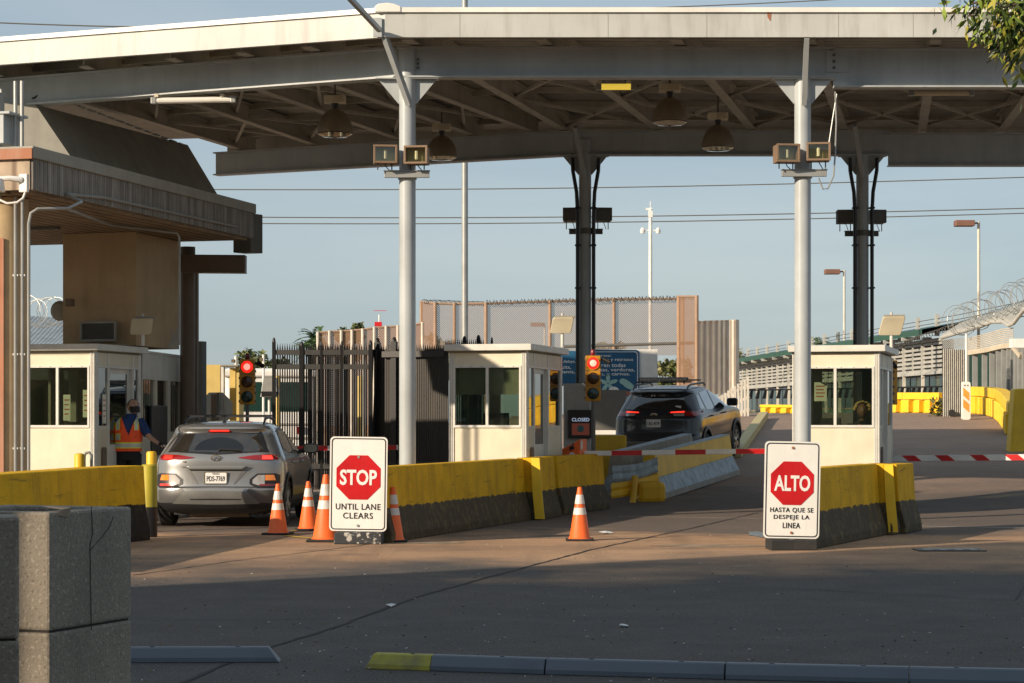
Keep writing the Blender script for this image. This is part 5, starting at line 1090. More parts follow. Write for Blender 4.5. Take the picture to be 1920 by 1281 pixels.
for (p0,D0,z0,y0),(p1,D1,z1,y1) in zip(cur, cur[1:]):
    for k in range(9): wl.bar(S2(p0,D0,z0+(y0-z0)*k/8.5), S2(p1,D1,z1+(y1-z1)*k/8.5), .02, .028)
    wl.bar(S2(p0,D0,z0-.08), S2(p1,D1,z1-.08), .12,.12)
wl.bar(S2(1900,61,3.6), S2(1915,60.5,3.3),.12,.12).build('louver', mat('cream_louver', (.5,.44,.34), .6), sh)
for i, px in enumerate((1812,1828,1846,1860,1872,1882,1892,1899,1906,1913,1921,1929)):
    D = 64.2-(px-1812)*.035; zt = 3.5+(px-1812)*.0015; p = S2(px,D,0); MB().box(p.x-.07,p.x+.07,p.y-.06,p.y+.06,1.2,zt).build('post', M_['galv'], sh)
p = S2(1812,66,0); r_ = S2(1990,62,0); MB().add([p+Vector((0,0,1)), r_+Vector((0,0,1)), r_+Vector((0,0,3.7)), p+Vector((0,0,3.6))], [(0,1,2,3)]).build('back_wall', M_['green_glass'], sh)
MB().box(*sorted((S2(1897,59.5,0).x, S2(2000,59.5,0).x)), S2(0,59.5,0).y, S2(0,59.5,0).y+.3, Z(652,59.5), Z(635,59.5)).build('white_beam', M_['white'], sh)
cg = thing('corrugated_screen', 'dusty corrugated grey metal screen behind the white marker post', 'screen', (X(1788,60),60,gz(X(1788,60),60)), 0)
x0 = X(1767,60)-X(1788,60); x1 = X(1811,60)-X(1788,60); N = 60; vs = []; zb_, zt1, zt2 = 0, Z(655,60)-cg.location.z, Z(652,60)-cg.location.z
for k in range(N+1):
    x = x0+(x1-x0)*k/N; yy = .03*math.sin(k*math.pi/2.5); vs += [(x,yy,zb_),(x,yy,zt1)]
MB().add(vs, [(2*k,2*k+2,2*k+3,2*k+1) for k in range(N)]).build('sheet', mat('dusty_zinc', (.40,.39,.35), .6, grime=.45, gc=(.22,.2,.17), vs=6), cg, smooth=True)
MB().add([(x0,.0,zt1),(x1,.0,zt2),(x1,.0,Z(633,60)-cg.location.z),(x0,.0,Z(636,60)-cg.location.z)], [(0,1,2,3)]).build('mesh_top', M_['mesh_galv'], cg)
MB().tube([(x1,-.05,0),(x1,-.05,Z(626,60)-cg.location.z)], .035, 8).build('pole', M_['white'], cg, smooth=True)
MB().lathe([(.10,-.03),(.10,.03)], 16, M=Matrix.Translation((-.08,-.15,.1))@Matrix.Rotation(R(90),4,'X')).build('wheel', M_['rubber'], cg)
mk = thing('marker_post', 'white plastic marker post with orange slashes on the ramp crest', 'marker', (X(1811,58),58,gz(X(1811,58),58)), 0); hz = Z(716,58)-mk.location.z
MB().prism(rrect(.24,hz,.06,0,hz/2), -.06,.06).build('body', M_['white'], mk, bevel=.01)
st = MB()
for k in range(2):
    z = hz*(.42-.3*k)+.2; st.add([(-.085,-.0615,z+.02),(.085,-.0615,z-.13),(.085,-.0615,z+.10),(-.085,-.0615,z+.25)], [(0,1,2,3)])
st.build('orange_stripe', M_['ral_bright'] if 'ral_bright' in M_ else mat('orange_sheet', (.75,.33,.05), .5, bp=0), mk)
MB().lathe([(.02,0),(.02,.004)],8,M=Matrix.Translation((-.04,-.062,hz-.1))@Matrix.Rotation(R(90),4,'X')).lathe([(.02,0),(.02,.004)],8,M=Matrix.Translation((.04,-.062,hz-.1))@Matrix.Rotation(R(90),4,'X')).build('bolt', M_['black'], mk)
coil(Wp(1790,600,64)+Vector((0,0,-.1)), Wp(1945,543,60), .42, 24, .010, 'razor wire coil with loose loops above the curved shelter', wob=.16)
coil(Wp(1640,662,72), Wp(1945,560,62), .08, 60, .010, 'tight barbed coil along the walkway roof edge', m='dark_steel')
# yellow ribbed barriers on the crest
def ribbed(pts, lab, h=.85, base=.30, grp='yellow ribbed barriers along the ramp'):
    o0 = Vector((*pts[0], gz(*pts[0]))); t = thing('ribbed_barrier', lab, 'barrier', o0, 0, grp); top = MB(); rb = MB(); lo = MB()
    for p, q in zip(pts, pts[1:]):
        a = Vector((*p, gz(*p)))-o0; b = Vector((*q, gz(*q)))-o0; L = (b-a).length; d = (b-a).normalized()
        z = Vector((0,0,1)); top.bar(a+z*(h*.82), b+z*(h*.82), .34, h*.34); lo.bar(a+z*(h*.32), b+z*(h*.32), .10, h*.64)
        k = 0
        while k*.5 < L-.1: 
            c = a+d*(k*.5+.12); rb.bar(c+z*(h*.32), c+d*.24+z*(h*.32), .46, h*.62); k += 1
    top.build('beam', M_['yellow_bright'], t, bevel=.02); lo.build('lower_wall', M_['yellow'], t); rb.build('ribs', M_['yellow_bright'], t, bevel=.02); return t
ribbed([(X(1660,66),66),(X(1700,65),65),(X(1768,63.5),63.5)], 'straight yellow ribbed barrier between the right booth and the metal screen', .62)
ribbed([(X(1808,63),63),(X(1835,62.3),62.3),(X(1858,61),61),(X(1876,59),59),(X(1888,56.5),56.5),(X(1897,54),54),(X(1903,52),52)], 'curved yellow ribbed barrier sweeping round the ramp at the right', .80)
ribbed([(X(1432,66),66),(X(1500,64.5),64.5)], 'yellow ribbed barrier beyond the dark car bonnet', .26)
tag(MB().prism([(-.22,-.3),(1.9,-.3),(1.9,1.45),(-.10,1.40)], -.2,.25).build('yellow_barrier_end', M_['yellow_bright'], loc=(X(1907,47.5),47.5,gz(X(1907,47.5),47.5)-.02), bevel=.04), 'tall pale yellow barrier end at the right edge of the ramp', 'barrier')
kb_ = jersey([(X(1380,47),47),(X(1432,60),60)], .20, 'ramp_kerb', 'weathered kerb running up the ramp beside the dark car', 'kerb', mt=mat('worn_yellow_kerb', (.5,.42,.2), .7, grime=.7, vs=6, streak=False, gc=(.3,.29,.26)), prof=[(-.12,0),(-.12,.2),(.12,.2),(.12,0)])
dkr = MB()
for i in range(18):
    x0_ = X(1440,68)+i*.55; 
dr_ = thing('dark_guard_rail', 'dark rail on short posts above the yellow ribbed barrier', 'guard rail', (X(1400,70),70,gz(X(1400,70),70)), 0)
dpts = [(1395,74),(1500,72),(1600,70),(1680,68),(1766,66)]
dl = [Vector((X(p,D_),D_,gz(X(p,D_),D_)))-dr_.location for p, D_ in dpts]
rr_ = MB(); z = Vector((0,0,1))
for a_, b_ in zip(dl, dl[1:]): rr_.bar(a_+z*.80, b_+z*.80, .06, .05)
rr_.build('rail', M_['black'], dr_)
for a_, b_ in zip(dl, dl[1:]):
    for k in range(8):
        c = a_.lerp(b_, k/8); pp_ = MB(); pp_.add([c+Vector(v) for v in ((-.08,0,.50),(.05,0,.50),(.08,0,.78),(.0,0,.78),(-.08,.1,.50),(.05,.1,.50),(.08,.1,.78),(.0,.1,.78))], [(0,1,2,3),(7,6,5,4),(0,4,5,1),(1,5,6,2),(2,6,7,3),(3,7,4,0)]); pp_.build('post', M_['black'], dr_)
# drain cover
dc = thing('drain_cover', 'pale metal drain cover set in the asphalt at the lower right', 'cover', (X(1780,24.1), 24.1, 0), 0)
MB().box(-.30,.30,-.13,.13,.004,.016).build('plate', M_['galv'], dc); MB().box(-.38,-.31,-.2,.2,.003,.012).box(.31,.38,-.2,.2,.003,.012).box(-.31,.31,-.2,-.14,.003,.012).box(-.31,.31,.14,.2,.003,.012).build('rim', M_['black'], dc)
for k in range(3): MB().box(-.2+k*.17,-.12+k*.17,-.09,-.03,.0165,.019).build('slot', M_['black'], dc)
# ================================================================ foliage
def leafmb(mb, c, s, dr=None, mi=0, wide=.5):
    a = Vector((random.gauss(0,1),random.gauss(0,1),random.gauss(0,.6))).normalized() if dr is None else dr
    b = a.cross(Vector((random.gauss(0,1),random.gauss(0,1),random.gauss(0,1)))).normalized()*s*wide/2; a = a*s
    mb.add([c, c+a*.45+b, c+a, c+a*.45-b], [(0,1,2,3)], mi)
def tree(px, D, ptop, wpx, lab, mats, n=2500, ls=.22, z0=1.0, seed=1, trunk=True, blobs_=14):
    random.seed(seed); x = X(px,D); zt = Z(ptop,D); w = wpx/FPX*D/2
    t = thing('leafy_tree', lab, 'tree', (x,D,0), 0, None); tk = MB()
    zc = (z0+zt)/2; hh = (zt-z0)/2
    cs = [(random.uniform(-.8,.8)*w, random.uniform(-.8,.8)*w, zc+random.uniform(-.8,.85)*hh) for _ in range(blobs_)]
    tk.tube([(0,0,-.2),(.05,0,z0+.3),(0,.1,zc)], [.2,.15,.08], 8)
    for c in cs[:8]: tk.tube([(0.02,0,z0),(c[0]*.4,c[1]*.4,(z0+c[2])/2+.2),c], [.08,.05,.02], 6)
    tk.build('trunk', M_['bark'], t, smooth=True); mb = MB()
    for i in range(n):
        c = random.choice(cs); r = w*.42*random.random()**.4; v = Vector((random.gauss(0,1),random.gauss(0,1),random.gauss(0,1))).normalized()
        leafmb(mb, Vector(c)+Vector((v.x*r,v.y*r,v.z*r*min(1,hh/w)*.9)), ls*random.uniform(.6,1.3), mi=random.randrange(len(mats)))
    mb.build('crown', mats, t); random.seed(seed+5); return t
L1 = mat('olive_leaf', (.15,.17,.05), .6, var=.4, grime=0, bp=0); L2 = mat('dark_leaf', (.05,.075,.02), .6, var=.4, grime=0, bp=0); L3 = mat('dry_olive', (.22,.2,.09), .7, var=.3, grime=0, bp=0)
tree(490, 95, 652, 90, 'broad olive tree beyond the bus and the fence', [L1,L2,L1], 3800, .25, .6, 11, blobs_=20)
tree(545, 98, 668, 80, 'olive tree seen through the first fence bays', [L1,L2], 3000, .26, .4, 12)
tree(655, 110, 608, 55, 'small bushy treetop above the brown mesh fence', [L1,L2], 2200, .22, 4.2, 13)
tree(830, 95, 622, 60, 'dry looking treetop behind the left end of the chain link', [L3,L1], 1800, .2, 3, 14)
tree(1255, 100, 672, 70, 'dense tree beyond the white board edge of the blue sign', [L1,L2,L3], 3200, .25, 1.5, 15)
tree(1150, 105, 640, 40, 'small tree top behind the chain link above the blue sign', [L1,L3], 1200, .2, 4, 16)
for i, (px, tp, w_) in enumerate(((1400,660,60),(1450,664,60),(1500,668,50))): tree(px, 135, tp, w_, ('leftmost','middle','rightmost')[i]+' of three far trees behind the green walkway roof', [L1,L3], 1500, .26, 3, 20+i)
def palm(px, D, pc, s, lab, n=26, seed=3):
    random.seed(seed); zc = Z(pc,D); t = thing('palm_tree', lab, 'tree', (X(px,D),D,0), 0)
    MB().tube([(0,0,-.2),(.05,0,zc)], [.2,.13], 10).build('trunk', M_['bark'], t, smooth=True); mb = MB()
    for i in range(n):
        a = random.random()*2*math.pi; e = random.uniform(-.5,1.2); d = Vector((math.cos(a)*math.cos(e), math.sin(a)*math.cos(e), math.sin(e))); P = []
        for k in range(8): P.append(Vector((0,0,zc))+d*s*k/7+Vector((0,0,-s*.5*(k/7)**2)))
        for k in range(1,8):
            for sd_ in (-1,1):
                for q_ in range(2):
                    b = P[k-1].lerp(P[k],q_/2); sidev = d.cross(Vector((0,0,1))).normalized()*sd_
                    leafmb(mb, b, s*.34*(1-.07*k), (sidev*.7+d*.6+Vector((0,0,-.25))).normalized(), 0, .16)
    mb.build('crown', [M_['palm']], t)
palm(592, 100, 632, 1.1, 'palm top between the olive trees and the brown mesh fence', seed=3); palm(583, 92, 652, .9, 'lower palm in front of the brown mesh fence end', seed=6)
palm(1538, 120, 645, .9, 'small palm top just right of the right front column', seed=4); palm(1123, 110, 655, .8, 'small palm top between the middle rear column and the lane signal', seed=8)
wd_ = MB(); random.seed(9)
for i in range(160): leafmb(wd_, Vector((random.uniform(-.2,.2),random.uniform(-.15,.15),random.uniform(0,.5))), .14)
p = (X(1760,60.5),60.5); tag(wd_.build('weed', [L1], loc=(*p, gz(*p)), smooth=False), 'small green weed at the foot of the metal screen', 'plant')
# near branch, upper right: narrow leaves on a tree that stands just outside the view
random.seed(21)
nt_ = thing('willow_leaf_tree', 'near tree whose narrow green leaves hang into the top right corner', 'tree', (5.6, 13.5, 0), 0)
LB = mat('fresh_leaf', (.20,.28,.035), .45, var=.3, grime=0, bp=0); LB2 = mat('shade_leaf', (.05,.085,.02), .5, var=.3, grime=0, bp=0); LB3 = mat('yellowish_leaf', (.42,.38,.05), .5, var=.2, grime=0, bp=0)
tk = MB(); tk.tube([(0,0,0),(.1,.1,1.8),(0,0,3.2),(-.1,0,4.6),(0,0,6)], [.2,.17,.13,.09,.04], 12)
O3 = Vector((5.6,13.5,0)); mb = MB()
lims = []
targets = [(1775,12,13.0),(1790,38,13.2),(1800,5,13.8),(1830,25,13.0),(1850,-20,12.8),(1862,60,13.3),(1880,100,13.4),(1893,118,13.2),(1900,30,13),(1905,85,13.6),(1915,110,13.0),(1920,60,13.2),(1935,20,12.8),(1940,95,13),(1845,70,13.5),(1870,35,12.9),(1815,48,13.1),(1890,60,13.8),(1960,50,13),(1960,120,13.2),(1990,90,13.4),(1980,0,13),(1820,-40,13.3),(1890,-60,13),(1960,-60,13.4),(1780,-30,13.6)]
for px, py, D in targets:
    e = Wp(px,py,D)-O3; st_ = Vector((0,0,random.uniform(3.6,4.8))); m1 = st_.lerp(e,.5)+Vector((0,0,.25)); tk.tube([st_, m1, e+Vector((0,0,.06)), e], [.03,.016,.006,.003], 6)
    k = 300 if px > 1840 else 120
    for j in range(k):
        tt = random.uniform(.62,1.0); b = m1.lerp(e, (tt-.5)*2)+Vector((random.gauss(0,.055),random.gauss(0,.09),random.gauss(0,.05)))
        leafmb(mb, b, random.uniform(.06,.105), Vector((random.gauss(-.2,.5),random.gauss(0,.4),random.gauss(-.75,.35))).normalized(), random.choice((0,0,1,1,2) if px < 1880 or py < 50 else (0,0,2,2,1)), .30)
for i in range(2500):
    b = Vector((random.gauss(.2,1.0),random.gauss(0,1.0),random.gauss(5.2,.7))); leafmb(mb, b, random.uniform(.06,.10), Vector((random.gauss(0,.5),random.gauss(0,.4),random.gauss(-.7,.35))).normalized(), random.choice((0,1)), .24)
tk.build('trunk', M_['bark'], nt_, smooth=True); mb.build('crown', [LB,LB2,LB3], nt_)
# ================================================================ vehicles
def interp_rows(rows, z):
    if z <= rows[0][0]: return rows[0][1:]
    if z >= rows[-1][0]: return rows[-1][1:]
    for i in range(len(rows)-1):
        if rows[i][0] <= z <= rows[i+1][0]:
            a = rows[max(0,i-1)]; b = rows[i]; c = rows[i+1]; d = rows[min(len(rows)-1,i+2)]; t = (z-b[0])/(c[0]-b[0]); out = []
            for k in (1,2,3):
                h = c[0]-b[0]; s0 = (b[k]-a[k])/(b[0]-a[0]) if b is not a else (c[k]-b[k])/h; s1 = (d[k]-c[k])/(d[0]-c[0]) if d is not c else (c[k]-b[k])/h; sm = (c[k]-b[k])/h
                m0 = 0 if s0*sm <= 0 else 2*s0*sm/(s0+sm); m1 = 0 if s1*sm <= 0 else 2*s1*sm/(s1+sm)
                out.append((2*t**3-3*t*t+1)*b[k]+(t**3-2*t*t+t)*h*m0+(-2*t**3+3*t*t)*c[k]+(t**3-t*t)*h*m1)
            return out
class Car:
    def __init__(s, name, label, loc, rz, rows, paint, wheels, wr, clad, n=3.0, dR=.55, dF=.75):
        s.rows = rows; s.n = n; s.dR = dR; s.dF = dF; s.wr = wr; s.wheels = wheels
        s.t = thing(name, label, 'car', loc, rz); s.paint = paint; s.clad = clad
    def prof(s, z): 
        w, yr, yf = interp_rows(s.rows, z); L = yf-yr; return w, yr, yf, min(s.dR, L/2), min(s.dF, L/2)
    def ring(s, z, N=64):
        w, yr, yf, dR, dF = s.prof(z); e = 2/s.n; pts = []
        q = N//4
        for k in range(q):      # rear, from x=-w side round to centre
            a = math.pi/2*k/q; pts.append((-w*math.cos(a)**e, yr+dR-dR*math.sin(a)**e))
        for k in range(q):
            a = math.pi/2*(1-k/q); pts.append((w*max(0,math.cos(a))**e, yr+dR-dR*math.sin(a)**e))
        M = 20
        ys = [yr+dR+(yf-dF-yr-dR)*(i/M) for i in range(M)]; pts += [(w, y) for y in ys]
        for k in range(q):
            a = math.pi/2*k/q; pts.append((w*math.cos(a)**e, yf-dF+dF*math.sin(a)**e))
        for k in range(q):
            a = math.pi/2*(1-k/q); pts.append((-w*max(0,math.cos(a))**e, yf-dF+dF*math.sin(a)**e))
        pts += [(-w, y) for y in reversed(ys)]
        return pts
    def rear_y(s, x, z):
        w, yr, yf, dR, dF = s.prof(z); u = min(1, abs(x)/w); return yr+dR-dR*(1-u**s.n)**(1/s.n)
    def side_x(s, y, z):
        w, yr, yf, dR, dF = s.prof(z)
        if y < yr+dR: u = min(1,(yr+dR-y)/dR); return w*(1-u**s.n)**(1/s.n)
        if y > yf-dF: u = min(1,(y-yf+dF)/dF); return w*(1-u**s.n)**(1/s.n)
        return w
    def body(s, z0, z1, nz, floor):
        zs = [z0+(z1-z0)*i/nz for i in range(nz+1)]; mb = MB(); vs = []; N = None; inside = []
        for z in zs:
            r = s.ring(z); N = len(r)
            for x, y in r:
                ins = False
                for yw in s.wheels:
                    if (y-yw)**2+(z-s.wr)**2 < (s.wr+.055)**2 and abs(x) > .45: ins = True
                if ins: x *= .70
                vs.append((x,y,z)); inside.append(ins)
        fs = []; mi = []
        for i in range(len(zs)-1):
            for k in range(N):
                k2 = (k+1) % N; f = (i*N+k, i*N+k2, (i+1)*N+k2, (i+1)*N+k); fs.append(f)
                mi.append(1 if any(inside[j] for j in f) or zs[i] < floor else 0)
        fs.append(tuple(range(N-1,-1,-1))); mi.append(1); fs.append(tuple((len(zs)-1)*N+k for k in range(N))); mi.append(0)
        mb.v = vs; mb.f = fs; mb.m = mi
        return mb.build('body', [s.paint, s.clad], s.t, smooth=True)
    def cap(s, A, B, nm, m, side='rear', nu=12, nv=6, off=.006, mir=False, parent=None, th=0):
        """skin patch between polyline A (top) and B (bottom); points (u,z)"""
        def at(P, t):
            f = t*(len(P)-1); i = min(int(f), len(P)-2); g = f-i; return (P[i][0]*(1-g)+P[i+1][0]*g, P[i][1]*(1-g)+P[i+1][1]*g)
        obs = []
        mb = MB(); vs = []
        for i in range(nu+1):
            a = at(A, i/nu); b = at(B, i/nu)
            for j in range(nv+1):
                t = j/nv; u = a[0]*(1-t)+b[0]*t; z = a[1]*(1-t)+b[1]*t
                if side == 'rear': vs.append((u, s.rear_y(u,z)-off, z))
                elif side == 'R': vs.append((s.side_x(u,z)+off, u, z))
                else: vs.append((-s.side_x(u,z)-off, u, z))
        mb.add(vs, [(i*(nv+1)+j, (i+1)*(nv+1)+j, (i+1)*(nv+1)+j+1, i*(nv+1)+j+1) for i in range(nu) for j in range(nv)])
        o = mb.build(nm, m, parent or s.t, smooth=True)
        if th: so = o.modifiers.new('thick','SOLIDIFY'); so.thickness = th; so.offset = 0
        return o
    def wheel(s, y, x, rimm, spokes=5, steer=0):
        t = s.t; r = s.wr; sg = 1 if x > 0 else -1; Mx = Matrix.Translation((x,y,r)) @ Matrix.Rotation(sg*R(90)+0,4,'Y')
        w = MB().lathe([(r*.66,-.10),(r*.93,-.105),(r,-.08),(r,.08),(r*.93,.105),(r*.68,.10),(r*.66,.08)], 36, M=Mx).build('wheel', M_['rubber'], t, smooth=True)
        rm = MB(); rm.lathe([(r*.66,.05),(r*.67,.10),(r*.62,.10),(r*.60,.03),(0,.02)], 36, M=Mx)
        rm.build('rim', mat('rim_dark', (.06,.06,.06), .4, .5, bp=0), w, smooth=True)
        sp = MB()
        for k in range(spokes):
            a = 2*math.pi*k/spokes; 
            for da in (-.16,.16): sp.bar(Vector((.04*math.cos(a),.04*math.sin(a),.085)), Vector((r*.62*math.cos(a+da),r*.62*math.sin(a+da),.095)), .045, .02)
        sp.lathe([(.06,.06),(.06,.10),(.04,.11)], 16)
        o = sp.build('spokes', rimm, w); o.data.transform(Mx)
def carpaint(name, c, metal=.6, rough=.3): return mat(name, c, rough, metal, var=.03, vs=2, grime=.08, gc=(.2,.17,.13), streak=False, bp=.02, bs=300, coat=1)
blackg = mat('black_trim', (.018,.018,.02), .45, grime=.1, bp=.02); M_['chrome'] = mat('chrome', (.75,.75,.75), .12, 1, grime=0, bp=0)
carglass = mat('tinted_glass', (.022,.02,.017), .06, grime=.12, gc=(.25,.2,.15), streak=False, bp=0, spec=.8, coat=1)
sideglass = mat('tinted_side_glass', (.01,.012,.014), .04, grime=0, bp=0, spec=1, coat=1)
redlens = mat('red_lens', (.28,.008,.008), .15, grime=0, bp=0, coat=1); redlit = mat('lit_tail', (.6,.01,.01), .2, grime=0, bp=0, emit=(1,.04,.02), es=1.5, coat=1); amber = mat('amber_signal', (.7,.2,.02), .2, grime=0, bp=0, coat=1, emit=(1,.25,.02), es=.25); clear = mat('clear_lens', (.55,.5,.45), .1, .4, grime=0, bp=0, coat=1)
plate_w = mat('plate_white', (.78,.77,.74), .4, grime=0, bp=0)
# ---- silver crossover
rows = [(.19,.76,.22,3.9),(.26,.83,.08,4.06),(.34,.875,.025,4.13),(.46,.892,.0,4.16),(.545,.897,.012,4.165),(.565,.897,.05,4.165),(.60,.898,.06,4.16),(.70,.90,.075,4.14),(.80,.898,.085,4.08),(.88,.893,.09,3.95),(.94,.883,.10,3.75),(.975,.868,.115,3.4),(1.01,.852,.14,3.08),(1.06,.828,.19,2.90),(1.14,.79,.26,2.72),(1.22,.752,.335,2.52),(1.29,.72,.40,2.34),(1.325,.705,.40,2.24),(1.345,.69,.36,2.18),(1.375,.672,.37,2.08),(1.405,.64,.44,1.96),(1.432,.58,.62,1.78),(1.452,.48,.85,1.62),(1.462,.30,1.05,1.5),(1.466,.12,1.2,1.4)]
sil = carpaint('silver_paint', (.27,.275,.275), .5, .30)
K = Car('silver_car', 'silver compact crossover with lit brake lights stopped beside the guard', (X(418,29.15)-.10, 29.1, 0), -R(1.5), rows, sil, (.80,3.40), .325, blackg)
K.body(.19,1.466,58,.33)
def tup(*a): return list(a)
K.cap([(-.50,1.285),(0,1.30),(.50,1.285)], [(-.635,1.045),(0,1.03),(.635,1.045)], 'rear_window', carglass, nu=24, nv=8)
K.cap([(-.56,1.325),(-.52,1.30),(0,1.315),(.52,1.30),(.56,1.325)], [(-.70,1.03),(-.60,1.035),(0,1.0),(.60,1.035),(.70,1.03)], 'window_surround', blackg, nu=24, nv=10, off=.002)
# wiped area arc and wiper
arc = [(-.34*math.cos(math.pi*k/12)+0.02, 1.065+.175*math.sin(math.pi*k/12)) for k in range(13)]
K.cap(arc, [(p[0], 1.065) for p in arc], 'wiped_glass', mat('clean_glass', (.006,.006,.007), .04, grime=0, bp=0, spec=.8), nu=24, nv=6, off=.008)
MB().tube([(.02,K.rear_y(.02,1.06)-.02,1.055),(.05,K.rear_y(.1,1.08)-.03,1.075),(.34,K.rear_y(.3,1.06)-.025,1.062)], .012, 6).build('wiper', blackg, K.t)
bl_ = MB()
for k in range(9): bl_.lathe([(.012,0),(.012,.006)], 8, M=Matrix.Translation((-.12+k*.03, K.rear_y(0,1.335)-.006, 1.328))@Matrix.Rotation(R(90),4,'X'))
hb = MB().box(-.16,.16,K.rear_y(0,1.33)-.004,K.rear_y(0,1.33)+.02,1.31,1.345).build('brake_bar', redlens, K.t); bl_.build('brake_leds', redlit, hb)
for s in (-1,1):
    K.cap([(s*.30,.965),(s*.50,.995),(s*.70,1.005),(s*.80,1.00)], [(s*.30,.960),(s*.50,.935),(s*.70,.925),(s*.83,.93)], 'tail_light', redlens, off=.010, nu=14)
    K.cap([(s*.62,.99),(s*.74,.995)], [(s*.62,.94),(s*.76,.94)], 'lit_lamp', redlit, off=.014, nu=4, nv=3)
    K.cap([(s*.46,.665),(s*.56,.745),(s*.80,.745),(s*.85,.72)], [(s*.46,.60),(s*.56,.55),(s*.80,.55),(s*.85,.57)], 'lamp_surround', blackg, off=.008, nu=12)
    K.cap([(s*.50,.66),(s*.57,.725),(s*.66,.725)], [(s*.50,.61),(s*.57,.585),(s*.66,.585)], 'reverse_lamp', clear, off=.013, nu=6)
    K.cap([(s*.665,.725),(s*.775,.725)], [(s*.665,.65),(s*.80,.65)], 'turn_signal', amber, off=.013, nu=4)
    K.cap([(s*.59,.60),(s*.80,.60)], [(s*.60,.565),(s*.80,.565)], 'reflector', redlit if s < 0 else redlens, off=.014, nu=4)  # left reflector glows in place of the sunlight on it
    K.cap([(s*.46,.545),(s*.60,.515),(s*.86,.52)], [(s*.42,.50),(s*.60,.34),(s*.86,.36)], 'bumper_corner', mat('lower_bumper_grey', (.10,.10,.10), .45, .2), off=.004, nu=10)
K.cap([(-.44,.50),(0,.51),(.44,.50)], [(-.60,.33),(0,.32),(.60,.33)], 'lower_bumper', M_['bumper_g'] if 'bumper_g' in M_ else mat('mid_bumper_grey', (.17,.17,.165), .4, .3), off=.006, nu=20)
K.cap([(-.36,.40),(0,.405),(.36,.40)], [(-.34,.385),(0,.385),(.34,.385)], 'bumper_crease', blackg, off=.010, nu=12, nv=1)
K.cap([(-.44,.845),(0,.85),(.44,.845)], [(-.38,.80),(0,.80),(.38,.80)], 'handle_strip', sil, off=.03, nu=14, nv=3, th=.02)
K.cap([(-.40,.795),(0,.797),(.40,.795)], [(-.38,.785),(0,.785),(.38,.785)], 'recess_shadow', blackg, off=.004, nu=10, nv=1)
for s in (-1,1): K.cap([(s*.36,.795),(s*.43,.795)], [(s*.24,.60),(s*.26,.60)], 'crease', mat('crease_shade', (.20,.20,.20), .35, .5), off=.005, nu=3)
K.cap([(-.62,.565),(0,.57),(.62,.565)], [(-.62,.555),(0,.56),(.62,.555)], 'tailgate_gap', blackg, off=.005, nu=14, nv=1)
py_ = K.rear_y(0,.69); pl = MB().prism(rrect(.305,.16,.015,0,.685), py_-.02, py_-.012).build('number_plate', plate_w, K.t)
txt('PDS•7769' if False else 'PDS-7769', 0, .675, py_-.022, .25, .072, mat('plate_ink', (.05,.05,.06), .5, grime=0, bp=0), pl, 'plate_number', .012); txt('TEXAS', 0, .742, py_-.022, .10, .022, M_['ink'], pl, 'plate_state')
fm = MB(); o = rrect(.315,.17,.02,0,.685); i_ = rrect(.295,.15,.012,0,.685); n = len(o); fm.add([(x,py_-.0235,z) for x,z in o]+[(x,py_-.0235,z) for x,z in i_], [(k,(k+1)%n,n+(k+1)%n,n+k) for k in range(n)]).build('plate_frame', M_['chrome'], pl)
# badge: oval with slanted H
ly = K.rear_y(0,.955)-.012; bd = MB(); oo = [(.075*math.cos(k*math.pi/16), .955+.042*math.sin(k*math.pi/16)) for k in range(32)]; ii = [(x*.84, .955+(z-.955)*.78) for x, z in oo]; n = 32
bd.add([(x,ly-.004,z) for x,z in oo]+[(x,ly-.004,z) for x,z in ii], [(k,(k+1)%n,n+(k+1)%n,n+k) for k in range(n)])
bd.bar((-.035,ly-.005,.928),(-.022,ly-.005,.982),.004,.014,up=(0,-1,0)).bar((.022,ly-.005,.928),(.035,ly-.005,.982),.004,.014,up=(0,-1,0)).bar((-.03,ly-.006,.948),(.03,ly-.006,.962),.004,.012,up=(0,-1,0))
bd.build('badge', M_['chrome'], K.t); txt('SE', -.44, .905, K.rear_y(.44,.905)-.012, .05, .02, M_['chrome'], K.t, 'trim_lettering', .01); txt('KONA', -.42, .835, K.rear_y(.42,.835)-.010, .12, .018, M_['chrome'], K.t, 'model_lettering', .01)
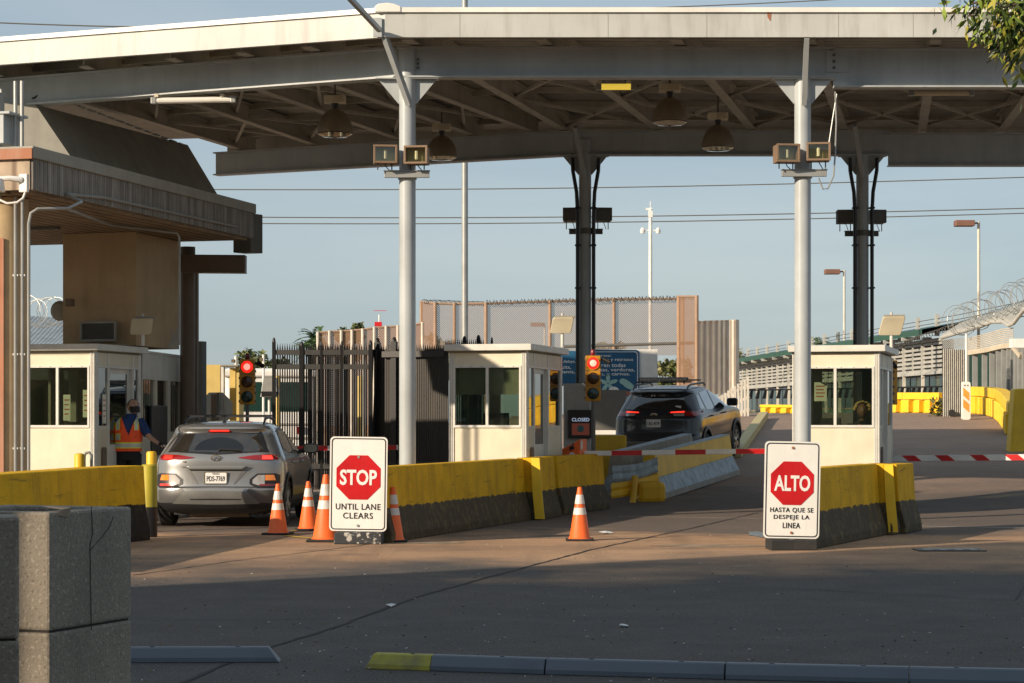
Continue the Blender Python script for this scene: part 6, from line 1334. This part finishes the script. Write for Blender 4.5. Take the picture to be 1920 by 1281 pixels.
for sd_ in ('R','L'):
    K.cap([(.62,1.20),(.80,1.27),(1.0,1.305)], [(.52,1.06),(.75,1.03),(1.0,1.01)], 'quarter_window', sideglass, sd_, nu=8) if False else None
    K.cap([(.93,1.30),(1.2,1.345),(1.62,1.352)], [(.80,1.08),(1.2,1.01),(1.66,1.0)], 'rear_door_window', sideglass, sd_, nu=14)
    K.cap([(1.72,1.352),(1.98,1.33),(2.35,1.22),(2.72,1.08)], [(1.76,1.0),(2.1,.995),(2.45,.99),(2.80,1.0)], 'front_door_window', sideglass, sd_, nu=16)
    K.cap([(.86,1.325),(1.2,1.372),(1.66,1.38),(2.0,1.355),(2.40,1.235),(2.85,1.06)], [(.90,1.31),(1.2,1.348),(1.62,1.355),(1.98,1.333),(2.36,1.222),(2.80,1.05)], 'window_trim', blackg, sd_, nu=24, nv=1, off=.008)
    for yy in (1.70,2.85,.98): K.cap([(yy-.004,.98),(yy+.004,.98)], [(yy-.004,.36),(yy+.004,.36)], 'door_gap', blackg, sd_, nu=1, nv=14, off=.003) if yy != .98 else None
    for yy in (1.15,2.10):
        sx_ = (1 if sd_ == 'R' else -1); MB().tube([(sx_*(K.side_x(yy,.88)+.01),yy,.88),(sx_*(K.side_x(yy,.88)+.035),yy+.04,.885),(sx_*(K.side_x(yy,.88)+.035),yy+.15,.885),(sx_*(K.side_x(yy,.88)+.01),yy+.19,.88)], .014, 8).build('door_handle', sil, K.t, smooth=True)
    K.cap([(1.22,.40),(3.0,.40)], [(1.22,.22),(3.0,.22)], 'side_cladding', blackg, sd_, nu=14, off=.012)
    sx_ = (1 if sd_ == 'R' else -1)
    MB().tube([(sx_*.80,2.62,1.02),(sx_*.90,2.60,1.03)], .03, 8).build('mirror_arm', blackg, K.t)
    mr = MB(); mr.prism(rrect(.22,.14,.05,sx_*1.0,1.06), 2.53, 2.62); mr.build('mirror', blackg, K.t, bevel=.02); MB().prism(rrect(.19,.11,.04,sx_*1.0,1.06), 2.526, 2.529).build('mirror_glass', M_['chrome'], K.t)
    rl_ = MB(); xr = sx_*.56; rl_.tube([(xr,.68,1.40),(xr,.78,1.445),(xr*.98,1.0,1.50),(xr*.96,1.5,1.515),(xr*.96,1.9,1.48),(xr*.98,2.05,1.40)], [.012,.018,.018,.018,.018,.012], 8).build('roof_rail', blackg, K.t, smooth=True)
    # wheel arch ring
    for yw in K.wheels:
        mb = MB(); vs = []
        for k in range(25):
            a = math.pi*(k/24)*1.1-.157
            for rr_ in (K.wr+.035, K.wr+.105):
                y = yw+rr_*math.cos(a); z = K.wr+rr_*math.sin(a); vs.append((sx_*(K.side_x(y,max(z,.2))+.014), y, z))
        mb.add(vs, [(2*k,2*k+1,2*k+3,2*k+2) for k in range(24)]); o = mb.build('wheel_arch', blackg, K.t, smooth=True); so = o.modifiers.new('t','SOLIDIFY'); so.thickness = .02; so.offset = 0
for yw in K.wheels:
    for x in (-.79,.79): K.wheel(yw, x, M_['galv'])
cbr = MB(); cbr.bar((-.56,1.0,1.53),(.56,1.0,1.53),.05,.03).bar((-.54,1.75,1.54),(.54,1.75,1.54),.05,.03); cbr.build('crossbars', blackg, K.t)
MB().tube([(.0,.78,1.44),(.0,.80,1.445)], .03, 8).tube([(0,.80,1.45),(.0,.70,1.70),(0,.66,1.79)], [.006,.004,.003], 6).build('antenna', blackg, K.t)
MB().tube([(-.40,.35,.22),(.42,.35,.22)], .08, 12).build('exhaust', mat('rusty_exhaust', (.15,.11,.07), .7, .3), K.t, smooth=True)
MB().box(-.62,.62,.3,3.7,.17,.30).build('underbody', blackg, K.t)
# ---- dark SUV on the ramp
rows2 = [(.22,.80,.22,4.35),(.32,.88,.08,4.5),(.42,.915,.03,4.56),(.56,.925,.0,4.59),(.68,.925,.01,4.6),(.74,.925,.05,4.6),(.86,.928,.075,4.57),(.98,.925,.09,4.48),(1.04,.92,.095,4.36),(1.09,.908,.11,4.1),(1.13,.89,.13,3.7),(1.18,.868,.165,3.42),(1.26,.835,.22,3.22),(1.36,.79,.30,2.98),(1.46,.745,.39,2.72),(1.53,.712,.45,2.5),(1.565,.70,.40,2.38),(1.60,.68,.38,2.25),(1.63,.645,.44,2.1),(1.655,.58,.60,1.92),(1.672,.46,.85,1.7),(1.682,.25,1.1,1.5)]
dg_ = carpaint('dark_grey_paint', (.022,.027,.036), .4, .20)
sy = 44.0; sxp = X(1236,sy)-.12; zr = gz(sxp, sy+.9); pitch = math.atan2(gz(sxp+.6, sy+3.6)-gz(sxp+.15,sy+.9), 2.75)
dg_.node_tree.nodes['Principled BSDF'].inputs['Coat Weight'].default_value = .35; dg_.node_tree.nodes['Principled BSDF'].inputs['Metallic'].default_value = .1
Q = Car('dark_car', 'dark grey sport utility with roof light bar driving up the ramp', (sxp, sy, zr-.04), -R(19.0), rows2, dg_, (.90,3.60), .36, blackg)
Q.t.rotation_euler = (pitch, 0, -R(19.0))
Q.body(.22,1.682,60,.42)
Q.cap([(-.52,1.53),(0,1.545),(.52,1.53)], [(-.66,1.25),(0,1.22),(.66,1.25)], 'rear_window', sideglass, nu=24, nv=8)
Q.cap([(-.62,.80),(0,.80),(.62,.80)], [(-.70,.62),(0,.62),(.70,.62)], 'bumper_step', blackg, nu=16, off=.004) 
Q.cap([(-.60,.60),(0,.60),(.60,.60)], [(-.55,.36),(0,.36),(.55,.36)], 'lower_bumper', mat('grey_bumper', (.16,.16,.16), .4, .3), nu=16, off=.006)
for s in (-1,1):
    Q.cap([(s*.30,1.20),(s*.55,1.215),(s*.80,1.20),(s*.90,1.19)], [(s*.30,1.165),(s*.55,1.135),(s*.80,1.10),(s*.90,1.12)], 'tail_light', redlens, off=.012)
    Q.cap([(s*.34,1.20),(s*.62,1.212)], [(s*.34,1.18),(s*.62,1.185)], 'lit_strip', redlit, off=.016, nv=1)
    Q.cap([(s*.40,1.165),(s*.62,1.165)], [(s*.42,1.12),(s*.62,1.115)], 'reverse_lamp', clear, off=.015, nv=1)
    Q.cap([(s*.68,.60),(s*.82,.62)], [(s*.68,.55),(s*.82,.56)], 'reflector', redlens, off=.012, nv=1)
py_ = Q.rear_y(0,.98); pl = MB().prism(rrect(.305,.16,.015,0,.97), py_-.02,py_-.012).build('number_plate', plate_w, Q.t)
txt('LBG-4579', 0,.965,py_-.022,.25,.07,M_['ink'],pl,'plate_number',.008)
bd = MB(); yl = Q.rear_y(0,1.13)-.012
for rx_, rz_ in ((.075,.05),(.028,.048),(.05,.022)):
    oo = [(rx_*math.cos(k*math.pi/16), 1.13+(.012 if rx_==.05 else 0)+rz_*math.sin(k*math.pi/16)) for k in range(32)]; ii = [(x*.82,1.13+(z-1.13)*.82) for x,z in oo]
    bd.add([(x,yl-.004,z) for x,z in oo]+[(x,yl-.004,z) for x,z in ii], [(k,(k+1)%32,32+(k+1)%32,32+k) for k in range(32)])
bd.build('badge', M_['chrome'], Q.t)
MB().prism([(-.38,1.13),(-.38,1.09),(-.2,1.04),(.2,1.04),(.38,1.09),(.38,1.13)], Q.rear_y(0,1.08)-.004,Q.rear_y(0,1.08)-.001).build('plate_recess', mat('dark_recess',(.05,.05,.055),.3,.6), Q.t)
MB().tube([(.05,Q.rear_y(0,1.27)-.02,1.26),(-.30,Q.rear_y(.3,1.29)-.02,1.275)], .015, 6).build('wiper', blackg, Q.t)
MB().lathe([(.05,0),(.045,.003)],16,M=Matrix.Translation((-.50,Q.rear_y(.5,1.47)-.008,1.47))@Matrix.Rotation(R(75),4,'X')).build('window_sticker', M_['white'], Q.t); MB().box(.42,.54,Q.rear_y(.48,1.29)-.012,Q.rear_y(.48,1.29)-.006,1.27,1.32).build('window_sticker', M_['white'], Q.t)
for sd_ in ('R','L'):
    sx_ = 1 if sd_ == 'R' else -1
    Q.cap([(.80,1.50),(1.0,1.525)], [(.66,1.24),(1.02,1.20)], 'quarter_window', sideglass, sd_, nu=6)
    Q.cap([(1.10,1.54),(1.75,1.575)], [(1.14,1.19),(1.78,1.17)], 'rear_door_window', sideglass, sd_, nu=10)
    Q.cap([(1.86,1.575),(2.2,1.54),(2.6,1.44),(3.0,1.28)], [(1.90,1.17),(2.3,1.165),(2.7,1.16),(3.08,1.16)], 'front_door_window', sideglass, sd_, nu=14)
    Q.cap([(1.35,.60),(3.2,.60)], [(1.35,.30),(3.2,.30)], 'side_cladding', blackg, sd_, nu=14, off=.014)
    for yy in (1.82,3.05): Q.cap([(yy-.004,1.15),(yy+.004,1.15)], [(yy-.004,.55),(yy+.004,.55)], 'door_gap', blackg, sd_, nu=1, nv=10, off=.003)
    for yy in (1.2,2.3): MB().tube([(sx_*(Q.side_x(yy,1.05)+.01),yy,1.05),(sx_*(Q.side_x(yy,1.05)+.04),yy+.04,1.055),(sx_*(Q.side_x(yy,1.05)+.04),yy+.17,1.055),(sx_*(Q.side_x(yy,1.05)+.01),yy+.2,1.05)], .016, 8).build('door_handle', blackg, Q.t)
    MB().prism(rrect(.23,.17,.05,sx_*1.02,1.25), 2.80,2.9).build('mirror', blackg, Q.t, bevel=.02)
    xr = sx_*.58; MB().tube([(xr,.62,1.62),(xr,.75,1.70),(xr,1.0,1.725),(xr,2.0,1.71),(xr,2.2,1.64)], [.015,.022,.022,.022,.015], 8).build('roof_rail', blackg, Q.t, smooth=True)
    for yw in Q.wheels:
        mb = MB(); vs = []
        for k in range(25):
            a = math.pi*(k/24)*1.1-.157
            for rr_ in (Q.wr+.04, Q.wr+.13):
                y = yw+rr_*math.cos(a); z = Q.wr+rr_*math.sin(a); vs.append((sx_*(Q.side_x(y,max(z,.22))+.016), y, z))
        mb.add(vs, [(2*k,2*k+1,2*k+3,2*k+2) for k in range(24)]); o = mb.build('wheel_arch', blackg, Q.t, smooth=True); so = o.modifiers.new('t','SOLIDIFY'); so.thickness = .02; so.offset = 0
for yw in Q.wheels:
    for x in (-.82,.82): Q.wheel(yw, x, M_['silver'], 6)
rk_ = MB(); rk_.bar((-.60,.95,1.78),(.60,.95,1.78),.06,.03).bar((-.60,1.75,1.78),(.60,1.75,1.78),.06,.03); rk_.build('roof_rack', blackg, Q.t)
lb_ = MB().prism(rrect(1.08,.075,.035,0,1.84), .88,.95).build('light_bar', blackg, Q.t); m = MB()
for k in range(34): m.box(-.50+k*.03,-.48+k*.03,.872,.879,1.815,1.865)
m.build('light_lens', M_['reflect'], lb_); MB().tube([(-.45,.9,1.74),(-.45,.9,1.81)],.015).tube([(.45,.9,1.74),(.45,.9,1.81)],.015).build('mount', blackg, lb_)
MB().box(-.65,.65,.3,4.1,.22,.4).build('underbody', blackg, Q.t)
# ================================================================ people
def skinmesh(J, E, root, sub=2):
    me = bpy.data.meshes.new('tmp'); names = list(J); me.from_pydata([J[k][0] for k in names], [], [])
    me.clear_geometry(); me.from_pydata([J[k][0] for k in names], [(names.index(a), names.index(b)) for a, b in E], [])
    o = bpy.data.objects.new('tmp', me); COL.objects.link(o); sk_ = o.modifiers.new('s', 'SKIN'); sk_.use_smooth_shade = True
    if not me.skin_vertices: me.skin_vertices.new() if hasattr(me.skin_vertices, 'new') else None
    for i, k in enumerate(names):
        r = J[k][1]; r = r if isinstance(r, tuple) else (r, r); v = me.skin_vertices[0].data[i]; v.radius = r; v.use_root = (k == root)
    sb_ = o.modifiers.new('u', 'SUBSURF'); sb_.levels = sub; sb_.render_levels = sub
    bpy.context.view_layer.update(); dg = bpy.context.evaluated_depsgraph_get(); m2 = bpy.data.meshes.new_from_object(o.evaluated_get(dg)); bpy.data.objects.remove(o); return m2
def loft(rings, n=40):
    mb = MB(); vs = []
    for cx, cy, cz, rx, ry in rings:
        for k in range(n):
            a = 2*math.pi*k/n; c, s_ = math.cos(a), math.sin(a); e = .85; vs.append((cx+rx*math.copysign(abs(c)**e,c), cy+ry*math.copysign(abs(s_)**e,s_), cz))
    mb.add(vs, [(i*n+k, i*n+(k+1)%n, (i+1)*n+(k+1)%n, (i+1)*n+k) for i in range(len(rings)-1) for k in range(n)]); return mb
def refine(rings, m=6):
    out = []
    for a, b in zip(rings, rings[1:]):
        for k in range(m): out.append(tuple(a[j]+(b[j]-a[j])*k/m for j in range(5)))
    return out+[rings[-1]]
def head(c, yaw, pitch_, sc=1.0):
    mb = MB(); vs = []; NU, NV = 40, 28
    for j in range(NV+1):
        th_ = math.pi*j/NV
        for i in range(NU):
            ph = 2*math.pi*i/NU; x = math.sin(th_)*math.cos(ph); y = math.sin(th_)*math.sin(ph); z = math.cos(th_)
            px_, py__, pz = x*.078, y*.098, z*.118
            if z < 0: f = 1-.28*(-z)**1.3; px_ *= f; py__ *= 1-.12*(-z)
            if y < 0:
                g = math.exp(-((x/.14)**2+((z+.12)/.22)**2)); py__ -= .026*g*(1.2 if z < 0 else .8)      # nose
                py__ -= .008*math.exp(-((x/.3)**2+((z+.52)/.12)**2))                                          # mouth
                py__ -= .008*math.exp(-((x/.25)**2+((z+.85)/.15)**2)); 
                for s_ in (-1,1): py__ += .010*math.exp(-(((x-s_*.38)/.16)**2+((z-.06)/.10)**2))          # eye sockets
                py__ -= .005*math.exp(-((x/.6)**2+((z-.22)/.09)**2))                                           # brow
            vs.append((px_, py__, pz))
    fs = [(j*NU+i, j*NU+(i+1)%NU, (j+1)*NU+(i+1)%NU, (j+1)*NU+i) for j in range(NV) for i in range(NU)]
    Mx = Matrix.Translation(c) @ Matrix.Rotation(yaw,4,'Z') @ Matrix.Rotation(pitch_,4,'X') @ Matrix.Scale(sc,4)
    mb.add(vs, fs, 0, Mx)
    for s_ in (-1,1): mb.lathe([(.006,-.006),(.028,-.004),(.030,.004),(.02,.010),(.004,.006)], 14, M=Mx @ Matrix.Translation((s_*.078,.008,-.005)) @ Matrix.Rotation(R(90),4,'Y') @ Matrix.Scale(1.25,4,(1,0,0)))
    return mb, Mx
def joinmesh(m2, mbs):
    mb = MB(); mb.add([tuple(v.co) for v in m2.vertices], [tuple(p.vertices) for p in m2.polygons])
    for b in mbs: mb.add(b.v, b.f)
    return mb
def person(name, label, loc, rz, J, E, headpos, yaw, pitch_, skinc, vox=.009, extra=()):
    t = thing(name, label, 'person', loc, rz); hb_, Mx = head(headpos, yaw, pitch_)
    b = joinmesh(skinmesh(J, E, 'pelvis'), [hb_]+list(extra)).build('body', skinc, t, smooth=True)
    r_ = b.modifiers.new('r', 'REMESH'); r_.mode = 'VOXEL'; r_.voxel_size = vox; r_.use_smooth_shade = True
    return t, Mx
skin1 = mat('tan_skin', (.50,.29,.20), .55, var=.06, grime=0, bp=.05)
navy = mat('navy_shirt', (.015,.045,.16), .8, var=.15, grime=0, bp=.2); pants = mat('black_trousers', (.01,.01,.012), .8, grime=0); 
J = {'pelvis':((0,0,.84),(.12,.10)),'spine':((0,.01,1.02),(.12,.10)),'chest':((.01,0,1.20),(.14,.10)),'neckb':((.025,-.01,1.34),(.07,.06)),'neck':((.055,-.03,1.42),(.052,.052)),
 'shR':((.185,-.02,1.30),.055),'elR':((.300,-.10,1.07),.042),'wrR':((.455,-.18,.955),.027),'haR':((.52,-.215,.935),(.036,.02)),
 'shL':((-.19,.0,1.30),.055),'elL':((-.30,.04,1.05),.042),'wrL':((-.28,-.10,.86),.027),'haL':((-.27,-.15,.80),(.036,.02)),
 'hipR':((.09,0,.80),.085),'knR':((.10,-.01,.44),.055),'anR':((.11,.02,.08),.038),'toR':((.12,-.16,.035),.032),'hipL':((-.09,0,.80),.085),'knL':((-.10,0,.44),.055),'anL':((-.12,.02,.08),.038),'toL':((-.14,-.16,.035),.032)}
E = [('pelvis','spine'),('spine','chest'),('chest','neckb'),('neckb','neck'),('chest','shR'),('shR','elR'),('elR','wrR'),('wrR','haR'),('chest','shL'),('shL','elL'),('elL','wrL'),('wrL','haL'),('pelvis','hipR'),('hipR','knR'),('knR','anR'),('anR','toR'),('pelvis','hipL'),('hipL','knL'),('knL','anL'),('anL','toL')]
def fingers(h, d, up, ln=.075, q=1):
    h = Vector(h); d = Vector(d).normalized(); up = Vector(up).normalized(); sd_ = d.cross(up).normalized(); out = MB()
    for k, l in enumerate((.92,1,.95,.76)):
        o_ = h+sd_*(.030-.020*k)+d*.02; out.tube([o_, o_+d*ln*l*.45-up*.008, o_+d*ln*l*.75-up*.028, o_+d*ln*l*.85-up*.05], [.0095*q,.009*q,.0085*q,.006*q], 8)
    o_ = h+sd_*.035-d*.015; out.tube([o_, o_+sd_*.02+d*.025-up*.008, o_+sd_*.018+d*.05-up*.024], [.011,.010,.008], 8)
    return out
fR = fingers((.52,-.215,.935),(.85,-.45,-.2),(0,0,1),.066,.85); fL = fingers((-.27,-.15,.80),(0,-.5,-.8),(0,-1,.3))
gx, gy = X(241,33.5), 33.45
gt, HM = person('person', 'guard in an orange reflective vest, navy shirt and black mask reaching towards the silver car', (gx, gy, .15), 0, J, E, (.082,-.045,1.54), R(38), R(-14), skin1, extra=[fR, fL])
gt['category'] = 'person'; gt.scale = (1.15, 1.08, 1)
tor = refine([(0,0,.80,.165,.125),(0,0,.95,.172,.135),(.0,0,1.08,.180,.14),(.005,0,1.20,.20,.14),(.01,0,1.28,.215,.13),(.015,0,1.335,.19,.11),(.03,-.005,1.37,.11,.085),(.045,-.012,1.395,.072,.07)])
shb = loft([(a,b,c,d+.0,e) for a,b,c,d,e in tor])
def sleeve(p0, p1, r0, r1):
    mb = MB(); a = Vector(p0); b = Vector(p1); mb.tube([a, a.lerp(b,.5), b], [r0, (r0+r1)/2*1.03, r1], 16); return mb
for mb_ in (sleeve((.155,-.015,1.32),(.285,-.09,1.10),.075,.062), sleeve((-.16,.0,1.32),(-.29,.03,1.08),.075,.062)): shb.add(mb_.v, mb_.f)
shb.add(*[x for x in (lambda q: (q.v, q.f))(loft(refine([(.04,-.012,1.385,.078,.076),(.052,-.02,1.43,.068,.066)],3)))])
shb.build('shirt', navy, gt, smooth=True)
# vest: faces of a slightly larger torso, V-neck and arm openings cut, bands by height
vr = [(a,b,c,d+.018,e+.022) for a,b,c,d,e in refine([(0,0,.84,.170,.135),(0,0,.95,.176,.14),(.0,0,1.08,.182,.145),(.005,0,1.20,.192,.14),(.01,0,1.28,.175,.13),(.015,0,1.335,.15,.105),(.03,-.005,1.372,.105,.082)], 12)]
vm = loft(vr, 96); keep = []; km = []
for f in vm.f:
    c = sum((Vector(vm.v[i]) for i in f), Vector())/len(f); front = c.y < 0; x = c.x-.03; z = c.z; mi = 0
    if front and z > 1.10 and abs(x) < (z-1.10)*.36+.004: continue
    if abs(c.x-.01) > .150 and 1.14 < z and abs(c.y) < .075: continue
    if z > 1.345 and abs(x) < .07: continue
    if abs(c.z-.935) < .028: mi = 2
    elif abs(c.z-.935) < .046: mi = 1
    elif z > 1.17 and abs(abs(c.x-.01)-.125) < .016: mi = 2
    elif z > 1.17 and abs(abs(c.x-.01)-.125) < .030: mi = 1
    elif front and 1.02 < z < 1.11 and -.135 < c.x < -.085: mi = 2
    elif front and 1.01 < z < 1.12 and -.145 < c.x < -.075: mi = 1
    if front and abs(c.x) < .006 and z < 1.11: mi = 3
    keep.append(f); km.append(mi)
vm.f = keep; vm.m = km
vo = vm.build('vest', [mat('hi_vis_orange', (1,.10,.015), .6, var=.12, vs=12, grime=0, bp=.3, bs=20, emit=(1,.12,.02), es=.0), mat('hi_vis_yellow', (.70,.80,.06), .6, grime=0), mat('silver_tape', (.55,.56,.55), .35, .1, grime=.1), navy], gt, smooth=True)
so = vo.modifiers.new('t', 'SOLIDIFY'); so.thickness = .006
pm_ = loft(refine([(0,0,.70,.165,.12),(0,0,.80,.170,.13),(0,0,.88,.165,.125)],3))
for s_ in (-1,1): pm_.tube([(s_*.085,0,.80),(s_*.10,0,.44),(s_*.115,.02,.08)], [.105,.082,.07], 16)
pm_.build('trousers', pants, gt, smooth=True)
sh_ = MB()
for s_ in (-1,1): sh_.lathe([(.055,0),(.06,.02),(.05,.09),(.045,.11)], 14, M=Matrix.Translation((s_*.125,-.07,0)) @ Matrix.Scale(2.1,4,(0,1,0)))
sh_.build('shoes', M_['black'], gt, smooth=True)
# glove over the reaching hand, wrist band
gl = skinmesh({'pelvis':((.445,-.175,.965),.033),'b':((.49,-.20,.948),(.043,.03)),'c':((.535,-.222,.93),(.044,.026))}, [('pelvis','b'),('b','c')], 'pelvis')
gm2 = joinmesh(gl, [fingers((.522,-.216,.938),(.85,-.45,-.2),(0,0,1),.086,1.35)]); gm2.build('glove', M_['black'], gt, smooth=True)
# mask, hair, eyes
mk_ = MB(); vs = []
for j in range(9):
    for i in range(17):
        u = (i-8)/8; v = j/8; a = u*1.25; z = .0-.10*v; fz = 1-.28*max(0,-z/.118)**1.3
        r = .083*fz+.004; vs.append((math.sin(a)*r, -math.cos(a)*(.104+.022*math.exp(-((v-.35)/.4)**2)*math.exp(-(u/.35)**2))*(.985-.05*v), z+.012*u*u-.022))
mk_.add(vs, [(j*17+i, j*17+i+1, (j+1)*17+i+1, (j+1)*17+i) for j in range(8) for i in range(16)], 0, HM)
o = mk_.build('face_mask', M_['black'], gt, smooth=True); so = o.modifiers.new('t','SOLIDIFY'); so.thickness = .004
mk2 = MB(); mk2.tube([HM @ Vector((.078,-.03,-.02)), HM @ Vector((.084,.01,.01))], .002, 4); mk2.tube([HM @ Vector((-.078,-.03,-.02)), HM @ Vector((-.084,.01,.01))], .002, 4); mk2.build('mask_loop', M_['black'], gt)
hr_ = MB(); vs = []; NU = 40
for j in range(15):
    th_ = 1.62*j/14
    for i in range(NU):
        ph = 2*math.pi*i/NU; x = math.sin(th_)*math.cos(ph); y = math.sin(th_)*math.sin(ph); z = math.cos(th_); vs.append((x*.081, y*.1005+.002, z*.120+.001))
fs = []
for j in range(14):
    for i in range(NU):
        ph = 2*math.pi*(i+.5)/NU; th_ = 1.62*(j+.5)/14; y = math.sin(th_)*math.sin(ph)
        if y < -.25 and th_ > .62: continue
        fs.append((j*NU+i, j*NU+(i+1)%NU, (j+1)*NU+(i+1)%NU, (j+1)*NU+i))
hr_.add(vs, fs, 0, HM); hr_.build('hair', mat('cropped_grey_hair', (.24,.17,.13), .9, var=.3, vs=60, grime=0), gt, smooth=True)
ey = MB()
for s_ in (-1,1): ey.lathe([(.001,-.009),(.008,-.005),(.010,0),(.008,.005),(.001,.009)], 10, M=HM @ Matrix.Translation((s_*.030,-.083,.008)))
ey.build('eyes', M_['black'], gt, smooth=True)
bw_ = MB()
for s_ in (-1,1): bw_.tube([HM @ Vector((s_*.014,-.098,.028)), HM @ Vector((s_*.032,-.094,.034)), HM @ Vector((s_*.048,-.082,.028))], [.003,.004,.002], 5)
bw_.build('eyebrows', M_['black'], gt)
# clerk in the right booth
J2 = {'pelvis':((0,0,.50),(.14,.11)),'spine':((0,0,.68),(.13,.10)),'chest':((0,0,.86),(.15,.10)),'neckb':((0,-.01,1.0),(.07,.06)),'neck':((0,-.02,1.07),(.05,.05)),'shR':((.19,0,.95),.055),'elR':((.25,-.08,.70),.045),'wrR':((.15,-.28,.72),.03),'shL':((-.19,0,.95),.055),'elL':((-.25,-.08,.70),.045),'wrL':((-.15,-.28,.72),.03),
 'hipR':((.10,-.05,.48),.09),'knR':((.13,-.42,.47),.06),'anR':((.13,-.40,.10),.04),'hipL':((-.10,-.05,.48),.09),'knL':((-.13,-.42,.47),.06),'anL':((-.13,-.40,.10),.04)}
E2 = [('pelvis','spine'),('spine','chest'),('chest','neckb'),('neckb','neck'),('chest','shR'),('shR','elR'),('elR','wrR'),('chest','shL'),('shL','elL'),('elL','wrL'),('pelvis','hipR'),('hipR','knR'),('knR','anR'),('pelvis','hipL'),('hipL','knL'),('knL','anL')]
ex = [fingers((.15,-.30,.72),(0,-1,-.1),(0,0,1)), fingers((-.15,-.30,.72),(0,-1,-.1),(0,0,1))]
cx, cy = X(1616,33.8), 33.8
ct, HM2 = person('person', 'seated booth clerk in dark clothes with a curly fair hair band', (cx, cy, .44), 0, J2, E2, (0,-.035,1.19), 0, R(-5), mat('brown_skin', (.17,.085,.055), .5, var=.06, grime=0), extra=ex)
s2 = loft(refine([(0,0,.46,.18,.15),(0,0,.70,.17,.14),(0,0,.88,.19,.135),(0,0,.95,.20,.12),(0,0,1.0,.14,.09),(0,-.01,1.03,.08,.075)],4))
for s_ in (-1,1): s2.tube([(s_*.17,0,.96),(s_*.25,-.08,.70),(s_*.17,-.26,.72)], [.07,.06,.045], 14)
s2.build('jacket', pants, ct, smooth=True)
MB().tube([(s_*.10 if False else .10,-.05,.48),(.13,-.42,.48),(.13,-.40,.1)], [.11,.085,.06], 12).tube([(-.10,-.05,.48),(-.13,-.42,.48),(-.13,-.40,.1)], [.11,.085,.06], 12).build('trousers', pants, ct, smooth=True)
hh_ = MB(); random.seed(5)
for i in range(90):
    a = random.uniform(-.2,math.pi+.2); r = .095+random.uniform(0,.035); c = HM2 @ Vector((math.cos(a)*r, random.uniform(-.06,.05), .03+math.sin(a)*.11)); hh_.lathe([(.003,-.015),(.014,-.006),(.016,.004),(.003,.015)], 6, c)
hh_.build('hair', mat('fair_curls', (.62,.42,.16), .8, var=.3, grime=0), ct)
ey = MB()
for s_ in (-1,1): ey.lathe([(.001,-.009),(.008,-.005),(.010,0),(.008,.005),(.001,.009)], 10, M=HM2 @ Matrix.Translation((s_*.030,-.083,.008)))
ey.build('eyes', M_['black'], ct, smooth=True)
tag(MB().box(-.22,.22,-.2,.2,.40,.46).box(-.2,.2,.2,.25,.5,.95).tube([(0,0,0),(0,0,.4)],.03).box(-.22,.22,-.03,.03,0,.04).box(-.03,.03,-.22,.22,.0,.04).build('office_chair', M_['rubber'], loc=(cx,cy+.02,.42), bevel=.02), 'dark office chair under the seated clerk', 'chair')
bp_ = thing('bottle', 'small pink capped bottle on the right booth desk', 'bottle', b3.matrix_basis @ Vector((-.32,.12,1.05)), 0)
MB().lathe([(.03,0),(.03,.16),(.015,.19)], 12).build('body', M_['glass'], bp_, smooth=True); MB().lathe([(.03,.15),(.03,.21)], 12).build('cap', mat('pink_cap', (.6,.08,.15), .5), bp_, smooth=True)
